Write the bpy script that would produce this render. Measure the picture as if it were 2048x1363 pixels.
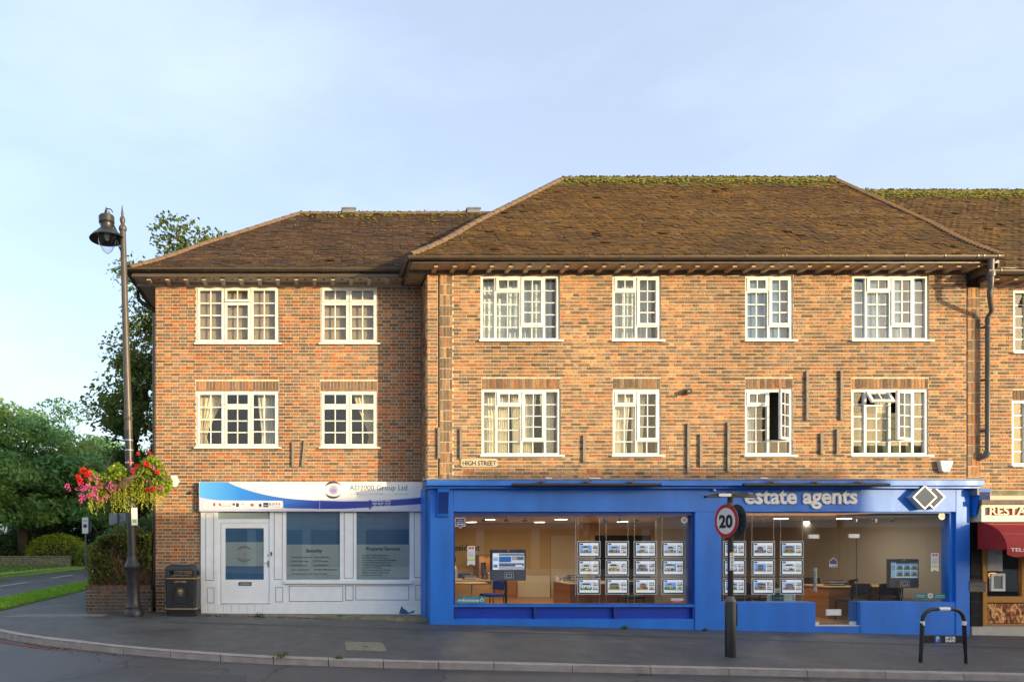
import bpy, bmesh, math, random
import numpy as np
from mathutils import Vector, Matrix

# ------------------------------------------------------------------ scene, camera, sky, sun
for o in list(bpy.data.objects): bpy.data.objects.remove(o, do_unlink=True)
SC = bpy.context.scene
COL = SC.collection
F, CX, CY, EYE = 1400.0, 613.0, 1075.0, 1.78      # focal length and principal point in photo pixels, eye height
YL, YR, YS = 15.9, 15.05, 14.75                   # facade planes: corner block, tall block, its shopfront
cam = bpy.data.cameras.new('camera'); camo = bpy.data.objects.new('camera', cam); COL.objects.link(camo)
camo.location = (0, 0, EYE); camo.rotation_euler = (math.radians(90), 0, 0)
cam.sensor_width = 36; cam.lens = F / 2048 * 36
cam.shift_x = (1024 - CX) / 2048; cam.shift_y = (CY - 681.5) / 2048
cam.clip_end = 2000; cam.clip_start = 0.1
SC.camera = camo

SUN_EL, SUN_AZ = math.radians(6.0), math.radians(49.0)   # azimuth measured from straight behind the camera towards the right
sdir = Vector((math.sin(SUN_AZ) * math.cos(SUN_EL), -math.cos(SUN_AZ) * math.cos(SUN_EL), math.sin(SUN_EL)))
world = bpy.data.worlds.new('World'); SC.world = world; world.use_nodes = True
wn, wl = world.node_tree.nodes, world.node_tree.links
wn.clear()
wo = wn.new('ShaderNodeOutputWorld'); bg = wn.new('ShaderNodeBackground')
sky = wn.new('ShaderNodeTexSky'); sky.sky_type = 'NISHITA'; sky.sun_disc = False
sky.sun_elevation = SUN_EL; sky.sun_rotation = math.atan2(sdir.x, sdir.y)
sky.altitude = 50; sky.air_density = 1.0; sky.dust_density = 4.0; sky.ozone_density = 2.0
SKY_STRENGTH = 0.15
bg.inputs['Strength'].default_value = SKY_STRENGTH
# thin high cloud veil
tc = wn.new('ShaderNodeTexCoord'); mp = wn.new('ShaderNodeMapping'); mp.inputs['Scale'].default_value = (1.2, 1.2, 3.2)
mp.inputs['Rotation'].default_value = (0.3, 0.35, 0.2)
nz = wn.new('ShaderNodeTexNoise'); nz.inputs['Scale'].default_value = 1.7; nz.inputs['Detail'].default_value = 7; nz.inputs['Roughness'].default_value = 0.55
rp = wn.new('ShaderNodeValToRGB'); rp.color_ramp.elements[0].position = 0.40; rp.color_ramp.elements[1].position = 0.78
rp.color_ramp.elements[0].color = (0.60, 0.60, 0.60, 1); rp.color_ramp.elements[1].color = (0.86, 0.86, 0.86, 1)
mx = wn.new('ShaderNodeMix'); mx.data_type = 'RGBA'; mx.blend_type = 'ADD'
dim = wn.new('ShaderNodeMix'); dim.data_type = 'RGBA'; dim.blend_type = 'MULTIPLY'; dim.inputs[0].default_value = 1; dim.inputs[7].default_value = (0.82, 0.82, 0.82, 1)
CLOUD = (1.62, 1.70, 1.98, 1)
mx.inputs[7].default_value = CLOUD
wl.new(tc.outputs['Generated'], mp.inputs['Vector']); wl.new(mp.outputs['Vector'], nz.inputs['Vector'])
wl.new(nz.outputs['Fac'], rp.inputs['Fac']); wl.new(rp.outputs['Color'], mx.inputs[0])
wl.new(sky.outputs['Color'], dim.inputs[6]); wl.new(dim.outputs[2], mx.inputs[6]); wl.new(mx.outputs[2], bg.inputs['Color']); wl.new(bg.outputs['Background'], wo.inputs['Surface'])

sl = bpy.data.lights.new('sun', 'SUN'); so = bpy.data.objects.new('sun', sl); COL.objects.link(so)
sl.energy = 2.0; sl.angle = math.radians(0.5); sl.color = (1.0, 0.81, 0.48)
so.rotation_euler = sdir.to_track_quat('Z', 'Y').to_euler(); so.location = (20, -20, 15)
vs = SC.view_settings
vs.view_transform = 'Standard'; vs.look = 'None'; vs.exposure = 1.55; vs.gamma = 1.0; vs.use_curve_mapping = False
SC.render.engine = 'CYCLES'

# ------------------------------------------------------------------ helpers
R = random.Random(11)
def W(px, py, D): return Vector(((px - CX) * D / F, D, EYE - (py - CY) * D / F))
def PX(px, D): return (px - CX) * D / F
def PZ(py, D): return EYE - (py - CY) * D / F
def clamp(v, a, b): return max(a, min(b, v))
def gz(x, y): return 0.03 - 0.0215 * clamp(x, -4.0, 40) - 0.15 * clamp((14.75 - y) / 3.85, 0, 1)

MATS = {}
def _new(name):
    m = bpy.data.materials.new(name); m.use_nodes = True; n = m.node_tree.nodes; n.clear()
    out = n.new('ShaderNodeOutputMaterial'); b = n.new('ShaderNodeBsdfPrincipled')
    m.node_tree.links.new(b.outputs['BSDF'], out.inputs['Surface']); MATS[name] = m
    return m, n, m.node_tree.links, b, out
def nm(name, c1, c2=None, scale=8.0, rough=0.7, bump=0.0, metal=0.0, detail=5, vec=(1, 1, 1), bscale=None, spec=0.5, rvar=0.0, emit=0.0, coat=0.0):
    """noise-mottled surface: base colour wanders between c1 and c2 in world space"""
    m, n, l, b, out = _new(name)
    if c2 is None: c2 = tuple(min(1, c * 0.82) for c in c1)
    g = n.new('ShaderNodeNewGeometry'); mpn = n.new('ShaderNodeMapping'); mpn.inputs['Scale'].default_value = vec
    t = n.new('ShaderNodeTexNoise'); t.inputs['Scale'].default_value = scale; t.inputs['Detail'].default_value = detail
    r = n.new('ShaderNodeValToRGB'); r.color_ramp.elements[0].position = 0.3; r.color_ramp.elements[1].position = 0.7
    r.color_ramp.elements[0].color = (*c1, 1); r.color_ramp.elements[1].color = (*c2, 1)
    l.new(g.outputs['Position'], mpn.inputs['Vector']); l.new(mpn.outputs['Vector'], t.inputs['Vector'])
    l.new(t.outputs['Fac'], r.inputs['Fac']); l.new(r.outputs['Color'], b.inputs['Base Color'])
    b.inputs['Roughness'].default_value = rough; b.inputs['Metallic'].default_value = metal
    b.inputs['Specular IOR Level'].default_value = spec; b.inputs['Coat Weight'].default_value = coat
    if rvar:
        mr = n.new('ShaderNodeMapRange'); mr.inputs[3].default_value = max(0.02, rough - rvar); mr.inputs[4].default_value = min(1, rough + rvar)
        l.new(t.outputs['Fac'], mr.inputs[0]); l.new(mr.outputs[0], b.inputs['Roughness'])
    if bump:
        t2 = n.new('ShaderNodeTexNoise'); t2.inputs['Scale'].default_value = bscale or scale * 4; t2.inputs['Detail'].default_value = 4
        l.new(g.outputs['Position'], t2.inputs['Vector'])
        bp = n.new('ShaderNodeBump'); bp.inputs['Strength'].default_value = bump; bp.inputs['Distance'].default_value = 0.01
        l.new(t2.outputs['Fac'], bp.inputs['Height']); l.new(bp.outputs['Normal'], b.inputs['Normal'])
    if emit:
        l.new(r.outputs['Color'], b.inputs['Emission Color']); b.inputs['Emission Strength'].default_value = emit
    return m
def attr_mat(name, rough=0.85, var=0.35, scale=30, bump=0.3, trans=0.0, emit=0.0, spec=0.4, coat=0.0, big=0.0):
    """colour from the mesh's own Col attribute, broken up by noise"""
    m, n, l, b, out = _new(name)
    a = n.new('ShaderNodeAttribute'); a.attribute_name = 'Col'
    g = n.new('ShaderNodeNewGeometry'); t = n.new('ShaderNodeTexNoise'); t.inputs['Scale'].default_value = scale; t.inputs['Detail'].default_value = 5
    l.new(g.outputs['Position'], t.inputs['Vector'])
    mr = n.new('ShaderNodeMapRange'); mr.inputs[1].default_value = 0.25; mr.inputs[2].default_value = 0.75
    mr.inputs[3].default_value = 1 - var; mr.inputs[4].default_value = 1 + var
    l.new(t.outputs['Fac'], mr.inputs[0])
    mu = n.new('ShaderNodeMix'); mu.data_type = 'RGBA'; mu.blend_type = 'MULTIPLY'; mu.inputs[0].default_value = 1
    l.new(mr.outputs[0], mu.inputs[7])
    if big:                                              # broad weathering: damp and soot come and go over metres
        t9 = n.new('ShaderNodeTexNoise'); t9.inputs['Scale'].default_value = big; t9.inputs['Detail'].default_value = 6
        mp9 = n.new('ShaderNodeMapping'); mp9.inputs['Scale'].default_value = (1, 1, .55); l.new(g.outputs['Position'], mp9.inputs[0]); l.new(mp9.outputs[0], t9.inputs['Vector'])
        r9 = n.new('ShaderNodeValToRGB'); r9.color_ramp.elements[0].position = .32; r9.color_ramp.elements[1].position = .62; r9.color_ramp.elements[0].color = (.70, .69, .68, 1); r9.color_ramp.elements[1].color = (1.08, 1.07, 1.05, 1)
        l.new(t9.outputs['Fac'], r9.inputs[0]); m9 = n.new('ShaderNodeMix'); m9.data_type = 'RGBA'; m9.blend_type = 'MULTIPLY'; m9.inputs[0].default_value = 1
        l.new(a.outputs['Color'], m9.inputs[6]); l.new(r9.outputs[0], m9.inputs[7]); l.new(m9.outputs[2], mu.inputs[6])
    else: l.new(a.outputs['Color'], mu.inputs[6])
    l.new(mu.outputs[2], b.inputs['Base Color'])
    b.inputs['Roughness'].default_value = rough; b.inputs['Specular IOR Level'].default_value = spec; b.inputs['Coat Weight'].default_value = coat
    if bump:
        bp = n.new('ShaderNodeBump'); bp.inputs['Strength'].default_value = bump; bp.inputs['Distance'].default_value = 0.008
        l.new(t.outputs['Fac'], bp.inputs['Height']); l.new(bp.outputs['Normal'], b.inputs['Normal'])
    if trans:
        tr = n.new('ShaderNodeBsdfTranslucent'); ms = n.new('ShaderNodeMixShader'); ms.inputs[0].default_value = trans
        l.new(mu.outputs[2], tr.inputs['Color']); l.new(b.outputs['BSDF'], ms.inputs[1]); l.new(tr.outputs['BSDF'], ms.inputs[2]); l.new(ms.outputs[0], out.inputs['Surface'])
    if emit:
        l.new(mu.outputs[2], b.inputs['Emission Color']); b.inputs['Emission Strength'].default_value = emit
    return m
def glass_mat(name, f0=0.05, tint=(1, 1, 1), power=4.0, wav=0.0, cloudy=0.0):
    m, n, l, b, out = _new(name)
    n.remove(b)
    lw = n.new('ShaderNodeLayerWeight'); lw.inputs['Blend'].default_value = 0.5
    pw = n.new('ShaderNodeMath'); pw.operation = 'POWER'; pw.inputs[1].default_value = power
    ma = n.new('ShaderNodeMath'); ma.operation = 'MULTIPLY_ADD'; ma.inputs[1].default_value = 0.85; ma.inputs[2].default_value = f0
    tr = n.new('ShaderNodeBsdfTransparent'); tr.inputs['Color'].default_value = (*tint, 1)
    gl = n.new('ShaderNodeBsdfGlossy'); gl.inputs['Roughness'].default_value = 0.015
    ms = n.new('ShaderNodeMixShader')
    l.new(lw.outputs['Facing'], pw.inputs[0]); l.new(pw.outputs[0], ma.inputs[0]); l.new(ma.outputs[0], ms.inputs[0])
    l.new(tr.outputs[0], ms.inputs[1]); l.new(gl.outputs[0], ms.inputs[2]); l.new(ms.outputs[0], out.inputs['Surface'])
    if wav:
        g = n.new('ShaderNodeNewGeometry'); t = n.new('ShaderNodeTexNoise'); t.inputs['Scale'].default_value = 1.6; t.inputs['Detail'].default_value = 1
        bp = n.new('ShaderNodeBump'); bp.inputs['Strength'].default_value = wav; bp.inputs['Distance'].default_value = 0.05
        l.new(g.outputs['Position'], t.inputs['Vector']); l.new(t.outputs['Fac'], bp.inputs['Height']); l.new(bp.outputs['Normal'], gl.inputs['Normal'])
    return m
def emit_mat(name, c, s):
    m, n, l, b, out = _new(name)
    b.inputs['Base Color'].default_value = (*c, 1); b.inputs['Emission Color'].default_value = (*c, 1); b.inputs['Emission Strength'].default_value = s
    return m

class MB:
    """collects polygons (world or local coordinates), one colour per face if wanted"""
    def __init__(s): s.v = []; s.f = []; s.c = []; s.T = None
    def add(s, vs_, fs_, col=None):
        k = len(s.v)
        if s.T is not None: vs_ = [tuple(s.T @ Vector(q)) for q in vs_]
        s.v += [tuple(q) for q in vs_]
        for q in fs_: s.f.append(tuple(i + k for i in q)); s.c.append(col)
        return s
    def box(s, x0, x1, y0, y1, z0, z1, col=None):
        if x0 > x1: x0, x1 = x1, x0
        if y0 > y1: y0, y1 = y1, y0
        if z0 > z1: z0, z1 = z1, z0
        return s.add([(x0, y0, z0), (x1, y0, z0), (x1, y1, z0), (x0, y1, z0), (x0, y0, z1), (x1, y0, z1), (x1, y1, z1), (x0, y1, z1)],
                     [(3, 2, 1, 0), (4, 5, 6, 7), (0, 1, 5, 4), (1, 2, 6, 5), (2, 3, 7, 6), (3, 0, 4, 7)], col)
    def cham(s, x0, x1, y0, y1, z0, z1, b=0.01, col=None):
        """box whose front (-y) edges are chamfered"""
        vs_ = [(x0, y1, z0), (x1, y1, z0), (x1, y1, z1), (x0, y1, z1), (x0, y0 + b, z0), (x1, y0 + b, z0), (x1, y0 + b, z1), (x0, y0 + b, z1),
               (x0 + b, y0, z0 + b), (x1 - b, y0, z0 + b), (x1 - b, y0, z1 - b), (x0 + b, y0, z1 - b)]
        fs_ = [(0, 3, 2, 1), (0, 1, 5, 4), (1, 2, 6, 5), (2, 3, 7, 6), (3, 0, 4, 7), (4, 5, 9, 8), (5, 6, 10, 9), (6, 7, 11, 10), (7, 4, 8, 11), (8, 9, 10, 11)]
        return s.add(vs_, fs_, col)
    def bar(s, a, b, w, h, up=(0, 0, 1), col=None):
        a, b = Vector(a), Vector(b); d = (b - a).normalized(); u = Vector(up)
        x = d.cross(u)
        if x.length < 1e-4: x = d.cross(Vector((0, 1, 0)))
        x.normalize(); z = x.cross(d).normalized(); vs_ = []
        for p in (a, b):
            for i, j in ((-1, -1), (1, -1), (1, 1), (-1, 1)): vs_.append(p + x * (i * w / 2) + z * (j * h / 2))
        return s.add(vs_, [(3, 2, 1, 0), (4, 5, 6, 7), (0, 1, 5, 4), (1, 2, 6, 5), (2, 3, 7, 6), (3, 0, 4, 7)], col)
    def tube(s, path, r, n=10, col=None, cap=True):
        P = [Vector(p) for p in path]; rs = r if isinstance(r, (list, tuple)) else [r] * len(P); k = []
        up = Vector((0, 0, 1)); vs_ = []
        for i, p in enumerate(P):
            d = (P[min(i + 1, len(P) - 1)] - P[max(i - 1, 0)]).normalized()
            x = d.cross(up)
            if x.length < 0.05: x = d.cross(Vector((0, 1, 0)))
            x.normalize(); z = x.cross(d).normalized()
            for j in range(n):
                a = 2 * math.pi * j / n; vs_.append(p + x * (math.cos(a) * rs[i]) + z * (math.sin(a) * rs[i]))
        fs_ = [(i * n + j, i * n + (j + 1) % n, (i + 1) * n + (j + 1) % n, (i + 1) * n + j) for i in range(len(P) - 1) for j in range(n)]
        if cap: fs_ += [tuple(range(n))[::-1], tuple(range((len(P) - 1) * n, len(P) * n))]
        return s.add(vs_, fs_, col)
    def lathe(s, prof, c=(0, 0, 0), n=20, col=None, axis='z', cap=True):
        vs_ = []
        for r, h in prof:
            for j in range(n):
                a = 2 * math.pi * j / n; x, y = math.cos(a) * r, math.sin(a) * r
                vs_.append((c[0] + x, c[1] + y, c[2] + h) if axis == 'z' else ((c[0] + x, c[1] - h, c[2] + y) if axis == 'y' else (c[0] + h, c[1] + x, c[2] + y)))
        m = len(prof)
        fs_ = [(i * n + j, i * n + (j + 1) % n, (i + 1) * n + (j + 1) % n, (i + 1) * n + j) for i in range(m - 1) for j in range(n)]
        if cap: fs_ += [tuple(range(n))[::-1], tuple(range((m - 1) * n, m * n))]
        return s.add(vs_, fs_, col)
    def loft(s, secs, n=6, c=(0, 0), col=None):
        """stack of rounded rectangles: (z, half width, half depth, corner radius)"""
        vs_ = []; k = 4 * (n + 1)
        for z, hw, hd, r in secs:
            for q, (sx, sy) in enumerate(((1, 1), (-1, 1), (-1, -1), (1, -1))):
                for i in range(n + 1):
                    a = math.pi / 2 * (q + i / n)
                    vs_.append((c[0] + sx * (hw - r) + math.cos(a) * r, c[1] + sy * (hd - r) + math.sin(a) * r, z))
        m = len(secs)
        fs_ = [(i * k + j, i * k + (j + 1) % k, (i + 1) * k + (j + 1) % k, (i + 1) * k + j) for i in range(m - 1) for j in range(k)]
        fs_ += [tuple(range(k))[::-1], tuple(range((m - 1) * k, m * k))]
        return s.add(vs_, fs_, col)
    def plate(s, pts, y0, y1, col=None):
        """polygon in x,z given counter-clockwise seen from -y, extruded y0 (front) to y1"""
        n = len(pts)
        vs_ = [(p[0], y0, p[1]) for p in pts] + [(p[0], y1, p[1]) for p in pts]
        fs_ = [tuple(range(n)), tuple(range(n, 2 * n))[::-1]] + [(i, i + n, (i + 1) % n + n, (i + 1) % n) for i in range(n)]
        return s.add(vs_, fs_, col)
    def text(s, st, x0, x1, zb, y, ext=0.003, bold=0.0, h=None, shear=0.0, col=None, flip=False):
        """lettering on a wall that faces -y, from x0 to x1 with its base at zb; h = cap height (else natural proportion)"""
        cu = bpy.data.curves.new('t', 'FONT'); cu.body = st; cu.size = 1; cu.extrude = 0.0; cu.offset = bold; cu.shear = shear; cu.resolution_u = 3
        ob = bpy.data.objects.new('t', cu); COL.objects.link(ob)
        bpy.context.view_layer.update()
        me = bpy.data.meshes.new_from_object(ob.evaluated_get(bpy.context.evaluated_depsgraph_get()))
        vs_ = [tuple(q.co) for q in me.vertices]; fs_ = [tuple(p.vertices) for p in me.polygons]
        bpy.data.objects.remove(ob); bpy.data.curves.remove(cu); bpy.data.meshes.remove(me)
        if not vs_: return s
        ax, bx = min(q[0] for q in vs_), max(q[0] for q in vs_)
        k = (abs(x1 - x0)) / max(1e-6, bx - ax); kz = k if h is None else h / 0.73
        # thin solid: front, and a skirt along the boundary
        out = []
        def mapv(q, d):
            xx = (x0 + (q[0] - ax) * k) if not flip else (x1 - (q[0] - ax) * k)
            return (xx, y - d if not flip else y + d, zb + q[1] * kz)
        n = len(vs_); vv = [mapv(q, ext) for q in vs_] + [mapv(q, 0) for q in vs_]
        ed = {}
        for f_ in fs_:
            for i in range(len(f_)): ed[(f_[i], f_[(i + 1) % len(f_)])] = 1
        ff = list(fs_) + [(b_, a_, a_ + n, b_ + n) for (a_, b_) in ed if (b_, a_) not in ed]
        return s.add(vv, ff, col)

WLOC = {}
def mesh_of(mb, name, off=(0, 0, 0), smooth=False):
    me = bpy.data.meshes.new(name)
    if off[0] or off[1] or off[2]: v = [(a - off[0], b - off[1], c - off[2]) for a, b, c in mb.v]
    else: v = mb.v
    me.from_pydata(v, [], mb.f)
    if any(c is not None for c in mb.c):
        at = me.color_attributes.new('Col', 'FLOAT_COLOR', 'CORNER'); buf = []
        for p, c in zip(mb.f, mb.c):
            c = c or (0.5, 0.5, 0.5)
            buf += [c[0], c[1], c[2], 1.0] * len(p)
        at.data.foreach_set('color', buf)
    if smooth: me.polygons.foreach_set('use_smooth', [True] * len(me.polygons))
    me.update()
    return me
def auto_smooth(o, deg=40):
    me = o.data; me.polygons.foreach_set('use_smooth', [True] * len(me.polygons))
    try: me.set_sharp_from_angle(angle=math.radians(deg))
    except Exception: pass
def thing(name, label, cat, loc=(0, 0, 0), group=None, rz=0.0):
    o = bpy.data.objects.new(name, None); COL.objects.link(o); o.empty_display_size = 0.2
    o.location = loc; o.rotation_euler = (0, 0, rz); o['label'] = label; o['category'] = cat
    if group: o['group'] = group
    WLOC[o.name] = Vector(loc); return o
def part(name, mb, mat, parent, smooth=None, stuff=False, label=None, world=True, bevel=0):
    off = WLOC.get(parent.name, Vector((0, 0, 0))) if (parent and world) else Vector((0, 0, 0))
    me = mesh_of(mb, name, off); me.materials.append(MATS[mat] if isinstance(mat, str) else mat)
    o = bpy.data.objects.new(name, me); COL.objects.link(o); o.parent = parent
    WLOC[o.name] = off
    if smooth: auto_smooth(o, smooth)
    if stuff: o['kind'] = 'stuff'
    if label: o['label'] = label
    if bevel:
        b = o.modifiers.new('bevel', 'BEVEL'); b.width = bevel; b.segments = 2; b.limit_method = 'ANGLE'
    return o
def solo(name, mb, mat, label, cat, loc=None, group=None, smooth=None, bevel=0, kind=None):
    """a thing that is one mesh; its origin goes to its base"""
    if loc is None:
        xs = [q[0] for q in mb.v]; ys = [q[1] for q in mb.v]; zs = [q[2] for q in mb.v]
        loc = ((min(xs) + max(xs)) / 2, (min(ys) + max(ys)) / 2, min(zs))
    me = mesh_of(mb, name, loc); me.materials.append(MATS[mat] if isinstance(mat, str) else mat)
    o = bpy.data.objects.new(name, me); COL.objects.link(o); o.location = loc; WLOC[o.name] = Vector(loc)
    if label: o['label'] = label
    if cat: o['category'] = cat
    if group: o['group'] = group
    if kind: o['kind'] = kind
    if smooth: auto_smooth(o, smooth)
    if bevel:
        b = o.modifiers.new('bevel', 'BEVEL'); b.width = bevel; b.segments = 2; b.limit_method = 'ANGLE'
    return o
def struct(name, mb, mat, parent=None, smooth=None):
    o = part(name, mb, mat, parent, smooth)
    if not parent: o['kind'] = 'structure'
    return o
def copy_tree(o, parent=None, loc=None, label=None):
    c = o.copy(); COL.objects.link(c); c.parent = parent
    if loc is not None: c.location = loc
    if label: c['label'] = label
    for ch in o.children: copy_tree(ch, c)
    return c

# ------------------------------------------------------------------ materials
attr_mat('brick', rough=0.88, var=0.32, scale=28, bump=0.5, big=0.8)
nm('mortar', (0.72, 0.60, 0.43), (0.54, 0.44, 0.31), 9, 0.95, bump=0.4)
nm('mortar_dark', (0.34, 0.28, 0.18), (0.20, 0.17, 0.12), 9, 0.95, bump=0.4)
attr_mat('tile', rough=0.9, var=0.4, scale=14, bump=0.8, big=0.9)
nm('ridge_moss', (0.15, 0.14, 0.03), (0.11, 0.075, 0.035), 9, 0.95, bump=0.8)
nm('ridge_clay', (0.20, 0.12, 0.07), (0.13, 0.085, 0.05), 7, 0.9, bump=0.5)
attr_mat('moss', rough=1.0, var=0.35, scale=40, bump=0.5)
nm('white_paint', (0.80, 0.78, 0.72), (0.66, 0.64, 0.57), 9, 0.5, bump=0.12)
nm('white_upvc', (0.82, 0.81, 0.77), (0.70, 0.685, 0.63), 5, 0.4)
nm('shop_white', (0.84, 0.88, 0.90), (0.77, 0.81, 0.84), 5, 0.5, bump=0.12, bscale=18)
nm('line_dark', (0.10, 0.10, 0.10), None, 8, 0.8)
glass_mat('glass_old', 0.045, (0.93, 0.92, 0.88), wav=0.05)
glass_mat('glass_new', 0.03, (0.95, 0.97, 0.97), wav=0.015)
glass_mat('glass_shop', 0.065, (0.97, 0.98, 0.98), wav=0.008)
nm('gutter', (0.105, 0.078, 0.055), (0.08, 0.06, 0.044), 6, 0.35)
nm('gutter_grey', (0.13, 0.125, 0.12), (0.10, 0.09, 0.08), 6, 0.4)
nm('eave_wood', (0.62, 0.44, 0.28), (0.42, 0.29, 0.18), 10, 0.8, bump=0.2)
nm('eave_cream', (0.55, 0.47, 0.36), (0.42, 0.35, 0.26), 8, 0.75, bump=0.15)
nm('weathered', (0.20, 0.16, 0.12), (0.11, 0.09, 0.07), 9, 0.9, bump=0.3)
nm('batten', (0.33, 0.27, 0.20), (0.20, 0.16, 0.12), 20, 0.9, bump=0.3)
nm('blue_paint', (0.014, 0.190, 0.72), (0.010, 0.138, 0.54), 1.6, 0.48, bump=0.10, bscale=26, vec=(1.6, 1.6, 0.45), rvar=0.12)
nm('blue_deep', (0.010, 0.050, 0.42), (0.009, 0.044, 0.36), 3, 0.38)
nm('blue_dark', (0.012, 0.045, 0.26), None, 5, 0.5)
nm('lead', (0.22, 0.225, 0.24), (0.15, 0.155, 0.17), 7, 0.6)
nm('kerb', (0.40, 0.345, 0.31), (0.28, 0.24, 0.215), 6, 0.85, bump=0.4, bscale=60)
nm('stone', (0.24, 0.22, 0.15), (0.10, 0.105, 0.055), 6, 0.9, bump=0.5)
nm('concrete', (0.25, 0.225, 0.165), (0.17, 0.155, 0.11), 9, 0.9, bump=0.4)
nm('slab', (0.20, 0.195, 0.19), (0.15, 0.148, 0.145), 5, 0.8, bump=0.3)
nm('red_line', (0.24, 0.055, 0.055), (0.10, 0.06, 0.06), 9, 0.8)
nm('white_line', (0.55, 0.55, 0.55), (0.36, 0.36, 0.36), 5, 0.8)
nm('iron', (0.030, 0.030, 0.032), (0.020, 0.020, 0.021), 10, 0.38, bump=0.08)
nm('iron_brown', (0.085, 0.068, 0.055), (0.06, 0.05, 0.042), 10, 0.4, bump=0.08)
nm('black', (0.018, 0.018, 0.019), (0.013, 0.013, 0.014), 8, 0.4)
nm('black_soft', (0.022, 0.023, 0.026), (0.015, 0.015, 0.017), 20, 0.8)
nm('bin_black', (0.030, 0.031, 0.033), (0.022, 0.023, 0.025), 14, 0.45, bump=0.05)
nm('gold', (0.60, 0.40, 0.14), (0.48, 0.30, 0.10), 20, 0.4, metal=0.3)
nm('steel', (0.60, 0.60, 0.60), (0.48, 0.48, 0.48), 9, 0.3, metal=0.85)
nm('alu', (0.70, 0.71, 0.72), (0.62, 0.63, 0.64), 9, 0.35, metal=0.3)
nm('white_plastic', (0.80, 0.78, 0.70), (0.72, 0.70, 0.62), 9, 0.45)
nm('sign_white', (0.80, 0.80, 0.78), (0.76, 0.76, 0.74), 3, 0.35)
nm('sign_red', (0.62, 0.02, 0.02), (0.55, 0.018, 0.018), 5, 0.35)
nm('sign_grey', (0.075, 0.10, 0.115), (0.055, 0.075, 0.09), 3, 0.55)
nm('grey_text', (0.05, 0.05, 0.055), None, 5, 0.5)
nm('lilac', (0.62, 0.60, 0.72), (0.55, 0.53, 0.68), 1.3, 0.4)
nm('navy', (0.020, 0.035, 0.26), (0.016, 0.045, 0.32), 0.8, 0.4)
nm('frost', (0.33, 0.40, 0.40), (0.29, 0.36, 0.36), 1.5, 0.30)
nm('blind_blue', (0.045, 0.14, 0.27), (0.035, 0.115, 0.23), 12, 0.35, vec=(1, 1, 0.02))
nm('film_text', (0.012, 0.03, 0.05), None, 5, 0.5)
nm('teal', (0.012, 0.22, 0.25), (0.010, 0.19, 0.22), 5, 0.4)
nm('purple', (0.09, 0.07, 0.22), None, 5, 0.4)
nm('wall_tan', (0.56, 0.41, 0.22), (0.51, 0.37, 0.195), 1.2, 0.85)
nm('wall_grey', (0.42, 0.38, 0.31), (0.38, 0.345, 0.285), 1.2, 0.85)
nm('ceiling', (0.66, 0.58, 0.46), (0.61, 0.535, 0.43), 2, 0.9)
nm('door_cream', (0.58, 0.50, 0.38), (0.54, 0.46, 0.35), 2, 0.6)
nm('wood_floor', (0.36, 0.19, 0.075), (0.28, 0.14, 0.055), 6, 0.4, vec=(0.3, 4, 1))
nm('desk_wood', (0.36, 0.155, 0.055), (0.29, 0.12, 0.042), 5, 0.45, vec=(1, 1, 6))
nm('desk_light', (0.52, 0.33, 0.15), (0.46, 0.29, 0.13), 5, 0.45, vec=(1, 6, 6))
nm('dark_room', (0.020, 0.022, 0.028), None, 3, 0.8)
nm('chair_blue', (0.012, 0.06, 0.36), (0.010, 0.05, 0.30), 40, 0.9)
nm('room', (0.17, 0.155, 0.125), (0.14, 0.13, 0.105), 1.5, 0.9)
nm('blind', (0.36, 0.30, 0.22), (0.33, 0.275, 0.20), 1.2, 0.8)
nm('net', (0.62, 0.64, 0.62), (0.50, 0.53, 0.53), 4, 0.9, vec=(6, 1, 0.3))
nm('curtain', (0.86, 0.78, 0.60), (0.74, 0.66, 0.48), 5, 0.9, vec=(6, 1, 0.3))
attr_mat('leaf', rough=0.55, var=0.25, scale=3, bump=0, trans=0.5)
attr_mat('petal', rough=0.6, var=0.2, scale=20, bump=0, trans=0.3)
nm('bark', (0.10, 0.075, 0.05), (0.06, 0.045, 0.03), 12, 0.95, bump=0.6)
nm('soil', (0.05, 0.038, 0.026), None, 10, 1.0)
nm('hedge_core', (0.022, 0.022, 0.010), None, 6, 1.0)
nm('twig', (0.17, 0.10, 0.055), (0.11, 0.065, 0.038), 10, 0.9)
nm('grass_base', (0.17, 0.30, 0.03), (0.12, 0.22, 0.025), 3, 1.0)
nm('far_ground', (0.06, 0.09, 0.03), (0.05, 0.065, 0.03), 0.3, 1.0)
nm('leaf_litter', (0.20, 0.085, 0.03), (0.11, 0.055, 0.025), 14, 1.0, bump=0.5)
nm('awning_red', (0.40, 0.022, 0.022), (0.35, 0.018, 0.018), 3, 0.75)
nm('cream_sign', (0.78, 0.70, 0.44), (0.72, 0.64, 0.40), 3, 0.45)
nm('copper', (0.52, 0.20, 0.12), (0.45, 0.17, 0.10), 12, 0.4)
nm('pink_trim', (0.55, 0.27, 0.20), (0.48, 0.24, 0.18), 8, 0.5)
nm('pine_frame', (0.50, 0.235, 0.05), (0.42, 0.185, 0.035), 8, 0.4, vec=(2, 2, 0.3))
nm('black_tile', (0.016, 0.016, 0.017), (0.024, 0.024, 0.025), 4, 0.2)
nm('pale_stone', (0.52, 0.48, 0.42), (0.44, 0.41, 0.36), 6, 0.7, bump=0.2)
nm('zinc_box', (0.13, 0.125, 0.12), (0.085, 0.08, 0.078), 5, 0.45, metal=0.3)
nm('render_white', (0.80, 0.77, 0.71), (0.75, 0.72, 0.66), 1, 0.85)
nm('opp_brick', (0.30, 0.17, 0.10), (0.24, 0.13, 0.08), 6, 0.9)
nm('opp_dark', (0.06, 0.055, 0.05), None, 3, 0.6)
nm('skin', (0.55, 0.30, 0.20), (0.50, 0.27, 0.18), 9, 0.55)
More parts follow.
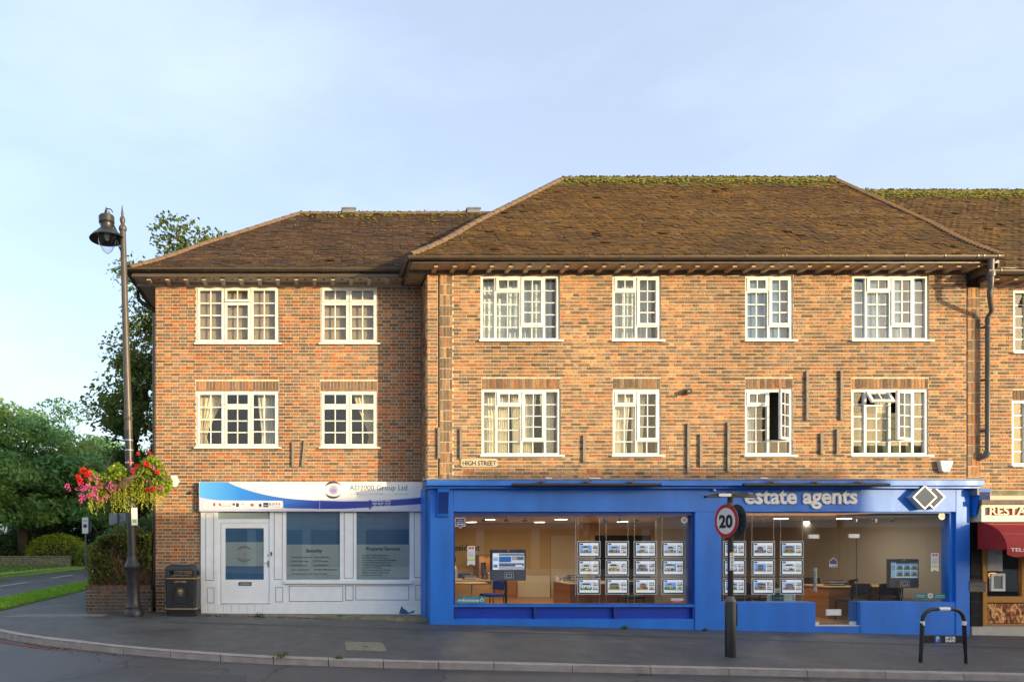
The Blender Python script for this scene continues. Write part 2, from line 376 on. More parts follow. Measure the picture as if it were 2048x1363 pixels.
nm('hair', (0.09, 0.05, 0.028), None, 30, 0.6)
nm('shirt', (0.62, 0.64, 0.68), None, 6, 0.8)
nm('acrylic', (0.72, 0.73, 0.72), (0.66, 0.67, 0.66), 6, 0.2)
nm('acrylic_dark', (0.06, 0.06, 0.065), None, 6, 0.3)
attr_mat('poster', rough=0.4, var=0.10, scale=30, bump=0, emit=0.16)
attr_mat('screen', rough=0.25, var=0.05, scale=30, bump=0, emit=0.20)
attr_mat('print', rough=0.45, var=0.06, scale=10, bump=0)
nm('kiosk', (0.055, 0.065, 0.095), (0.05, 0.058, 0.085), 4, 0.4)
nm('kiosk_grey', (0.10, 0.095, 0.10), (0.09, 0.085, 0.09), 4, 0.4)
nm('rust_terracotta', (0.42, 0.17, 0.08), (0.35, 0.13, 0.06), 20, 0.9)
nm('door_white', (0.86, 0.89, 0.91), (0.82, 0.85, 0.87), 3, 0.35)
emit_mat('lamp_glow', (1.0, 0.86, 0.62), 4.0)
glass_mat('bowl', 0.06, (0.98, 0.98, 0.98), power=2.5)
def asphalt_mat():
    m, n, l, b, out = _new('asphalt')
    g = n.new('ShaderNodeNewGeometry')
    def noise(sc, det): t = n.new('ShaderNodeTexNoise'); t.inputs['Scale'].default_value = sc; t.inputs['Detail'].default_value = det; l.new(g.outputs['Position'], t.inputs['Vector']); return t
    def ramp(src, p0, c0, p1, c1): r = n.new('ShaderNodeValToRGB'); e = r.color_ramp.elements; e[0].position = p0; e[1].position = p1; e[0].color = (*c0, 1); e[1].color = (*c1, 1); l.new(src, r.inputs[0]); return r
    big, mid, fine = noise(0.55, 4), noise(3.5, 8), noise(130, 3)
    base = ramp(big.outputs['Fac'], .36, (.070, .070, .068), .64, (.104, .102, .095))
    v = n.new('ShaderNodeTexVoronoi'); v.inputs['Scale'].default_value = 2.6; l.new(g.outputs['Position'], v.inputs['Vector'])
    gum = ramp(v.outputs['Distance'], .035, (1, 1, 1), .05, (0, 0, 0))
    mm = ramp(mid.outputs['Fac'], .3, (.80, .80, .80), .7, (1.18, 1.18, 1.18)); mu = n.new('ShaderNodeMix'); mu.data_type = 'RGBA'; mu.blend_type = 'MULTIPLY'; mu.inputs[0].default_value = 1
    l.new(base.outputs[0], mu.inputs[6]); l.new(mm.outputs[0], mu.inputs[7])
    ff = ramp(fine.outputs['Fac'], .35, (.72, .72, .72), .68, (1.35, 1.35, 1.35)); m2 = n.new('ShaderNodeMix'); m2.data_type = 'RGBA'; m2.blend_type = 'MULTIPLY'; m2.inputs[0].default_value = 1; l.new(mu.outputs[2], m2.inputs[6]); l.new(ff.outputs[0], m2.inputs[7])
    mx_ = n.new('ShaderNodeMix'); mx_.data_type = 'RGBA'; mx_.inputs[7].default_value = (.26, .25, .235, 1); l.new(gum.outputs[0], mx_.inputs[0]); l.new(m2.outputs[2], mx_.inputs[6]); l.new(mx_.outputs[2], b.inputs['Base Color'])
    mr = n.new('ShaderNodeMapRange'); mr.inputs[1].default_value = .3; mr.inputs[2].default_value = .7; mr.inputs[3].default_value = .42; mr.inputs[4].default_value = .8; l.new(big.outputs['Fac'], mr.inputs[0]); l.new(mr.outputs[0], b.inputs['Roughness'])
    bp = n.new('ShaderNodeBump'); bp.inputs['Strength'].default_value = .5; bp.inputs['Distance'].default_value = .01; l.new(fine.outputs['Fac'], bp.inputs['Height']); l.new(bp.outputs['Normal'], b.inputs['Normal'])
asphalt_mat()
# road: damp, patched and cracked
def road_mat():
    m, n, l, b, out = _new('road')
    g = n.new('ShaderNodeNewGeometry'); t = n.new('ShaderNodeTexNoise'); t.inputs['Scale'].default_value = 0.6; t.inputs['Detail'].default_value = 6
    r = n.new('ShaderNodeValToRGB'); r.color_ramp.elements[0].color = (0.060, 0.060, 0.062, 1); r.color_ramp.elements[1].color = (0.098, 0.096, 0.096, 1)
    r.color_ramp.elements[0].position = .35; r.color_ramp.elements[1].position = .65
    l.new(g.outputs['Position'], t.inputs['Vector']); l.new(t.outputs['Fac'], r.inputs['Fac'])
    t3 = n.new('ShaderNodeTexNoise'); t3.inputs['Scale'].default_value = 1.6; t3.inputs['Detail'].default_value = 5
    mixv = n.new('ShaderNodeMix'); mixv.data_type = 'RGBA'; mixv.blend_type = 'LINEAR_LIGHT'; mixv.inputs[0].default_value = 0.35
    l.new(g.outputs['Position'], t3.inputs['Vector']); l.new(g.outputs['Position'], mixv.inputs[6]); l.new(t3.outputs['Color'], mixv.inputs[7])
    v = n.new('ShaderNodeTexVoronoi'); v.feature = 'DISTANCE_TO_EDGE'; v.inputs['Scale'].default_value = 0.42
    l.new(mixv.outputs[2], v.inputs['Vector'])
    cr = n.new('ShaderNodeValToRGB'); cr.color_ramp.elements[0].position = 0.004; cr.color_ramp.elements[0].color = (0.25, 0.25, 0.25, 1); cr.color_ramp.elements[1].position = 0.012
    l.new(v.outputs['Distance'], cr.inputs['Fac'])
    mu = n.new('ShaderNodeMix'); mu.data_type = 'RGBA'; mu.blend_type = 'MULTIPLY'; mu.inputs[0].default_value = 0.75
    l.new(r.outputs['Color'], mu.inputs[6]); l.new(cr.outputs['Color'], mu.inputs[7]); l.new(mu.outputs[2], b.inputs['Base Color'])
    mr = n.new('ShaderNodeMapRange'); mr.inputs[3].default_value = 0.35; mr.inputs[4].default_value = 0.7; l.new(t.outputs['Fac'], mr.inputs[0]); l.new(mr.outputs[0], b.inputs['Roughness'])
    t2 = n.new('ShaderNodeTexNoise'); t2.inputs['Scale'].default_value = 90; t2.inputs['Detail'].default_value = 3; l.new(g.outputs['Position'], t2.inputs['Vector'])
    bp = n.new('ShaderNodeBump'); bp.inputs['Strength'].default_value = 0.45; bp.inputs['Distance'].default_value = 0.012; l.new(t2.outputs['Fac'], bp.inputs['Height']); l.new(bp.outputs['Normal'], b.inputs['Normal'])
road_mat()
# printed cyan-to-blue swoosh of the corner shop's sign
def swoosh_mat():
    m, n, l, b, out = _new('swoosh')
    g = n.new('ShaderNodeNewGeometry'); s = n.new('ShaderNodeSeparateXYZ'); mr = n.new('ShaderNodeMapRange'); mr.inputs[1].default_value = PX(398, YL); mr.inputs[2].default_value = PX(640, YL)
    r = n.new('ShaderNodeValToRGB'); e = r.color_ramp.elements; e[0].color = (0.11, 0.42, 0.80, 1); e[1].color = (0.018, 0.045, 0.33, 1)
    k = e.new(0.35); k.color = (0.03, 0.22, 0.68, 1)
    l.new(g.outputs['Position'], s.inputs[0]); l.new(s.outputs[0], mr.inputs[0]); l.new(mr.outputs[0], r.inputs[0]); l.new(r.outputs[0], b.inputs['Base Color']); b.inputs['Roughness'].default_value = 0.35
swoosh_mat()
# ------------------------------------------------------------------ ground, road, pavement, kerb
def sheet(xs, ys, zf):
    mb = MB(); n = len(ys)
    mb.add([(x, y, zf(x, y)) for x in xs for y in ys], [(i * n + j, (i + 1) * n + j, (i + 1) * n + j + 1, i * n + j + 1) for i in range(len(xs) - 1) for j in range(n - 1)])
    return mb
struct('ground', sheet([-700, -300, -100, -60, 60, 100, 300, 700], [-700, -300, -100, -40, 80, 150, 300, 700], lambda x, y: -1.3), 'far_ground')
frange = lambda a, b, s: [a + i * s for i in range(int(round((b - a) / s)) + 1)]
struct('road', sheet(frange(-60, 60, 2), frange(-2, 64, 2), lambda x, y: gz(x, y) - 0.115), 'road')
KC = [(45, 10.9), (1, 10.9), (-1, 11.05), (-3.4, 11.7), (-5.4, 12.75), (-7.0, 14.3), (-8.0, 16.2), (-8.4, 18.4), (-8.4, 30), (-7.6, 45), (-5, 64)]
IC = [(45, 16.6), (1, 16.6), (-1, 16.6), (-2.5, 16.6), (-4.0, 16.6), (-4.6, 16.9), (-4.7, 17.6), (-4.8, 18.8), (-4.8, 30), (-4.4, 45), (-2, 64)]
def catmull(P, per):
    out = []
    for i in range(len(P) - 1):
        p0, p1, p2, p3 = [Vector(P[clamp(k, 0, len(P) - 1)]) for k in (i - 1, i, i + 1, i + 2)]
        if i in (0, 1): p0 = p1 * 2 - p2
        for j in range(per):
            t = j / per
            out.append(0.5 * ((2 * p1) + (p2 - p0) * t + (2 * p0 - 5 * p1 + 4 * p2 - p3) * t * t + (3 * p1 - p0 - 3 * p2 + p3) * t ** 3) if i > 0 else p1 + (p2 - p1) * t)
    out.append(Vector(P[-1])); return out
KP, IP = catmull(KC, 10), catmull(IC, 10)
mb = MB(); M_ = 8
vs_ = [((k + (i - k) * (j / M_)).x, (k + (i - k) * (j / M_)).y) for k, i in zip(KP, IP) for j in range(M_ + 1)]
mb.add([(x, y, gz(x, y)) for x, y in vs_], [(a * (M_ + 1) + j, a * (M_ + 1) + j + 1, (a + 1) * (M_ + 1) + j + 1, (a + 1) * (M_ + 1) + j) for a in range(len(KP) - 1) for j in range(M_)][::1])
mb.f = [q[::-1] for q in mb.f]
PAVE = struct('pavement', mb, 'asphalt')
# newer strip of asphalt along the shop fronts: a slightly raised seam
mb = MB()
for a in range(30):
    x0, x1 = -3 + a * 0.7, -3 + (a + 1) * 0.7
    y0, y1 = [14.1 - 0.055 * (x + 3) + 0.25 for x in (x0, x1)]
    if y1 < 13.3: y0, y1 = max(y0, 13.3), 13.3
    mb.add([(x0, y0 - .13, gz(x0, y0 - .13) + .004), (x1, y1 - .13, gz(x1, y1 - .13) + .004), (x1, y1, gz(x1, y1) + .004), (x0, y0, gz(x0, y0) + .004)], [(0, 1, 2, 3)])
nm('asphalt_patch', (0.078, 0.077, 0.075), (0.066, 0.065, 0.063), 3, 0.7, bump=0.4, bscale=120)
struct('pavement_seam', mb, 'asphalt_patch')
# road patch and pavement at the foot of the opposite side
struct('pavement_opposite', sheet(frange(-60, 60, 4), [-6, -2, 1.2], lambda x, y: gz(x, 10.9) + (0.02 if y < 1 else 0)), 'asphalt')
mb = MB()
def onroad(pts, lift=.004): mb.add([(x, y, gz(x, y) - 0.115 + lift) for x, y in pts], [tuple(range(len(pts)))])
onroad([(-2.6, 2.0), (-0.4, 2.0), (-0.9, 10.75), (-2.2, 10.95)]); onroad([(5.0, 2.0), (14, 2.0), (14, 10.1), (5.3, 10.1)])
struct('road_patch', mb, 'asphalt_patch')
# red route line along the kerb, and lane dashes of the side street
mb = MB()
def strip(P, w, lift):
    for a, b in zip(P[:-1], P[1:]):
        d = (b - a)
        if d.length < 1e-6: continue
        n_ = Vector((-d.y, d.x)).normalized() * (w / 2)
        mb.add([(q.x, q.y, gz(q.x, q.y) - 0.115 + lift) for q in (a - n_, b - n_, b + n_, a + n_)], [(0, 1, 2, 3)])
def offset(P, dist):
    out = []
    for i, p in enumerate(P):
        d = P[min(i + 1, len(P) - 1)] - P[max(i - 1, 0)]; n_ = Vector((-d.y, d.x)).normalized(); out.append(p + n_ * dist)
    return out
dense = []
for a, b in zip(KP[:-1], KP[1:]):
    k = max(1, int((b - a).length / 0.4)); dense += [a + (b - a) * (i / k) for i in range(k)]
off = offset(dense, 0.20)
strip([p for p in off if -9 < p.x < 20 and p.y < 19], 0.09, .006)
struct('road_marking', mb, 'red_line')
mb = MB()
for y0 in (20, 25.5, 31, 36.5): strip([Vector((-11.3, y0)), Vector((-11.2, y0 + 2.6))], 0.12, .006)
struct('lane_marking', mb, 'white_line')
# kerb stones, each its own
KERB = bpy.data.objects.new('kerb', None); COL.objects.link(KERB); KERB['kind'] = 'structure'; WLOC['kerb'] = Vector((0, 0, 0))
arc = [0]
for a, b in zip(dense[:-1], dense[1:]): arc.append(arc[-1] + (b - a).length)
def at_arc(s):
    i = min(len(arc) - 2, max(0, int(np.searchsorted(arc, s)) - 1)); t = (s - arc[i]) / max(1e-6, arc[i + 1] - arc[i]); return dense[i] + (dense[i + 1] - dense[i]) * t
s_ = 45 - 20.0; k = 0
smax = next(arc[i] for i, p in enumerate(dense) if p.y > 24 and p.x < -7)
while s_ < smax:
    L_ = 0.86 if s_ > 45 - 4 else 1.22                     # shorter stones round the corner
    a, b = at_arc(s_ + 0.006), at_arc(s_ + L_ - 0.006)
    d = (b - a).normalized(); n_ = Vector((-d.y, d.x)); mb = MB(); h = R.uniform(.006, .014)
    vs_ = []
    for p in (a, b):
        z = gz(p.x, p.y)
        for q, zz in ((0.0, -.22), (0.0, -.018), (0.022, .004), (0.135, .007), (0.15, -.05)):
            w_ = p - n_ * q; vs_.append((w_.x, w_.y, z + zz + h))
    mb.add(vs_, [(0, 1, 6, 5), (1, 2, 7, 6), (2, 3, 8, 7), (3, 4, 9, 8), (4, 3, 2, 1, 0), (5, 6, 7, 8, 9)]); mb.f = [q[::-1] for q in mb.f]
    part('kerb_stone', mb, 'kerb', KERB); s_ += L_
# inspection cover and edging slab set in the pavement
def onpave(pts, z=.006, h=0.03):
    m = MB(); n = len(pts); m.add([(x, y, gz(x, y) + z) for x, y in pts] + [(x, y, gz(x, y) - h) for x, y in pts], [tuple(range(n)), tuple(range(n, 2 * n))[::-1]] + [(i, i + n, (i + 1) % n + n, (i + 1) % n) for i in range(n)]); return m
t = thing('inspection_cover', 'mossy concrete inspection cover with metal lifting eye set in the pavement', 'cover', (0.95, 12.1, gz(.95, 12.1)))
part('slab', onpave([(0.66, 11.72), (1.34, 11.72), (1.36, 12.5), (0.68, 12.5)]), 'concrete', t)
part('lifting_eye', onpave([(0.97, 12.05), (1.06, 12.05), (1.06, 12.13), (0.97, 12.13)], .010), 'iron', t)
solo('paving_slab', onpave([(-6.5, 14.75), (-4.35, 14.9), (-4.3, 15.25), (-6.1, 15.25)]), 'slab', 'long pale grey slab let into the asphalt in front of the planter', 'slab')

# ------------------------------------------------------------------ brickwork, windows, roofs
RED_L = [(.48, .17, .06), (.44, .155, .058), (.52, .22, .085), (.39, .13, .05), (.50, .24, .10)]
BRN_L = [(.25, .155, .095), (.28, .18, .11), (.20, .13, .085), (.31, .19, .115)]
RED_R = [(.50, .235, .10), (.46, .245, .11), (.45, .185, .08), (.52, .29, .13), (.42, .21, .09)]
BRN_R = [(.23, .145, .085), (.28, .18, .105), (.18, .12, .075), (.31, .205, .125)]
BRN_P = [(.11, .07, .06), (.15, .085, .07), (.09, .065, .06), (.20, .11, .08)]
S_, H_, C_, MO = 0.2275, 0.1150, 0.075, 0.0135
def brick_colour(isS, pal, dark):
    red, brn = pal; c = R.choice(brn if R.random() < (dark if isS else dark * 0.45) else red); k = R.uniform(.82, 1.12) * .84
    return tuple(min(.75, q * k) for q in c)
def front_map(Y): return lambda u, d, z: (u, Y + d, z)
def side_map(X): return lambda u, d, z: (X + d, u, z)
def brick_mesh(mb, mp, u0, u1, z0, z1, col, proud=0.0, dp=0.03):
    vs_ = [mp(u, d, z) for d in (-proud, dp) for (u, z) in ((u0, z0), (u1, z0), (u1, z1), (u0, z1))]
    mb.add(vs_, [(0, 1, 2, 3), (0, 4, 5, 1), (1, 5, 6, 2), (2, 6, 7, 3), (3, 7, 4, 0)], col)
def brick_wall(owner, mp, u0, u1, z0, z1, holes, pal, dark=0.62, core=0.25, solo_n=300, soldier=(), stack=(), flip=False, near=(6, 3), depth_m=0.007, zc=None, mort='mortar'):
    """mortar core with openings, plus every brick as its own block; holes: (u0,u1,z0,z1)"""
    us = sorted({u0, u1, *[clamp(h[i], u0, u1) for h in holes for i in (0, 1)]}); zs = sorted({z0, z1, *[clamp(h[i], z0, z1) for h in holes for i in (2, 3)]})
    inside = lambda u, z: any(h[0] < u < h[1] and h[2] < z < h[3] for h in holes)
    mb = MB()
    for a, b in zip(us[:-1], us[1:]):
        for c, d in zip(zs[:-1], zs[1:]):
            if inside((a + b) / 2, (c + d) / 2): continue
            for dd, rev in ((depth_m, False), (core, True)):
                q = [mp(a, dd, c), mp(b, dd, c), mp(b, dd, d), mp(a, dd, d)]
                mb.add(q if not rev else q[::-1], [(0, 1, 2, 3)])
    for h in list(holes) + [(u0, u1, z0, z1)]:
        a, b, c, d = [clamp(h[0], u0, u1), clamp(h[1], u0, u1), clamp(h[2], z0, z1), clamp(h[3], z0, z1)]
        for (p, q) in (((a, c), (b, c)), ((b, c), (b, d)), ((b, d), (a, d)), ((a, d), (a, c))):
            mb.add([mp(p[0], depth_m, p[1]), mp(q[0], depth_m, q[1]), mp(q[0], core, q[1]), mp(p[0], core, p[1])], [(0, 1, 2, 3)])
    wall = part('wall', mb, mort, owner)
    blocks = []                                          # (u0,u1,z0,z1,isStretcher,soldierflag)
    ex = list(holes) + [(s[0] - .004, s[1] + .004, s[2] - .004, s[3] + .004) for s in soldier] + [(s[0], s[1], s[2], s[3]) for s in stack]
    r = 0; z = zc if zc is not None else z0
    while z + MO < z1:
        za, zb = max(z, z0) + MO / 2, min(z + C_, z1) - MO / 2
        if zb - za > .015:
            u = u0 - ((S_ + H_) / 2 if r % 2 else 0) - R.uniform(0, .01); isS = True
            while u < u1:
                w_ = (S_ if isS else H_); iv = [(max(u, u0), min(u + w_, u1))]
                for h in ex:
                    if min(h[3], zb) - max(h[2], za) > .012:
                        nv = []
                        for a, b in iv:
                            if h[1] <= a or h[0] >= b: nv.append((a, b)); continue
                            for q0, q1 in ((za, h[2] - MO / 2), (h[3] + MO / 2, zb)):
                                if q1 - q0 > .016: blocks.append((max(a, h[0]) + MO / 2, min(b, h[1]) - MO / 2, q0, q1, False)) if min(b, h[1]) - max(a, h[0]) > .035 else None
                            if h[0] > a: nv.append((a, h[0]))
                            if h[1] < b: nv.append((h[1], b))
                        iv = nv
                for a, b in iv:
                    if b - a > .028: blocks.append((a + MO / 2 if a > u0 + .001 else a, b - MO / 2 if b < u1 - .001 else b, za, zb, isS and b - a > .13))
                u += w_; isS = not isS
        z += C_; r += 1
    for (a, b, c, d) in soldier:
        n = max(1, round((b - a) / .0765)); w_ = (b - a) / n
        for i in range(n): blocks.append((a + i * w_ + MO / 2, a + (i + 1) * w_ - MO / 2, c + MO / 2, d - MO / 2, True))
    for (a, b, c, d) in stack:
        n = max(1, round((b - a) / .078)); w_ = (b - a) / n; m = max(1, round((d - c) / .2275)); h_ = (d - c) / m
        for i in range(n):
            for j in range(m): blocks.append((a + i * w_ + MO / 2, a + (i + 1) * w_ - MO / 2, c + j * h_ + MO / 2, c + (j + 1) * h_ - MO / 2, True))
    order = sorted(range(len(blocks)), key=lambda i: (not blocks[i][4], (blocks[i][0] - near[0]) ** 2 + (blocks[i][2] - near[1]) ** 2))
    pick = set(order[:solo_n]); rest = MB(); cache = {}
    for i, (a, b, c, d, isS) in enumerate(blocks):
        col = brick_colour(isS, pal, dark); pr = R.uniform(-.0015, .002)
        if i in pick:
            key = (round(b - a, 2), round(d - c, 2), R.randrange(14))
            if key not in cache:
                m = MB(); o0 = mp(0, 0, 0)
                brick_mesh(m, lambda u, dd, zz: tuple(p - q for p, q in zip(mp(u, dd, zz), o0)), 0, round(b - a, 4), 0, round(d - c, 4), col, pr)
                if flip: m.f = [q[::-1] for q in m.f]
                me = mesh_of(m, 'brick'); me.materials.append(MATS['brick']); cache[key] = me
            o = bpy.data.objects.new('brick', cache[key]); COL.objects.link(o); o.parent = wall
            o.location = Vector(mp(a, 0, c)) - WLOC[owner.name]
        else: brick_mesh(rest, mp, a, b, c, d, col, pr)
    if rest.f:
        if flip: rest.f = [q[::-1] for q in rest.f]
        part('brickwork', rest, 'brick', wall, stuff=True)
    return wall

def ring(mb, x0, x1, z0, z1, w, y0, y1):
    ws = w if isinstance(w, tuple) else (w, w, w, w)      # left, right, bottom, top
    mb.box(x0, x0 + ws[0], y0, y1, z0, z1); mb.box(x1 - ws[1], x1, y0, y1, z0, z1)
    mb.box(x0 + ws[0], x1 - ws[1], y0, y1, z0, z0 + ws[2]); mb.box(x0 + ws[0], x1 - ws[1], y0, y1, z1 - ws[3], z1)
def glazed(win, mb, x0, x1, z0, z1, nx, ny, y, bar, glass, T=None):
    """glazing bars into mb, each pane a sub-part of the window"""
    for i in range(1, nx): xx = x0 + (x1 - x0) * i / nx; mb.box(xx - bar / 2, xx + bar / 2, y - .011, y + .011, z0, z1)
    for j in range(1, ny): zz = z0 + (z1 - z0) * j / ny; mb.box(x0, x1, y - .009, y + .009, zz - bar / 2, zz + bar / 2)
    for i in range(nx):
        for j in range(ny):
            p = MB(); p.T = T
            e = .0015
            p.box(x0 + (x1 - x0) * i / nx + e, x0 + (x1 - x0) * (i + 1) / nx - e, y - .002, y + .002, z0 + (z1 - z0) * j / ny + e, z0 + (z1 - z0) * (j + 1) / ny - e)
            part('pane', p, glass, win)
def make_window(bld, px0, px1, py0, py1, Y, cols, mat, glass, frame=.05, sash=.045, bar=.022, recess=.035, head=0.0, sill=.05, openings=None):
    """cols: [(width fraction, [(height fraction from the top, 'f' fixed or 's' sash, nx, ny, open angle)])]"""
    x0, x1, z1, z0 = PX(px0, Y), PX(px1, Y), PZ(py0, Y), PZ(py1, Y)
    if openings is not None: openings.append((x0 - .004, x1 + .004, z0 - .004, z1 + .004))
    y = Y + recess; fr = MB(); ring(fr, x0, x1, z0, z1, (frame, frame, frame, frame), y, y + .08)
    win = part('window', fr, mat, bld); sm = MB()
    ix0, ix1, iz0, iz1 = x0 + frame, x1 - frame, z0 + frame, z1 - frame; x = ix0; mull = MB()
    tot = sum(c[0] for c in cols)
    for ci, (wf, cells) in enumerate(cols):
        xa, xb = x, x + (ix1 - ix0) * wf / tot; x = xb
        if ci < len(cols) - 1: mull.box(xb - .022, xb + .022, y + .004, y + .074, iz0, iz1)
        ca, cb = xa + (.022 if ci else 0), xb - (.022 if ci < len(cols) - 1 else 0); z = iz1
        for k, (hf, kind, nx, ny, ang) in enumerate(cells):
            zb, za = z, z - (iz1 - iz0) * hf; z = za
            if k < len(cells) - 1: mull.box(ca, cb, y + .005, y + .073, za - .018, za + .018)
            a0, b0 = za + (.018 if k < len(cells) - 1 else 0), zb - (.018 if k else 0)
            if kind == 'f':
                glazed(win, sm, ca, cb, a0, b0, nx, ny, y + .045, bar, glass)
            else:
                s_mb = MB(); T = None
                if ang > 0: T = Matrix.Translation((cb, y, 0)) @ Matrix.Rotation(math.radians(ang), 4, 'Z') @ Matrix.Translation((-cb, -y, 0))      # hinged right, opens out
                if ang < 0: T = Matrix.Translation((0, y, b0)) @ Matrix.Rotation(math.radians(ang), 4, 'X') @ Matrix.Translation((0, -y, -b0))     # top hung, opens out
                s_mb.T = T
                ring(s_mb, ca - .008, cb + .008, a0 - .008, b0 + .008, (sash,) * 4, y - .016, y + .03)
                glazed(win, s_mb, ca + sash - .008, cb - sash + .008, a0 + sash - .008, b0 - sash + .008, nx, ny, y + .008, bar, glass, T)
                part('casement', s_mb, mat, win)
    if mull.f: part('mullion', mull, mat, win)
    if sm.f: part('glazing_bar', sm, mat, win)
    sb = MB(); sb.box(x0 - sill, x1 + sill + .02, Y - .06, y + .078, z0 - .035, z0 - .0015); part('sill', sb, mat, win)
    rm = MB(); d = 2.2; e = .12
    q = [(x0 - e, Y + .27, z0 - e), (x1 + e, Y + .27, z0 - e), (x1 + e, Y + .27, z1 + e), (x0 - e, Y + .27, z1 + e)]; q += [(a, Y + d, c) for a, b, c in q]
    rm.add(q, [(4, 5, 6, 7), (0, 1, 5, 4), (1, 2, 6, 5), (2, 3, 7, 6), (3, 0, 4, 7)]); part('room', rm, 'room', bld)
    return x0, x1, z0, z1
def curtain(x0, x1, z0, z1, y, mat, label, group, tie=0.0, side=1, folds=7, amp=.022):
    """pleated cloth; tie > 0 draws the lower part towards one side"""
    mb = MB(); n = folds * 6; m = 8; vs_ = []
    for j in range(m + 1):
        t = j / m; z = z1 + (z0 - z1) * t; k = 1 - tie * min(1, t / .7) ** 1.3 if t < .7 else 1 - tie + tie * .25 * (t - .7) / .3
        for i in range(n + 1):
            u = i / n; xx = (x0 + (x1 - x0) * u * k) if side > 0 else (x1 - (x1 - x0) * u * k)
            vs_.append((xx, y + math.sin(u * folds * 2 * math.pi + j * .12) * amp * (.6 + .4 * t), z))
    mb.add(vs_, [(j * (n + 1) + i, j * (n + 1) + i + 1, (j + 1) * (n + 1) + i + 1, (j + 1) * (n + 1) + i) for j in range(m) for i in range(n)])
    if side > 0: mb.f = [q[::-1] for q in mb.f]
    o = solo('curtain', mb, mat, label, 'curtain', group=group, smooth=60)
    s = o.modifiers.new('cloth', 'SOLIDIFY'); s.thickness = .004
    return o

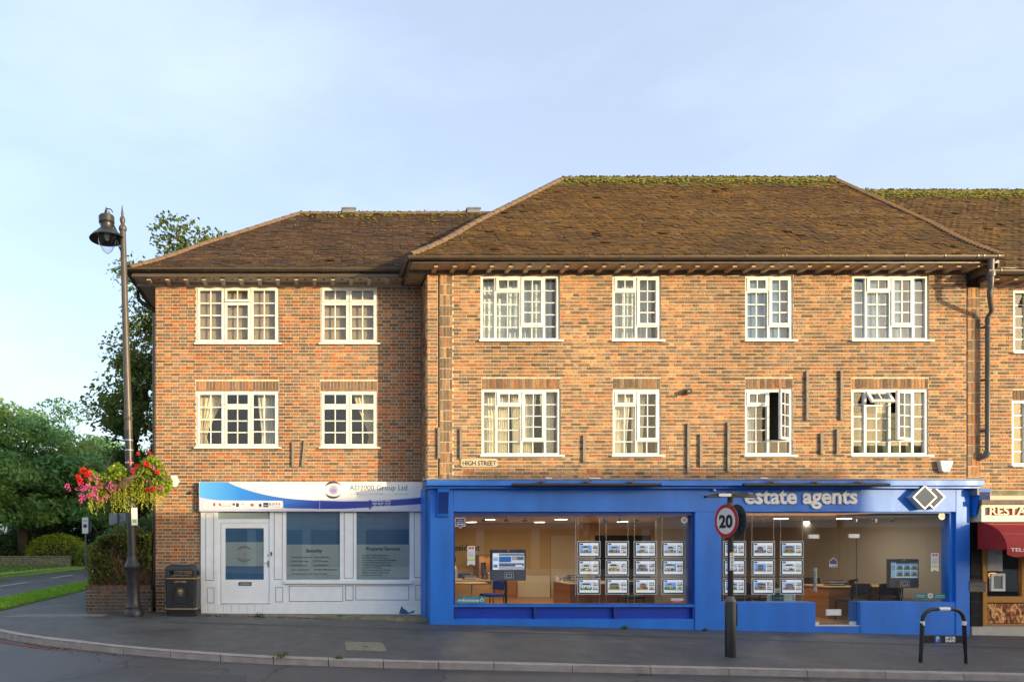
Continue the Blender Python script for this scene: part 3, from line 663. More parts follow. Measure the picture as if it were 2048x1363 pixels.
TILE_R = [(.108, .056, .014), (.090, .046, .012), (.125, .068, .016), (.078, .040, .012), (.104, .062, .013)]
TILE_L = [(.078, .043, .023), (.066, .036, .020), (.090, .050, .026), (.058, .032, .019), (.074, .045, .021)]
def roof(bld, name, x0, x1, ye, ze, yr, zr, hipL=None, hipR=None, verge=(0, 0), bell=.9, green=.5, brown=.5, solo_n=300, backdepth=None, near=0, pal=None):
    """tiled front slope between eave (ye,ze) and ridge (yr,zr); hipL/hipR: run along x at the ridge (None = vertical verge)"""
    run, rise = yr - ye, zr - ze
    def prof(t):                                       # t 0..1 up the slope, with sprocketed (flatter) eaves
        return (ye + run * t, ze + rise * (t - 0.012 * math.sin(math.pi * min(1, t / .34)) * (t < .34)))
    xl = lambda t: x0 + (hipL or 0) * t; xr = lambda t: x1 - (hipR or 0) * t + verge[1] * t
    N = 16; mb = MB(); vs_ = []
    for j in range(N + 1):
        t = j / N; y, z = prof(t); vs_ += [(xl(t), y, z), (xr(t), y, z)]
    mb.add(vs_, [(2 * j, 2 * j + 1, 2 * j + 3, 2 * j + 2) for j in range(N)])
    yb = yr + (yr - ye) if backdepth is None else backdepth       # hidden slopes as plain decks
    mb.add([(xl(1), yr, zr), (xr(1), yr, zr), (x1, yb, ze), (x0, yb, ze)], [(0, 1, 2, 3)])
    if hipL is not None:
        hv = []
        for j in range(N + 1): y, z = prof(j / N); hv += [(xl(j / N), y, z), (xl(j / N), yb - (yb - yr) * (j / N), z)]
        mb.add(hv, [(2 * j + 1, 2 * j, 2 * j + 2, 2 * j + 3) for j in range(N)])
    elif True:
        hv = [(x0, *prof(j / N)) for j in range(N + 1)]; mb.add([(a, b, c) for a, b, c in hv] + [(x0, yb, ze)], [tuple(range(N + 2))[::-1]])
    if hipR is not None: mb.add([(x1, ye, ze), (xr(1), yr, zr), (x1, yb, ze)], [(0, 2, 1)])
    else:
        hv = [(xr(j / N), *prof(j / N)) for j in range(N + 1)]; mb.add(hv + [(x1, yb, ze)], [tuple(range(N + 2))])
    deck = part(name, mb, 'weathered', bld)
    Ls = math.hypot(run, rise); rows = int(Ls / .105); tw = .168; blocks = []
    krow = {}
    for j in range(rows + 1):
        krow[j] = R.uniform(.80, 1.2)
        t0, t1 = max(-.012, j / rows - .012), min(1.0, (j + 1.35) / rows)
        ya, za = prof(max(0, t0)); yb_, zb_ = prof(t1); ya -= .03 if j == 0 else 0
        a, b = xl(max(0, t0)), xr(max(0, t0)); off_ = (j % 2) * tw / 2; u = a - off_
        while u < b:
            ua, ub = max(u + .001, xl(t0) - .01), min(u + tw - .001, xr(t0) + .01)
            if ub - ua > .03: blocks.append((j, ua, ub, ya, za, yb_, zb_, t0))
            u += tw
    pick = set(sorted(range(len(blocks)), key=lambda i: (blocks[i][0], abs((blocks[i][1]) - near)))[:solo_n]); rest = MB()
    for i, (j, ua, ub, ya, za, yb_, zb_, t0) in enumerate(blocks):
        m = rest if i not in pick else MB()
        lift = .030 + R.uniform(-.010, .014) + (.03 if R.random() < .006 else 0); c = R.choice(pal or TILE_R); k = R.uniform(.88, 1.1) * krow[j]; c = tuple(q * k for q in c)
        # lichen and moss colour by patch
        nn = math.sin(ua * 1.3 + 1.7 * math.sin(t0 * 7 + ua * .4)) * math.sin(t0 * 9 + ua * .7) * .5 + .5
        if R.random() < brown * .55 * nn ** 1.2: c = (c[0] * 1.25, c[1] * 1.12, c[2] * .62)
        if t0 > .86 and R.random() < green * (t0 - .84) * 6: c = (.135, .135, .025)
        tl = R.uniform(-.003, .003); s1 = ua + tl * 2; th = .020
        dy, dz = yb_ - ya, zb_ - za; ln = math.hypot(dy, dz); ny, nz_ = -dz / ln, dy / ln
        P = lambda x, y, z, h: (x, y + ny * h, z + nz_ * h)
        v = [P(s1, ya, za, lift), P(ub, ya, za, lift + tl), P(ub, yb_, zb_, .006), P(ua, yb_, zb_, .006), P(s1, ya, za, lift - th), P(ub, ya, za, lift - th + tl)]
        fs_ = [(0, 1, 2, 3), (4, 5, 1, 0), (4, 0, 3), (1, 5, 2)]
        m.add(v, fs_, c)
        if m is not rest: part('roof_tile', m, 'tile', deck)
    part('tiling', rest, 'tile', deck, stuff=True)
    # hips and ridge: half-round tiles bedded in mortar
    def round_tiles(nm_, p0f, n, r):
        for i in range(n):
            a, b = Vector(p0f(i / n)), Vector(p0f((i + 1.05) / n)); m = MB(); d = (b - a).normalized(); x = d.cross(Vector((0, 0, 1))).normalized(); u = x.cross(d); vs_ = []
            for p, rr in ((a, r * 1.06), (b, r * .96)):
                for q in range(9): an = math.pi * (q / 8) * 1.1 - .16; vs_.append(p + x * math.cos(an) * rr + u * (math.sin(an) * rr * .75 - .01 + R.uniform(-.004, .004)))
            m.add(vs_, [(q, q + 1, q + 10, q + 9) for q in range(8)] + [tuple(range(9))[::-1]]); m.f = [q[::-1] for q in m.f]
            part(nm_, m, 'ridge_clay' if nm_ == 'hip_tile' or green < .5 else 'ridge_moss', deck, smooth=50)
    if hipL is not None: round_tiles('hip_tile', lambda t: (xl(min(t, 1)), *prof(min(t, 1))), int(Ls * 1.25 / .3), .105)
    round_tiles('ridge_tile', lambda t: (xl(1) + (xr(1) - xl(1)) * t, yr, zr - .02), max(1, int((xr(1) - xl(1)) / .34)), .12)
    if verge[1]:
        for j in range(rows):
            t = j / rows; y, z = prof(t); y2, z2 = prof(min(1, t + 1.2 / rows)); m = MB(); xx = xr(t); m.bar((xx - .03, y - .02, z + .052), (xx - .03, y2, z2 + .028), .17, .03, up=(0, -.6, .8)); part('verge_tile', m, 'ridge_clay', deck)
    # moss cushions
    ms = MB()
    def cushion(x, t, s, col):
        y, z = prof(min(t, 1)); ms.lathe([(s, 0), (s * .9, s * .35), (s * .5, s * .62), (.002, s * .7)], (x, y - .02, z + .01), 6, col)
    n = int((xr(1) - xl(1)) * 170 * green)
    for _ in range(n): ms.lathe((lambda s: [(s, 0), (s * .85, s * .4), (.002, s * .7)])(R.uniform(.015, .032)), (R.uniform(xl(1) - .02, xr(1) + .02), yr - R.uniform(-.02, .13), zr + R.uniform(-.02, .045)), 6, R.choice([(.20, .19, .025), (.15, .16, .022), (.26, .22, .03), (.09, .10, .02)]))
    for _ in range(n):
        t = 1.012 - abs(R.gauss(0, .06)); cushion(R.uniform(xl(1), xr(1)), t, R.uniform(.02, .06), R.choice([(.20, .19, .025), (.15, .16, .022), (.24, .20, .03), (.10, .11, .02)]))
    n = int((x1 - x0) * 150 * brown)
    for _ in range(n):
        t = R.random() ** .8; x = R.uniform(xl(t), xr(t)); nn = math.sin(x * 1.3 + 1.7 * math.sin(t * 7 + x * .4)) * math.sin(t * 9 + x * .7) * .5 + .5
        if R.random() < nn ** 2.2: cushion(x, t, R.uniform(.012, .036), R.choice([(.20, .115, .018), (.16, .095, .018), (.22, .14, .025), (.12, .09, .018), (.07, .05, .015)]))
    for _ in range(int((x1 - x0) * 9)):
        t = R.random(); cushion(R.uniform(xl(t), xr(t)), t, R.uniform(.010, .022), R.choice([(.42, .36, .30), (.34, .30, .22)]))
    part('roof_moss', ms, 'moss', deck, smooth=70, stuff=True)
    return deck, prof, xl, xr
def eaves(bld, x0, x1, Y, over, zs, wood, frieze_mat, frieze_h, pitch, holes=False, x_b0=None, tip='eave_cream', ends=True, br=.32):
    """soffit boards, rafter brackets, frieze, fascia for a straight eave"""
    so_ = MB(); so_.box(x0, x1, Y - over, Y - .002, zs, zs + .03); sof = part('soffit', so_, wood, bld)
    fr = MB(); fr.box(x0 + over * .0, x1, Y - .028, Y - .003, zs - frieze_h, zs - .001); part('frieze', fr, frieze_mat, bld)
    fa = MB(); fa.box(x0, x1, Y - over - .03, Y - over - .001, zs - .02, zs + .16); part('fascia', fa, 'gutter', bld)  # shadow line under the gutter put into this board's dark colour
    n = int((x1 - x0) / pitch); xs_ = (x_b0 if x_b0 is not None else x0 + .2)
    for i in range(n + 1):
        x = xs_ + i * pitch
        if x + .05 > x1: break
        b = MB(); b.box(x - .042, x + .042, Y - over + .07, Y - .03, zs - .062, zs - .001); part('rafter_bracket', b, wood, sof)
        if holes:
            h = MB(); h.lathe([(.032, 0), (.032, .006)], (x + pitch / 2, Y - over / 2 - .02, zs - .006), 10); part('vent_hole', h, 'line_dark', sof)
def gutter(bld, path, r, clips, mat='gutter'):
    mb = MB(); P = [Vector(p) for p in path]; vs_ = []; n = 9
    for i, p in enumerate(P):
        d = (P[min(i + 1, len(P) - 1)] - P[max(i - 1, 0)]).normalized(); x = d.cross(Vector((0, 0, 1))).normalized(); k = 1 / max(.6, abs(d.dot((P[min(i + 1, len(P) - 1)] - P[i]).normalized()) if i < len(P) - 1 else 1))
        for rr in (r, r - .008):
            for j in range(n):
                a = math.pi + math.pi * j / (n - 1); vs_.append(p + x * math.cos(a) * rr * k + Vector((0, 0, math.sin(a) * rr)))
    w_ = 2 * n; fs_ = []
    for i in range(len(P) - 1):
        for j in range(n - 1):
            fs_.append((i * w_ + j, i * w_ + j + 1, (i + 1) * w_ + j + 1, (i + 1) * w_ + j)); fs_.append((i * w_ + n + j + 1, i * w_ + n + j, (i + 1) * w_ + n + j, (i + 1) * w_ + n + j + 1))
        for (a, b) in ((0, n), (2 * n - 1, n - 1)): fs_.append((i * w_ + a, (i + 1) * w_ + a, (i + 1) * w_ + b, i * w_ + b))
    for i in (0, len(P) - 1): fs_.append(tuple(i * w_ + j for j in range(n)))
    mb.add(vs_, fs_); g = part('gutter', mb, mat, bld, smooth=50)
    for (x, y, z, w2) in clips:
        c = MB(); c.T = None; vv = []
        for xx in (x - w2 / 2, x + w2 / 2):
            for rr in (r + .010, r + .001):
                for j in range(n): a = math.pi + math.pi * j / (n - 1); vv.append((xx, y + math.cos(a) * rr, z + math.sin(a) * rr + .006))
        ff = []
        for j in range(n - 1): ff += [(j, j + 1, w_ + j + 1, w_ + j), (j, n + j, n + j + 1, j + 1), (w_ + j, w_ + j + 1, w_ + n + j + 1, w_ + n + j)]
        c.add(vv, ff); part('gutter_clip', c, mat, g)
    return g
# ------------------------------------------------------------------ corner block (left)
lx = lambda p: PX(p, YL); lz = lambda p: PZ(p, YL)
rx = lambda p: PX(p, YR); rz_ = lambda p: PZ(p, YR)
sx = lambda p: PX(p, YS); sz = lambda p: PZ(p, YS)
XL0, XRC, XR1 = lx(311), rx(855), rx(1933)
ZE = 7.65
LB = thing('corner_building', 'lower red brick corner block with white wooden windows beside the street lamp', 'building', (XL0, YL, 0))
holesL = []
vent = .26
C3 = [(1, [(1, 's', 2, 4, 0)]), (1, [(vent, 's', 2, 1, 0), (1 - vent, 's', 2, 3, 0)]), (1, [(1, 's', 2, 4, 0)])]
C3o = [(1, [(1, 's', 2, 4, 0)]), (1, [(vent, 's', 2, 1, -6), (1 - vent, 's', 2, 3, 0)]), (1, [(1, 's', 2, 4, 0)])]
C2 = [(1, [(vent, 's', 2, 1, 0), (1 - vent, 's', 2, 3, 0)]), (1, [(vent, 's', 2, 1, 0), (1 - vent, 's', 2, 3, 0)])]
kw = dict(mat='white_paint', glass='glass_old', frame=.035, sash=.05, bar=.026, recess=.02, openings=holesL)
wl_ = [make_window(LB, 393, 557, 574, 686, YL, C3o, **kw), make_window(LB, 642, 754, 574, 686, YL, C2, **kw),
       make_window(LB, 393, 557, 782, 894, YL, C3, **kw), make_window(LB, 642, 754, 782, 894, YL, C2, **kw)]
for x0, x1, z0, z1 in wl_[:2]:
    solo('blind_or_reflection', MB().box(x0 - .05, x1 + .05, YL + .13, YL + .14, z0 - .02, z1 + .02), 'blind', 'plain taupe blind drawn down behind a top floor window of the corner block', 'blind', group='blinds of the corner block')
x0, x1, z0, z1 = wl_[2]
g1 = 'tied curtains of the corner block'
curtain(x0 + .02, x0 + .62, z0 - .1, z1 + .05, YL + .2, 'curtain', 'cream curtain tied back at the left of the wide lower window, corner block', g1, tie=.72, side=1, folds=6)
curtain(x1 - .5, x1 - .02, z0 - .1, z1 + .05, YL + .2, 'net', 'white curtain hanging straight at the right of the wide lower window, corner block', g1, tie=.2, side=-1, folds=6)
x0, x1, z0, z1 = wl_[3]
curtain(x1 - .55, x1 - .02, z0 - .1, z1 + .05, YL + .2, 'curtain', 'cream curtain tied back in the narrow window above the white shopfront', g1, tie=.75, side=-1, folds=6)
shopL = (lx(400), XRC + .3, -1, lz(963)); 
sold = [(lx(392), lx(558), wl_[2][3] + .012, wl_[2][3] + .235), (lx(641), lx(755), wl_[3][3] + .012, wl_[3][3] + .235)]
brick_wall(LB, front_map(YL), XL0, XRC + .3, -.4, lz(572), holesL + [shopL], (RED_L, BRN_L), dark=.74, soldier=sold, near=(0, 3.2))
# left flank and back of the block (out of sight from the street corner)
m = MB(); m.box(XL0, XL0 + .25, YL + .26, 22, -.4, lz(572)); m.box(XL0 + .25, XRC + .3, 21.75, 22, -.4, lz(572)); part('flank_wall', m, 'opp_brick', LB)
eaveL = XL0 - .42
OV = .42
eaves(LB, eaveL, XRC - .45, YL, OV, lz(566), 'eave_cream', 'eave_cream', .075, .41, holes=True, x_b0=lx(304))
# soffit returning along the flank
m = MB(); m.box(eaveL, XL0 - .002, YL + .001, 22.4, lz(566), lz(566) + .03); part('soffit', m, 'eave_cream', LB)
m = MB(); m.box(eaveL - .03, eaveL - .001, YL - OV, 22.4, lz(566) - .02, lz(566) + .16); part('fascia', m, 'weathered', LB)
yg = YL - OV - .10; zg = ZE + .045
gutter(LB, [(eaveL - .1, 22.4, zg), (eaveL - .1, yg, zg), (XRC - .52, yg, zg)], .072, [(PX(p, yg), yg, zg, .03) for p in (300, 411, 526)] + [(PX(647, yg), yg, zg, .05), (PX(655, yg), yg, zg, .05)])
roof(LB, 'roof', eaveL - .06, 6.4, YL - OV - .06, ZE + .06, 18.7, 10.42, hipL=3.72, hipR=None, green=.22, brown=.42, backdepth=22.4, near=0, pal=TILE_L)
m = MB()
for p in (697, 945):
    m = MB(); X = PX(p, 18.7); m.box(X - .17, X + .17, 18.55, 18.85, 10.40, 10.50); m.box(X - .19, X + .19, 18.53, 18.87, 10.50, 10.53); part('ridge_vent', m, 'lead', LB)
# downpipe on the flank
m = MB(); px_, py_ = eaveL - .1, 16.4
m.tube([(px_, py_, zg - .06), (px_, py_, zg - .3), (px_ + .10, py_, zg - .42), (XL0 - .12, py_, zg - .58), (XL0 - .05, py_, zg - .75), (XL0 - .05, py_, .05)], .045, 10)
m.tube([(XL0 - .045, YL + .06, 6.9), (XL0 - .045, YL + .06, .2)], .04, 8); part('downpipe', m, 'black', LB, smooth=50)
# timber strips left on the wall
def battens(bld, lst, Y, S_px):
    for (p, a, b, *lean) in lst:
        dx = lean[0] if lean else 0; m = MB(); w_ = .03
        xa, xb = PX(p + dx, Y), PX(p, Y); m.bar((xb, Y - .025, PZ(b, Y)), (xa, Y - .025, PZ(a, Y)), .055, .045, up=(0, 1, 0)); part('timber_batten', m, 'batten', bld)
battens(LB, [(586, 883, 933), (605, 880, 932, 5)], YL, 88)

# shopfront of the corner block: white panelled timber
yf = YL - .05
A = lambda p: PX(p, yf); B = lambda p: PZ(p, yf)
zb_ = PZ(1229, yf)
m = MB()                                                  # frame members with a real opening for door and windows
m.box(A(401.5), A(436), yf, YL + .1, PZ(1207, yf), B(1015))
m.box(A(539.5), A(572.5), yf + .001, YL + .1, PZ(1207, yf), B(1015))
m.box(A(680), A(713), yf + .002, YL + .1, B(1159), B(1015)); m.box(A(819.5), XRC + .0, yf + .001, YL + .1, PZ(1207, yf), B(1015))
m.box(A(572.5), A(819.5), yf + .003, YL + .1, B(1207), B(1159)); m.box(A(436), A(539.5), yf + .02, YL + .1, B(1045), B(1037))
m.box(A(436), A(441), yf + .02, YL + .1, B(1207), B(1045)); 
SF = part('shopfront', m, 'shop_white', LB)
def panel(x0, x1, y0, y1, Y=yf):
    """recessed panel with beading: dark joint, then a slightly raised field"""
    q = MB(); e = .012
    ring(q, A(x0), A(x1), B(y1), B(y0), .010, Y - .003, Y + .002); part('panel_joint', q, 'line_dark', SF)
    q = MB(); ring(q, A(x0) + e, A(x1) - e, B(y1) + e, B(y0) - e, .02, Y - .008, Y + .003); q.box(A(x0) + e + .02, A(x1) - e - .02, Y - .004, Y + .003, B(y1) + e + .02, B(y0) - e - .02); part('panel', q, 'shop_white', SF)
for q in ((411, 428, 1026, 1160), (414, 428.5, 1174, 1205), (548, 565, 1024, 1158), (551, 566, 1173, 1203), (688, 707, 1024, 1156), (828, 846, 1023, 1154), (831, 846, 1169, 1199)): panel(*q)
for q in ((578, 686, 1171, 1202), (691, 706.5, 1170, 1200), (711, 818, 1170, 1199)): panel(*q)
m = MB(); m.box(A(569), A(825), yf - .07, yf + .004, B(1166), B(1158.5)); part('window_sill', m, 'shop_white', SF, bevel=.006)
m = MB(); m.box(A(402), XRC, yf - .006, YL + .1, PZ(1240, yf), PZ(1207.3, yf)); pl = part('plinth', m, 'shop_white', LB)
m = MB()                                                   # flaking paint with blue underneath
pp = [(798, 1226), (800, 1219), (803, 1210), (806, 1215), (812, 1219), (817, 1224), (822, 1222), (829, 1219), (828, 1224), (815, 1227)]
m.plate([(A(a), B(b)) for a, b in pp][::-1], yf - .0085, yf - .006); part('bare_patch', m, 'blind_blue', LB, label='bare blue patch where the white paint has flaked')
# tiled joints in the painted plinth
for k, p in enumerate((416, 430, 447, 463, 478, 494, 509, 525)): 
    m = MB(); m.box(A(p) - .002, A(p) + .002, yf - .0075, yf - .006, B(1222 + (k % 2) * 2), B(1209)); part('plinth_joint', m, 'line_dark', pl)
# stone step below
m = MB(); x0, x1 = A(400), XRC - .02
m.add([(x0, 15.55, gz(x0, 15.4) - .1), (x1 + .1, 15.0, gz(x1, 15.0) - .15), (x1 + .1, YL, -.2), (x0, YL, -.2), (x0, 15.60, .080), (x1 + .1, 15.03, .058), (x1 + .1, YL, .055), (x0, YL, .075)],
      [(3, 2, 1, 0), (4, 5, 6, 7), (0, 1, 5, 4), (1, 2, 6, 5), (2, 3, 7, 6), (3, 0, 4, 7)])
part('stone_step', m, 'stone', LB, bevel=.012)
# door
m = MB(); dy = yf + .03
d0, d1, dz0, dz1 = A(441.6), A(540), B(1207), B(1045)
ring(m, d0 + .004, d1 - .004, dz0 + .012, dz1 - .004, (A(450) - d0, d1 - A(527.7), B(1159.5) - dz0, dz1 - B(1055)), dy, dy + .05)
door = part('door', m, 'door_white', LB)
m = MB(); m.box(A(450), A(527.7), dy + .02, dy + .026, B(1159.5), B(1055)); part('pane', m, 'glass_shop', door)
m = MB(); m.box(A(450), A(527.7), dy + .0265, dy + .034, B(1159.5), B(1131.8)); m.box(A(450), A(527.7), dy + .0265, dy + .034, B(1083), B(1055)); part('blue_film', m, 'blind_blue', door)
m = MB(); m.box(A(450), A(527.7), dy + .0265, dy + .035, B(1131.7), B(1083.1)); part('frosted_band', m, 'frost', door)
def eye_logo(owner, cx, cz, s, y, lab=None, m1='grey_text', m2='print', alpha=1.0):
    """eye-shaped emblem: two sweeping lids round a globe"""
    for sg in (1, -1):
        q = MB(); up = []; lo = []
        for i in range(15):
            t = i / 14; a = math.pi * (.13 + .74 * t); x = math.cos(a) * -1.0; w_ = .26 * math.sin(math.pi * (t ** .7 if sg > 0 else 1 - (1 - t) ** .7)) + .01
            zc = math.sin(a) * .82 + .02; up.append((cx + sg * x * s, cz + sg * (zc + w_ / 2) * s)); lo.append((cx + sg * x * s, cz + sg * (zc - w_ / 2) * s))
        q.plate(lo + up[::-1], y - .002, y); part('logo_lid', q, m1, owner)
    q = MB(); n = 22
    q.plate([(cx + math.cos(2 * math.pi * i / n) * .52 * s, cz + math.sin(2 * math.pi * i / n) * .52 * s) for i in range(n)], y - .002, y, (.40, .39, .42) if alpha == 1 else (.23, .27, .28)); part('logo_globe', q, m2, owner)
    q = MB(); n = 14
    q.plate([(cx + math.cos(2 * math.pi * i / n) * .30 * s * (1 + .25 * math.sin(i * 2.3)), cz - .10 * s + math.sin(2 * math.pi * i / n) * .26 * s) for i in range(n)], y - .004, y - .0022, (.30, .22, .52) if alpha == 1 else (.20, .22, .24)); part('logo_land', q, m2, owner)
nm('logo_soft', (0.15, 0.17, 0.175), None, 5, 0.5)
eye_logo(door, A(488.5), B(1107), A(505.5) - A(488.5), dy + .0195, m1='logo_soft', alpha=.5)
m = MB(); m.box(A(477), A(503), dy - .008, dy, B(1170.5), B(1163)); part('letter_plate', m, 'zinc_box', door)
m = MB(); m.box(A(480), A(500), dy - .010, dy - .008, B(1169), B(1165)); part('letter_flap', m, 'steel', door)
m = MB(); e = .006; ring(m, A(451), A(529.5), B(1191.5), B(1172.5), .012, dy - .003, dy + .001); part('door_panel', m, 'shop_white', door)
m = MB(); m.box(A(534.5), A(538.5), dy - .012, dy, B(1133), B(1120)); m.tube([(A(536.5), dy - .012, B(1125)), (A(536.5), dy - .05, B(1125)), (A(528), dy - .05, B(1125))], .009, 8); part('handle', m, 'steel', door, smooth=50)
m = MB(); m.lathe([(.02, 0), (.02, .014)], (A(536), dy, B(1109)), 12, axis='y'); part('lock', m, 'steel', door)
m = MB(); m.box(A(541.5), A(544), yf - .02, yf, B(1110), B(1103)); part('door_bell', m, 'black', door)
m = MB(); m.box(A(436), A(539.5), yf + .05, yf + .056, B(1037), B(1022)); fl = part('fanlight', m, 'frost', LB)
# two display windows: blue blind above, frosted lettering band below
def shopwin(x0, x1, title, tx, tz, cols, rows):
    w_ = part('shop_window', MB().box(A(x0), A(x1), yf + .03, yf + .036, B(1158.6), B(1020)), 'glass_shop', LB)
    m = MB(); n = 16
    for i in range(n):
        a, b = A(x0) + (A(x1) - A(x0)) * i / n, A(x0) + (A(x1) - A(x0)) * (i + 1) / n; m.add([(a, yf + .075, B(1090)), (b, yf + .082, B(1090)), (b, yf + .082, B(1018)), (a, yf + .075, B(1018))], [(0, 1, 2, 3)]); 
    part('vertical_blind', m, 'blind_blue', w_)
    m = MB(); m.box(A(x0), A(x1), yf + .0365, yf + .040, B(1158.6), B(1088)); part('frosted_film', m, 'frost', w_)
    m = MB(); m.text(title, A(tx[0]), A(tx[1]), B(tz), yf + .029, .0015, bold=.012); part('lettering', m, 'film_text', w_)
    for cx0, items in cols:
        for (s, wpx), r_ in zip(items, rows):
            m = MB(); m.text(s, A(cx0), A(cx0 + wpx), B(r_), yf + .029, .0012, bold=.006, h=.034); part('lettering', m, 'film_text', w_)
shopwin(573, 680, 'Security', (612, 644), 1103.5, [(582, [('·Corporate Security', 41), ('·Static Guarding', 34), ('·Retail Security', 32), ('·Door Supervisors', 37), ('·Consultancy Services', 43)]),
        (627, [('·Event Security', 31), ('·CCTV Services', 30), ('·Dog Handlers', 29), ('·Facilities Management', 48), ('·Key Holding', 27)])], [1114.5, 1122.5, 1131, 1139.5, 1148])
shopwin(713, 819, 'Property Services', (733, 800), 1099.5, [(724, [('·Property Management', 52), ('·Building Maintenance', 50), ('·Plumbing, Heating & Drainage', 69), ('·Repairs & Refurbishment', 58), ('·Vacant Property Services', 58), ('·General Building', 38), ('·Private Residential Work', 57), ('·Office Support Services', 54), ('·Cleaning Services', 41)])],
        [1110.5, 1115.5, 1120.5, 1125.5, 1130.5, 1135.5, 1140.5, 1145.5, 1150.5])
# its sign board
FS = thing('fascia_sign', 'white and blue swoosh sign board reading AD2000 Group Ltd above the white shopfront', 'shop sign', (A(624), yf - .12, B(1022)))
ys = yf - .10; SA = lambda p: PX(p, ys); SB = lambda p: PZ(p, ys)
part('board', MB().box(SA(398), SA(850), ys, YL + .05, SB(1022), SB(963)), 'sign_white', FS)
u1 = lambda u, v: (SA(390 + u / 8.533), SB(955 + v / 8.533)); u2 = lambda u, v: (SA(630 + u / 8.904), SB(955 + v / 8.904))
top = [u1(*q) for q in ((550, 70), (620, 105), (700, 140), (800, 178), (900, 210), (1000, 240), (1100, 265), (1200, 290), (1300, 310), (1400, 327), (1500, 342), (1650, 360), (1800, 372), (2040, 388))] + [u2(*q) for q in ((90, 403), (500, 418), (950, 414), (1400, 390), (1700, 368), (1955, 343))]
bot = [u1(*q) for q in ((76, 332), (160, 350), (250, 366), (400, 382), (800, 386), (1480, 388), (1500, 400), (1510, 515), (1700, 520), (2040, 524))] + [u2(*q) for q in ((90, 552), (500, 550), (950, 526), (1500, 490), (1955, 462))]
def fan(mb, lo, up, y):
    """strip between two left-to-right curves, resampled so it stays a clean band"""
    xs = sorted({p[0] for p in lo} | {p[0] for p in up})
    def ev(c, x): 
        return float(np.interp(x, [p[0] for p in c], [p[1] for p in c]))
    a = max(lo[0][0], up[0][0]); b = min(lo[-1][0], up[-1][0]); xs = [x for x in xs if a <= x <= b]
    mb.add([(x, y, ev(lo, x)) for x in xs] + [(x, y, ev(up, x)) for x in xs], [(i, i + 1, i + 1 + len(xs), i + len(xs)) for i in range(len(xs) - 1)])
m = MB(); TL = (SA(398.3), SB(963.2)); fan(m, bot, [TL] + top, ys - .003); part('blue_swoosh', m, 'swoosh', FS)
shift = [(p[0], p[1]) for p in top]; lil = [(p[0] + .02, p[1] + (.10 - .08 * min(1, i / 10))) for i, p in enumerate(top)]
m = MB(); fan(m, [(p[0], p[1]) for p in top], [(p[0], min(p[1], TL[1])) for p in lil], ys - .0045); part('lilac_swoosh', m, 'lilac', FS)
m = MB(); fan(m, [(SA(398.3), SB(1021.7)), (SA(849.7), SB(1021.7))], bot, ys - .0055); part('lilac_band', m, 'lilac', FS)
m = MB(); pa, pb = u1(150, 528), u1(1490, 402); r_ = .05; pts = []
for cxq, czq, a0 in ((pb[0] - r_, pa[1] + r_, -90), (pb[0] - r_, pb[1] - r_, 0), (pa[0] + r_, pb[1] - r_, 90), (pa[0] + r_, pa[1] + r_, 180)):
    for i in range(5): a = math.radians(a0 + 22.5 * i); pts.append((cxq + math.cos(a) * r_, czq + math.sin(a) * r_))
m.plate(pts, ys - .009, ys - .004); part('badge_strip', m, 'sign_white', FS)
yb2 = ys - .0092
def chip(u0, v0, u_1, v1, c): 
    q = MB(); a, b = u1(u0, v1), u1(u_1, v0); q.box(a[0], b[0], yb2 - .0015, yb2, a[1], b[1], c); part('accreditation_mark', q, 'print', FS)
for q in ((180, 445, 235, 500, (.62, .60, .52)), (310, 425, 350, 480, (.45, .05, .05)), (265, 490, 395, 500, (.4, .35, .33)), (405, 430, 440, 475, (.50, .06, .06)), (640, 430, 684, 470, (.08, .09, .10)), (700, 430, 752, 495, (.05, .06, .11)), (795, 425, 835, 470, (.30, .45, .60)), (775, 485, 930, 493, (.25, .28, .35)),
          (945, 432, 1005, 488, (.55, .20, .18)), (955, 452, 995, 466, (.75, .74, .72)), (1082, 430, 1145, 500, (.40, .42, .44)), (1095, 445, 1132, 485, (.68, .68, .68)), (1165, 422, 1252, 500, (.02, .03, .10)), (1270, 486, 1450, 494, (.40, .35, .35))): chip(*q)
for s, ua, ub, v, h_, mm in (('bsia', 440, 552, 488, .045, 'grey_text'), ('BIFM', 1262, 1450, 470, .062, 'grey_text'), ('ics', 1180, 1240, 475, .03, 'sign_white')):
    q = MB(); a, b = u1(ua, v), u1(ub, v); q.text(s, a[0], b[0], a[1], yb2 - .002, .001, h=h_); part('lettering', q, mm, FS)
q = MB(); q.bar((*u1(565, 480)[:1], yb2 - .001, u1(0, 470)[1]), (u1(580, 0)[0], yb2 - .001, u1(0, 488)[1]), .012, .002, up=(0, 1, 0)); q.bar((u1(580, 0)[0], yb2 - .001, u1(0, 488)[1]), (u1(620, 0)[0], yb2 - .001, u1(0, 435)[1]), .012, .002, up=(0, 1, 0)); part('tick_mark', q, 'grey_text', FS)
a, b = u2(615, 218), u2(1640, 218); q = MB(); q.text('AD2000 Group Ltd', a[0], b[0], a[1], ys, .002); part('lettering', q, 'grey_text', FS)
nm('soft_text', (0.30, 0.30, 0.31), None, 5, 0.5)
for s, ua, ub in (('AD2000', 620, 775), ('Ltd / AD2000', 962, 1215), ('Services Ltd', 1418, 1660)):
    a, b = u2(ua, 298), u2(ub, 298); q = MB(); q.text(s, a[0], b[0], a[1], ys, .0015, h=.034); part('lettering', q, 'soft_text', FS)
for ua, ub in ((790, 945), (1240, 1395)):
    a, b = u2(ua, 294), u2(ub, 302); q = MB(); q.bar((a[0], ys - .001, a[1]), (b[0], ys - .001, b[1]), .006, .002, up=(0, 1, 0)); part('worn_lettering', q, 'soft_text', FS)
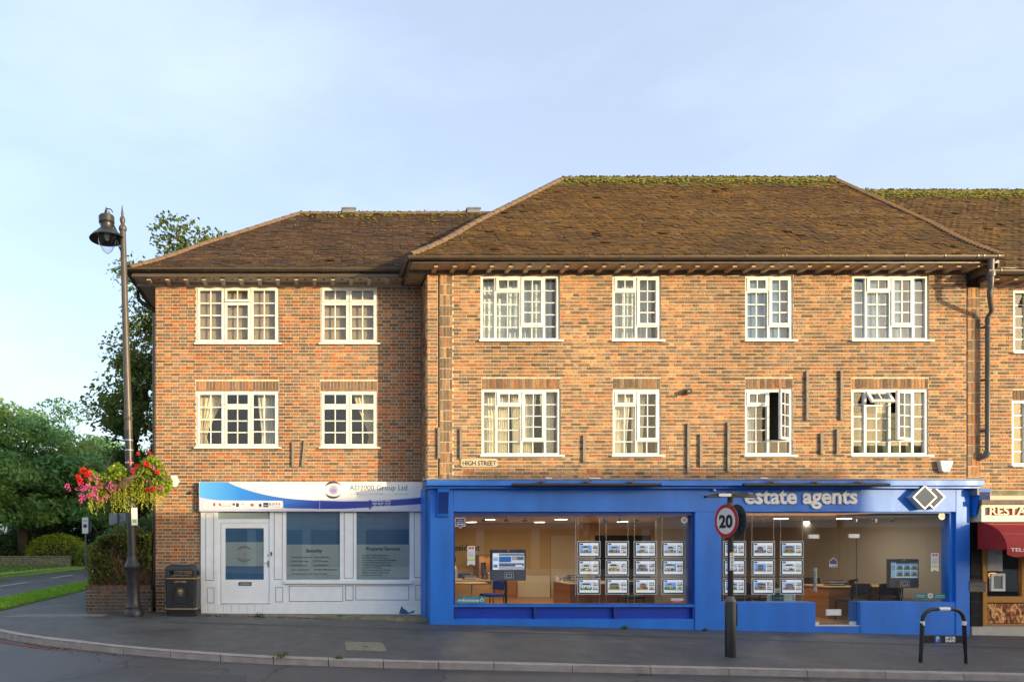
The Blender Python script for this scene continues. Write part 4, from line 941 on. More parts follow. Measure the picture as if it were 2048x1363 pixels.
for s, ub, v in (('020 8787 2000', 1345, 424), ('020 8647 1717', 1345, 470), ('office@ad2000groupltd.co.uk', 1670, 517), ('www.ad2000groupltd.co.uk', 1635, 556)):
    a, b = u2(1022, v), u2(ub, v); q = MB(); q.text(s, a[0], b[0], a[1], ys - .0058, .002, bold=.02, h=.036); part('lettering', q, 'sign_white', FS)
    q = MB(); c = u2(978, v - 16); q.lathe([(.024, 0), (.024, .0015)], (c[0], ys - .0058, c[1]), 12, (.03, .05, .25), axis='y'); part('bullet', q, 'print', FS)
c = u2(328, 213); eye_logo(FS, c[0], c[1], .205, ys - .0005)
part('board_joint', MB().box(u2(84, 0)[0] - .003, u2(84, 0)[0] + .003, ys - .0068, ys - .0056, SB(1020), SB(1001)), 'sign_white', FS)

# ------------------------------------------------------------------ tall block (middle/right)
RB = thing('terrace_building', 'taller brown brick terrace block with blue estate agent shopfront and mossy hipped roof', 'building', (8.4, YR, -.2))
WB = thing('restaurant_building', 'brick terrace house with red restaurant awning, its roof a step lower', 'building', (17, YR, -.4))
holesR, holesW = [], []
def C4(o1=0, o2=0): return [(.17, [(1, 'f', 1, 5, 0)]), (.34, [(.225, 's', 2, 1, o1), (.775, 'f', 2, 4, 0)]), (.32, [(.80, 's', 2, 4, o2), (.20, 'f', 2, 1, 0)]), (.17, [(1, 'f', 1, 5, 0)])]
def C2r(o1=0, o2=0): return [(.5, [(.225, 's', 2, 1, o1), (.775, 'f', 2, 4, 0)]), (.5, [(.80, 's', 2, 4, o2), (.20, 'f', 2, 1, 0)])]
kw = dict(mat='white_upvc', glass='glass_new', frame=.05, sash=.055, bar=.02, recess=.03, openings=holesR)
wr = {}
for nm_, a, b, c in (('1', 962, 1119, C4()), ('2', 1226, 1321.5, C2r()), ('3', 1491.5, 1586, C2r()), ('4', 1705.5, 1858, C4())):
    wr['u' + nm_] = make_window(RB, a, b, 550.5, 680, YR, c, **kw)
for nm_, a, b, c in (('1', 964, 1121, C4()), ('2', 1226.5, 1321.5, C2r()), ('3', 1491, 1586, C2r(0, 33)), ('4', 1704, 1857, C4(-32, 18))):
    wr['l' + nm_] = make_window(RB, a, b, 778, 910, YR, c, **kw)
kw['openings'] = holesW
make_window(WB, 2028, 2180, 580, 704, YR, C4(-25, 0), **kw); ww = make_window(WB, 2025, 2178, 801, 930, YR, C4(), **kw)
gC, gN = 'curtains of the tall block', 'net curtains of the tall block'
for k in ('u1', 'u2'):
    x0, x1, z0, z1 = wr[k]
    curtain(x0 + .04, x1 - .04, z0 - .05, z1 + .05, YR + .30, 'net', 'white net curtain across a top floor window of the tall block', gN, folds=14 if k == 'u1' else 9, amp=.03)
for k in ('u3', 'u4'):
    x0, x1, z0, z1 = wr[k]
    nm_ = 'sky_tint_blind'
    if nm_ not in MATS: nm(nm_, (0.09, 0.19, 0.33), (0.08, 0.17, 0.30), 2, 0.8)  # shade and sky reflection put into the blind's blue colour
    solo('blind_or_reflection', MB().box(x0 - .05, x1 + .05, YR + .14, YR + .15, z0 - .02, z1 + .02), nm_, 'blind tinted blue for the sky reflection, drawn down behind a top floor window of the tall block', 'blind', group='blinds of the tall block')
x0, x1, z0, z1 = wr['l1']; w_ = (x1 - x0)
for i, (a, b) in enumerate(((.01, .22), (.24, .40), (.40, .53), (.56, .74), (.78, .97))):
    curtain(x0 + w_ * a, x0 + w_ * b, z0 - .05, z1 + .05, YR + .25, 'curtain', 'cream curtain gathered behind the wide window above the street name sign', gC, tie=.25, side=1 if i % 2 else -1, folds=5)
x0, x1, z0, z1 = wr['l2']; w_ = x1 - x0
for i, (a, b) in enumerate(((.03, .48), (.5, .8))):
    curtain(x0 + w_ * a, x0 + w_ * b, z0 - .05, z1 + .05, YR + .25, 'curtain', 'cream curtain hanging behind the narrow window left of the flue', gC, tie=.2, side=1, folds=6)
x0, x1, z0, z1 = wr['l3']; w_ = x1 - x0
curtain(x0 + .02, x0 + w_ * .36, z0 - .05, z1 + .05, YR + .25, 'net', 'white curtain behind the window with the casement swung wide open', gC, tie=.1, side=1, folds=5)
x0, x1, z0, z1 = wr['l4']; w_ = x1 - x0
curtain(x0 + w_ * .45, x0 + w_ * .62, z0 - .05, z1 + .05, YR + .3, 'curtain', 'narrow cream curtain behind the window with the open top vent', gC, tie=.1, side=1, folds=4)
solo('blind_or_reflection', MB().box(x0 + .04, x1 - .04, YR + .16, YR + .165, z0 - .02, z0 + .66 * (z1 - z0)), nm('olive_reflection', (.13, .125, .075), (.10, .10, .06), 3, .8), 'olive half height sheet standing in for a dark reflection in the window with the open top vent', 'blind')  # added sheet: dark reflection of the opposite roofline put into its colour
curtain(x1 - w_ * .14, x1 - .02, z0 - .05, z1 + .05, YR + .3, 'net', 'white net strip at the right edge of the window with open top vent', gC, tie=.1, side=1, folds=3)
ZT = rz_(547.5); ZF = sz(958)
pal = (RED_R, BRN_R)
sold = [(rx(a), rx(b), wr[k][3] + .01, wr[k][3] + .235) for k, a, b in (('l1', 964, 1121), ('l2', 1226, 1322), ('l3', 1491, 1586), ('l4', 1704, 1857))]
slot = (rx(875.8), rx(880), ZF - .3, ZT - .001)
stackL = (rx(880), rx(905.5), ZF - .3, ZT)
brick_wall(RB, front_map(YR), XRC, XR1, ZF - .35, ZT, holesR + [slot], pal, dark=.62, soldier=sold, stack=[stackL], near=(6, 3.6), zc=ZF - .35 + .02)
part('joint_recess', MB().box(slot[0] - .01, slot[1] + .01, YR + .10, YR + .12, slot[2], ZT), 'weathered', RB)
brick_wall(RB, side_map(XRC), YR + .03, YL + .02, -.3, ZT, [], pal, dark=.5, core=.2, solo_n=0, flip=True)
# wing beyond the joint
zT2 = rz_(574)
slot2 = (XR1, rx(1935.5), ZF - .6, zT2 - .001); stackR = (rx(1935.5), rx(1960), ZF - .6, zT2)
brick_wall(WB, front_map(YR), XR1, 20.5, ZF - .6, zT2, holesW + [slot2], pal, dark=.60, soldier=[(rx(2026), rx(2178), ww[3] + .01, ww[3] + .235)], stack=[stackR], near=(15, 4), zc=ZF - .6 + .02, solo_n=200)
part('joint_recess', MB().box(slot2[0] - .01, slot2[1] + .01, YR + .10, YR + .12, slot2[2], zT2), 'weathered', WB)
m = MB(); m.box(XRC, XRC + .2, YL + .03, 23.8, -.4, ZT); m.box(XRC + .2, 20.5, 23.6, 23.8, -.6, ZT - .3); part('rear_wall', m, 'opp_brick', RB)
# eaves, gutters, roof
OR = .43; ZSR = rz_(541)
eaves(RB, XRC - .40, XR1 + .25, YR, OR, ZSR, 'eave_wood', 'weathered', .075, .392, x_b0=rx(866))
m = MB(); m.box(XRC - .40, XRC - .002, YR + .001, YL + 6, ZSR, ZSR + .03); part('soffit', m, 'eave_wood', RB)
m = MB(); m.box(XRC - .43, XRC - .401, YR - OR, YL + 6, ZSR - .02, ZSR + .16); part('fascia', m, 'weathered', RB)
# end of the raised eave where the lower roof begins
m = MB(); m.box(XR1 + .251, XR1 + .28, YR - OR, YR - .002, ZSR - .26, ZSR + .16); part('eave_end', m, 'weathered', RB)
yg, zg = YR - OR - .10, PZ(518, YR - OR - .1) + .055
gutter(RB, [(XRC - .50, YL - .35, zg), (XRC - .50, yg, zg), (PX(2002, yg), yg, zg)], .072, [(PX(p, yg), yg, zg, .03) for p in (845, 925, 1004, 1080, 1241, 1325, 1410, 1489, 1655, 1730, 1806, 1885)] + [(PX(p, yg), yg, zg, .035) for p in (1160, 1168, 1177, 1560, 1568, 1950, 1962, 1992)])
roof(RB, 'roof', XRC - .46, XR1 + .27, YR - OR - .06, zg + .03, 19.5, 11.76, hipL=4.98, hipR=None, verge=(0, .2), green=1.0, brown=1.0, near=7, backdepth=24.2)
ZSW = rz_(566)
eaves(WB, XR1 + .285, 20.5, YR, OR, ZSW, 'eave_wood', 'eave_cream', .09, .392, x_b0=rx(1962))
zg2 = PZ(547, yg) + .055
gutter(WB, [(PX(1972, yg), yg, zg2), (20.5, yg, zg2)], .072, [(PX(1996, yg), yg, zg2, .03)])
roof(WB, 'roof', XR1 + .1, 20.6, YR - OR - .06, zg2 + .03, 19.5, 11.40, hipL=None, hipR=None, green=1.0, brown=1.25, solo_n=200, near=15, backdepth=24.2)
# rainwater pipe with its swan neck
m = MB(); X0, X1 = PX(1982, yg), PX(1977, YR - .12)
m.lathe([(.055, .0), (.06, .05), (.05, -.22)][::1], (X0, yg, zg - .12), 12)
m.tube([(X0, yg, zg - .10), (X0, yg, zg - .55)], .05, 12); m.tube([(X0, yg, zg - .5), (X0, yg, zg - .62), (X0 + .02, yg + .06, zg - .70), (X1, YR - .19, zg - 1.02), (X1, YR - .10, zg - 1.12), (X1, YR - .10, rz_(905))], .042, 12)
m.tube([(X1, YR - .10, rz_(905) + .01), (X1 - .03, YR - .08, rz_(912)), (X1 - .10, YR + .02, rz_(916))], .062, 10)
m.lathe([(.07, 0), (.075, .06), (.07, .13), (.05, .13)], (X0, yg, zg - .42), 12)
dp = part('downpipe', m, 'gutter_grey', RB, smooth=50)
for p in (655, 760, 861): m = MB(); m.bar((X1, YR - .1, rz_(p)), (X1, YR + .0, rz_(p)), .11, .03); m.lathe([(.05, -.02), (.05, .02)], (X1, YR - .10, rz_(p)), 12); part('pipe_bracket', m, 'gutter_grey', dp)
battens(RB, [(877, 855, 917), (921, 857, 918), (1167, 870, 923), (1375, 847, 946), (1400, 868, 933), (1455, 844, 943), (1612.5, 741, 840), (1680.6, 741, 840), (1641, 866, 908), (1673, 858, 907)], YR, 93)
m = MB(); c = (rx(1375), YR, rz_(783)); m.tube([(c[0] - .0, YR, c[2]), (c[0] - .03, YR - .10, c[2] - .01)], .065, 12); m.tube([(c[0] - .03, YR - .10, c[2] - .01), (c[0] - .10, YR - .12, c[2] - .03)], .05, 10); part('flue', m, 'gutter', RB, smooth=50)
for a in (928, 1175):
    m = MB(); ring(m, rx(a), rx(a + 20), rz_(947), rz_(936), .012, YR - .006, YR + .01); ab = part('air_brick', m, 'rust_terracotta', RB)
    q = MB()
    for i in range(1, 8): xx = rx(a) + (rx(a + 20) - rx(a)) * i / 8; q.box(xx - .005, xx + .005, YR - .005, YR + .01, rz_(947) + .012, rz_(936) - .012)
    for j in range(1, 4): zz = rz_(947) + (rz_(936) - rz_(947)) * j / 4; q.box(rx(a) + .012, rx(a + 20) - .012, YR - .0042, YR + .009, zz - .005, zz + .005)
    part('air_brick_grid', q, 'rust_terracotta', ab)
# street name plate
SN = thing('street_name_plate', 'worn cream cast street name plate reading HIGH STREET on the brick wall', 'street sign', (rx(958), YR - .02, rz_(933)))
a, b, c, d = rx(920), rx(996), rz_(933), rz_(917); e = .05
m = MB(); m.plate([(a + e, c), (b - e, c), (b, (c + d) / 2 - .05), (b - .03, (c + d) / 2), (b, (c + d) / 2 + .05), (b - e, d), (a + e, d), (a, (c + d) / 2 + .05), (a + .03, (c + d) / 2), (a, (c + d) / 2 - .05)], YR - .018, YR - .001)
nm('plate_cream', (0.62, 0.50, 0.34), (0.48, 0.37, 0.24), 14, 0.7, bump=0.2); part('plate', m, 'plate_cream', SN)
m = MB(); m.text('HIGH STREET', rx(925), rx(992), rz_(930), YR - .018, .006, bold=.01, h=.10); part('lettering', m, 'black', SN)

# ---- blue shopfront
zP = lambda x: gz(x, YS) - .05
bx0, bx1 = sx(860), sx(1940)
m = MB()
wz1 = sz(1023)
m.box(bx0, sx(907), YS, YR + .05, -.5, sz(972)); m.box(sx(1390), sx(1443), YS, YR + .05, -.5, wz1); m.box(sx(1912), bx1, YS, YR + .05, -.6, sz(972))
m.box(sx(907), sx(1912), YS + .001, YR + .05, wz1, sz(972))
BS = part('shopfront', m, 'blue_paint', RB, bevel=.008)
part('painted_return', MB().box(XRC - .035, XRC - .002, YR + .051, YL - .16, -.4, sz(972)), 'blue_paint', RB)
m = MB(); m.box(sx(907), sx(1390), YS + .02, YR + .05, -.5, sz(1237)); m.box(sx(907), sx(1390), YS + .10, YR + .05, sz(1237), sz(1211)); m.box(sx(907), sx(1390), YS + .01, YR + .05, sz(1213), sz(1208.5)); part('stall_riser', m, 'blue_paint', BS)
nm('blue_panel', (0.006, 0.05, 0.44), (0.006, 0.045, 0.39), 3, 0.4)
for a, b in ((912, 1068), (1073, 1228), (1233, 1386)):
    m = MB(); m.box(sx(a), sx(b), YS + .09, YS + .099, sz(1236), sz(1214)); part('riser_panel', m, 'blue_panel', BS)
for a in (907, 1068.3, 1228.3, 1386.3): part('riser_stile', MB().box(sx(a), sx(a + 4.4), YS + .015, YS + .0995, sz(1237.2), sz(1212)), 'blue_dark', BS)
m = MB(); m.box(sx(1443), sx(1632), YS + .018, YR + .05, -.55, sz(1204)); m.box(sx(1722.5), sx(1912), YS + .018, YR + .05, -.6, sz(1203)); m.box(sx(1632), sx(1722.5), YS + .03, YR + .05, -.6, sz(1251)); part('stall_riser', m, 'blue_paint', BS)
# cornice, flashing, corbels
m = MB(); m.box(bx0 - .10, bx1 + .12, YS - .20, YR + .0, sz(972), sz(961)); m.box(bx0 - .06, bx1 + .10, YS - .12, YR - .001, sz(977), sz(972.2)); part('cornice', m, 'blue_paint', BS, bevel=.006)
m = MB(); m.box(bx0 - .12, bx1 + .14, YS - .21, YR - .0, sz(960.8), sz(958)); m.box(bx0 - .1, bx1 + .2, YR - .03, YR - .002, sz(958), sz(955)); part('flashing', m, 'lead', BS)
for a, b in ((873, 896), (1944, 1966)):
    m = MB(); m.add([(sx(a), YS - .17, sz(978)), (sx(b), YS - .17, sz(978)), (sx(b), YS - .06, sz(1032)), (sx(a), YS - .06, sz(1032)), (sx(a), YS + .1, sz(978)), (sx(b), YS + .1, sz(978)), (sx(b), YS + .1, sz(1032)), (sx(a), YS + .1, sz(1032))],
        [(3, 2, 1, 0), (4, 5, 6, 7), (0, 1, 5, 4), (1, 2, 6, 5), (2, 3, 7, 6), (3, 0, 4, 7)]); co_ = part('corbel', m, 'blue_paint', BS)
    for i in range(9):
        t = (i + 1) / 10; xx = sx(a) + (sx(b) - sx(a)) * t; q = MB(); q.bar((xx, YS - .168, sz(984)), (xx, YS - .07, sz(1027)), .012, .018, up=(0, 1, 0)); part('reed', q, 'blue_dark', co_)
part('corbel_block', MB().box(sx(1940), sx(1968), YS - .16, YS + .1, sz(990), sz(977.2)), 'lead', BS)
# window frames and glass
gy = YS + .12
m = MB(); ring(m, sx(907), sx(1390), sz(1209), wz1, (.045, .045, .02, .07), YS + .06, YS + .16); wf = part('window_frame', m, 'blue_dark', BS)
part('shop_window', MB().box(sx(907) + .045, sx(1390) - .045, gy, gy + .008, sz(1209) + .02, wz1 - .07), 'glass_shop', RB)
m = MB(); m.box(sx(1443), sx(1912), YS + .06, YS + .16, wz1 - .02, wz1 - .0005); m.box(sx(1905), sx(1911.9), YS + .06, YS + .16, sz(1203), wz1 - .02); m.box(sx(1443.1), sx(1445.5), YS + .06, YS + .16, sz(1204), wz1 - .02); part('window_frame', m, 'blue_paint', BS)
part('shop_window', MB().box(sx(1445.5), sx(1631.5), gy, gy + .008, sz(1204), wz1 - .02), 'glass_shop', RB); part('shop_window', MB().box(sx(1723), sx(1905), gy, gy + .008, sz(1203), wz1 - .02), 'glass_shop', RB)
part('shop_window', MB().box(sx(1632), sx(1722.5), gy, gy + .008, sz(1068), wz1 - .02), 'glass_shop', RB)
gd = part('door', MB().box(sx(1632) + .005, sx(1722.5) - .005, gy, gy + .010, sz(1250), sz(1068) - .006), 'glass_shop', RB)
for q in ((1625, 1646, 1068, 1076), (1706, 1727, 1067, 1075), (1633, 1646, 1244, 1250), (1708, 1721, 1243, 1249.5)): part('patch_fitting', MB().box(sx(q[0]), sx(q[1]), gy - .012, gy + .022, sz(q[3]), sz(q[2])), 'alu', gd)
for p, y0 in ((1635.5, gy - .07), (1642, gy + .07)):
    m = MB(); m.tube([(sx(p), y0, sz(1183)), (sx(p), y0, sz(1135))], .018, 10); m.tube([(sx(p), y0, sz(1140)), (sx(p), gy, sz(1140))], .010, 8); m.tube([(sx(p), y0, sz(1178)), (sx(p), gy, sz(1178))], .010, 8); part('pull_handle', m, 'steel', gd, smooth=50)
part('letter_plate', MB().box(sx(1660), sx(1690.5), gy - .012, gy + .018, sz(1231), sz(1218.5)), 'alu', gd); part('letter_flap', MB().box(sx(1663), sx(1687.5), gy - .016, gy - .012, sz(1229), sz(1221)), 'white_plastic', gd)
part('door_sill', MB().box(sx(1632), sx(1722.5), YS + .025, YS + .2, sz(1251.5), sz(1250.2)), 'alu', RB)
part('door_edge', MB().box(sx(1722) , sx(1722.6), gy - .004, gy + .014, sz(1250), sz(1075)), 'line_dark', gd)

# ---- estate agent lettering, diamonds, trough lights
T = thing('shop_lettering', 'raised white lettering reading estate agents on the blue fascia', 'shop sign', (sx(1600), YS, sz(1008)))
m = MB(); m.text('estate agents', sx(1488), sx(1713), sz(1006), YS - .0, .03, bold=.028); part('lettering', m, 'sign_white', T)
T = thing('diamond_emblem', 'two overlapping silver framed grey diamonds raised on the blue fascia', 'emblem', (sx(1845), YS, sz(1018)))
for cx_, cz_, y0, r_ in ((1859, 994, YS - .10, 24), (1836.5, 994.5, YS - .16, 24.5)):
    k = PX(1, YS) - PX(0, YS); s = r_ * k; dm = lambda q: [(sx(cx_), sz(cz_) - q), (sx(cx_) + q, sz(cz_)), (sx(cx_), sz(cz_) + q), (sx(cx_) - q, sz(cz_))]
    m = MB(); o_, i_ = dm(s), dm(s * .84); n = 4
    for i in range(4):
        j = (i + 1) % 4; m.add([(o_[i][0], y0, o_[i][1]), (o_[j][0], y0, o_[j][1]), (i_[j][0], y0, i_[j][1]), (i_[i][0], y0, i_[i][1]), (o_[i][0], YS, o_[i][1]), (o_[j][0], YS, o_[j][1])], [(0, 1, 2, 3), (0, 4, 5, 1)])
    d_ = part('diamond_rim', m, 'acrylic', T)
    m = MB(); m.plate(dm(s * .84), y0 + .006, y0 + .02); part('diamond_face', m, 'sign_grey_lit' if 'sign_grey_lit' in MATS else nm('sign_grey_lit', (.12, .135, .17), (.10, .11, .14), 3, .75, spec=.15), T)
for a, b, lab in ((1024, 1322, 'long black trough light over the blank blue fascia'), (1487, 1778, 'long black trough light above the estate agents lettering')):
    T = thing('trough_light', lab, 'light', (sx((a + b) / 2), YS - .3, sz(973)))
    y0 = YS - .32; ax, bx_ = PX(a, y0), PX(b, y0); m = MB(); m.tube([(ax, y0, PZ(969, y0)), (bx_, y0, PZ(969, y0))], .038, 10); part('hood', m, 'black', T, smooth=50)
    for t in (.2, .5, .8): xx = ax + (bx_ - ax) * t; q = MB(); q.bar((xx, y0, PZ(967, y0) + .02), (xx + .05, YS - .02, sz(960) + .012), .03, .02); q.bar((xx - .1, y0, PZ(966, y0) + .03), (xx + .1, y0 + .02, PZ(964.5, y0) + .03), .02, .02); part('arm', q, 'black', T)
# cables and connection boxes lying on the flashing
m = MB(); P = []
for i in range(60):
    p = 1000 + i * 9.5; P.append((sx(p), YR - .06 + .02 * math.sin(i * .7), sz(957.5) + .018 + .018 * math.sin(i * 1.1) * (R.random())))
m.tube(P, .008, 5); solo('loose_cable', m, 'white_plastic', 'thin white cable trailing along the top of the blue shopfront', 'cable')
for p, w_ in ((1103, 12), (1196, 22), (1538, 14)):
    m = MB(); m.box(sx(p - w_ / 2), sx(p + w_ / 2), YR - .14, YR - .06, sz(958) + .005, sz(953.5) + .006); solo('junction_box', m, 'white_plastic', 'small white junction box on the flashing of the blue shopfront', 'box', group='junction boxes on the shopfront')
m = MB(); c = (sx(1425.5), YS - .03, sz(976)); m.lathe([(.012, 0), (.012, -.03), (.03, -.045), (.033, -.075), (.02, -.085)], (c[0], YS - .06, sz(974)), 12); solo('security_light', m, 'alu', 'tiny silver downlight under the blue cornice', 'light', smooth=50)
# alarm boxes
T = thing('alarm_box', 'white shield shaped alarm box on brick wall over the right end of the blue shopfront', 'alarm box', (rx(1885), YR - .06, rz_(944)))
a = lambda p: rx(p); pts = [(a(1876), rz_(941)), (a(1879), rz_(944)), (a(1891), rz_(944)), (a(1899), rz_(922)), (a(1872), rz_(921))]
m = MB(); m.plate(pts, YR - .10, YR - .001); part('case', m, 'white_plastic', T, bevel=.012); m = MB(); m.text('ASL', a(1881), a(1891), rz_(932), YR - .10, .002); part('lettering', m, 'soft_text', T)
T = thing('alarm_box', 'white hexagonal alarm box on the brick corner above the litter bin', 'alarm box', (lx(346), YL - .06, lz(975)))
m = MB(); m.plate([(lx(346) + math.cos(math.radians(60 * i)) * .16, lz(962) + math.sin(math.radians(60 * i)) * .155) for i in range(6)], YL - .09, YL - .001); part('case', m, 'white_plastic', T, bevel=.02)
m = MB(); m.text('ADT', lx(339), lx(353), lz(962), YL - .09, .002); part('lettering', m, 'cream_sign', T)
m = MB(); m.lathe([(.03, 0), (.036, .03), (.03, .07)], (lx(381), YL - .0, lz(985)), 12, axis='y'); m.lathe([(.02, .07), (.02, .075)], (lx(381), YL, lz(985)), 12, axis='y'); solo('security_camera', m, 'iron', 'small round dark security camera beside the white and blue sign board', 'camera', smooth=50)
# ------------------------------------------------------------------ inside the estate agent's
FZ, CZ, YB = -.06, 2.26, 22.4
ix0, ix1 = sx(862), sx(1936)
def quadp(name, pts, mat, owner): m = MB(); m.add(pts, [(0, 1, 2, 3)]); return part(name, m, mat, owner)
fl = quadp('shop_floor', [(ix0, YR, FZ), (ix1, YR, FZ), (ix1, YB, FZ), (ix0, YB, FZ)], 'wood_floor', RB)
quadp('shop_ceiling', [(ix0, YR + .0, CZ), (ix0, YB, CZ), (ix1, YB, CZ), (ix1, YR, CZ)], 'ceiling', RB)
m = MB(); m.add([(ix0, YR, FZ), (ix0, YB, FZ), (ix0, YB, CZ), (ix0, YR, CZ)], [(3, 2, 1, 0)]); m.add([(ix0, YB, FZ), (sx(1416) + 3, YB, FZ), (sx(1416) + 3, YB, CZ), (ix0, YB, CZ)], [(0, 1, 2, 3)]); part('shop_wall', m, 'wall_tan', RB)
m = MB(); m.add([(sx(1416) + 3, YB, FZ), (ix1, YB, FZ), (ix1, YB, CZ), (sx(1416) + 3, YB, CZ)], [(0, 1, 2, 3)]); m.add([(ix1, YR, FZ), (ix1, YR, CZ), (ix1, YB, CZ), (ix1, YB, FZ)], [(0, 1, 2, 3)]); part('shop_wall', m, 'wall_grey', RB)
m = MB(); m.box(sx(1416) - .06, sx(1416) + .06, YR + .06, 16.9, FZ, CZ); part('partition', m, 'wall_grey', RB)
# dark doorway and cream door on the back wall, low cream panel
m = MB(); m.box(PX(1190, YB), PX(1300, YB), YB - .03, YB - .003, FZ + .4, PZ(1070, YB)); part('dark_opening', m, 'dark_room', RB)
m = MB(); ring(m, PX(1101, YB), PX(1154, YB), FZ, PZ(1070, YB), .07, YB - .04, YB - .002); m.box(PX(1101, YB) + .07, PX(1154, YB) - .07, YB - .025, YB - .003, FZ, PZ(1070, YB) - .07); part('inner_door', m, 'door_cream', RB)
m = MB(); m.box(PX(1035, 21.9), PX(1100, 21.9), 21.9, YB - .05, FZ, PZ(1150, 21.9)); part('boxing', m, 'door_cream', RB)
m = MB(); m.text('Resident', PX(897, YB), PX(960, YB), PZ(1100, YB), YB - .002, .02, bold=.012, h=.20); solo('wall_lettering', m, 'black', 'large black lettering on the tan back wall inside the shop', 'lettering')
# ceiling lights (lit) and small spotlights
def ceil_light(px, py, r_=.15, en=7.5):
    D = (CZ - EYE - .02) * F / (CY - py); D = clamp(D, 15.6, 22.0); X = PX(px, D)
    t = thing('ceiling_light', 'round lit ceiling light inside the estate agent shop', 'light', (X, D, CZ), group='ceiling lights inside the shop')
    m = MB(); m.lathe([(r_ + .03, 0), (r_ + .03, -.02), (r_, -.025)], (X, D, CZ), 18); part('rim', m, 'alu', t)
    m = MB(); m.lathe([(r_, -.026), (r_ * .9, -.034)], (X, D, CZ), 18); part('diffuser', m, 'lamp_glow', t)
    l_ = bpy.data.lights.new('lamp_light', 'AREA'); l_.shape = 'DISK'; l_.size = r_ * 2; l_.energy = en; l_.color = (1, .80, .52) if px < 1400 else (1, .90, .74)
    lo = bpy.data.objects.new('lamp_light', l_); COL.objects.link(lo); lo.parent = t; lo.location = (0, 0, -.05)
for p in ((943, 1043), (978, 1038), (1079, 1043), (1122, 1037.5), (1245, 1042), (1330, 1040)): ceil_light(*p)
for p in ((1562, 1036), (1688, 1036), (1760, 1042), (1620, 1042)): ceil_light(*p, en=6)
for p in (967, 1013, 1050, 1210, 1239, 1273, 1523, 1710, 1749, 1783):
    y0 = YS + .75; X = PX(p, y0); t = thing('spotlight', 'small striped spotlight hanging by the shop window', 'light', (X, y0, CZ), group='window spotlights')
    m = MB(); m.lathe([(.02, 0), (.02, -.06), (.045, -.07), (.045, -.12), (.0451, -.121)], (X, y0, CZ), 12); part('body', m, 'alu', t, smooth=40)
    m = MB(); m.lathe([(.047, -.085), (.047, -.115)], (X, y0, CZ), 12); part('band', m, 'black', t)
# property displays hanging on cables just behind the glass
yd = YS + .24
def display(px0, px1, py0, py1, k, lab, grp):
    a, b, c, d = PX(px0, yd), PX(px1, yd), PZ(py1, yd), PZ(py0, yd)
    t = thing('property_display', lab, 'display', ((a + b) / 2, yd, c), group=grp)
    m = MB(); ring(m, a, b, c, d, .016, yd - .006, yd + .006); part('acrylic_rim', m, 'acrylic', t)
    m = MB(); ring(m, a + .018, b - .018, c + .018, d - .018, .03, yd - .002, yd + .008); part('mount', m, 'acrylic_dark', t)
    q = (a + .05, b - .045, c + .042, d - .04); wx, wz = q[1] - q[0], q[3] - q[2]; rr = random.Random(k * 7 + 3)
    m = MB(); m.box(q[0], q[1], yd - .004, yd + .004, q[2], q[3], (.80, .82, .86)); part('sheet', m, 'poster', t)
    def pic(u0, v0, u1_, v1, seed, big):
        m = MB(); r2 = random.Random(seed); X = lambda u: q[0] + wx * (u0 + (u1_ - u0) * u); Z = lambda v: q[2] + wz * (v0 + (v1 - v0) * v); y = yd - .0055
        sk = r2.choice([(.16, .38, .80), (.30, .50, .82), (.45, .58, .78), (.55, .62, .72)]); m.box(X(0), X(1), y, y + .001, Z(0), Z(1), sk if big else (.55, .55, .56))
        gr = r2.choice([(.10, .26, .04), (.22, .20, .17), (.30, .26, .22), (.42, .30, .05), (.20, .20, .21)])
        m.box(X(0), X(1), y - .001, y, Z(0), Z(r2.uniform(.22, .4)), gr if big else (.18, .16, .15))
        if big:
            w0, w1 = r2.uniform(.08, .3), r2.uniform(.65, .95); wc = r2.choice([(.70, .68, .64), (.60, .52, .44), (.36, .18, .12), (.75, .75, .75), (.25, .22, .20)]); h_ = r2.uniform(.58, .72)
            m.box(X(w0), X(w1), y - .002, y - .001, Z(.24), Z(h_), wc); m.add([(X(w0 - .05), y - .0025, Z(h_)), (X(w1 + .05), y - .0025, Z(h_)), (X(w1 - .15), y - .0025, Z(h_ + .22)), (X(w0 + .12), y - .0025, Z(h_ + .22))], [(0, 1, 2, 3)], r2.choice([(.06, .05, .05), (.14, .07, .05), (.09, .10, .14)]))
            for j in range(3):
                xx = w0 + (w1 - w0) * (.12 + .3 * j); m.box(X(xx), X(xx + .09), y - .003, y - .002, Z(.34), Z(.48), (.05, .06, .08))
            for j in range(4): xx = r2.uniform(0, .9); s = r2.uniform(.08, .2); m.box(X(xx), X(min(1, xx + s)), y - .0035, y - .0025, Z(.18), Z(.18 + s * 1.1), r2.choice([(.04, .09, .03), (.03, .05, .03), (.10, .14, .03), (.07, .07, .08)]))
        else:
            for j in range(5): xx = r2.uniform(0, .8); zz = r2.uniform(0, .7); m.box(X(xx), X(min(1, xx + r2.uniform(.1, .4))), y - .0015 - j * .0002, y - .001, Z(zz), Z(min(1, zz + r2.uniform(.1, .35))), r2.choice([(.7, .7, .7), (.15, .13, .12), (.35, .30, .25), (.08, .09, .12), (.45, .30, .20)]))
        part('photo', m, 'poster', t)
    pic(.03, .20, .64, .80, k * 31 + 1, True); pic(.69, .53, .97, .82, k * 31 + 2, False); pic(.69, .20, .97, .49, k * 31 + 3, False)
    part('tag', MB().box(q[0] + wx * .02, q[0] + wx * .18, yd - .0058, yd - .005, q[2] + wz * .84, q[2] + wz * .95, (.03, .035, .05)), 'poster', t)
    for xx in (a + .027, b - .027):
        for zz in (c + .027, d - .027): m = MB(); m.lathe([(.011, 0), (.011, .014)], (xx, yd, zz), 8, axis='y'); part('stud', m, 'steel', t)
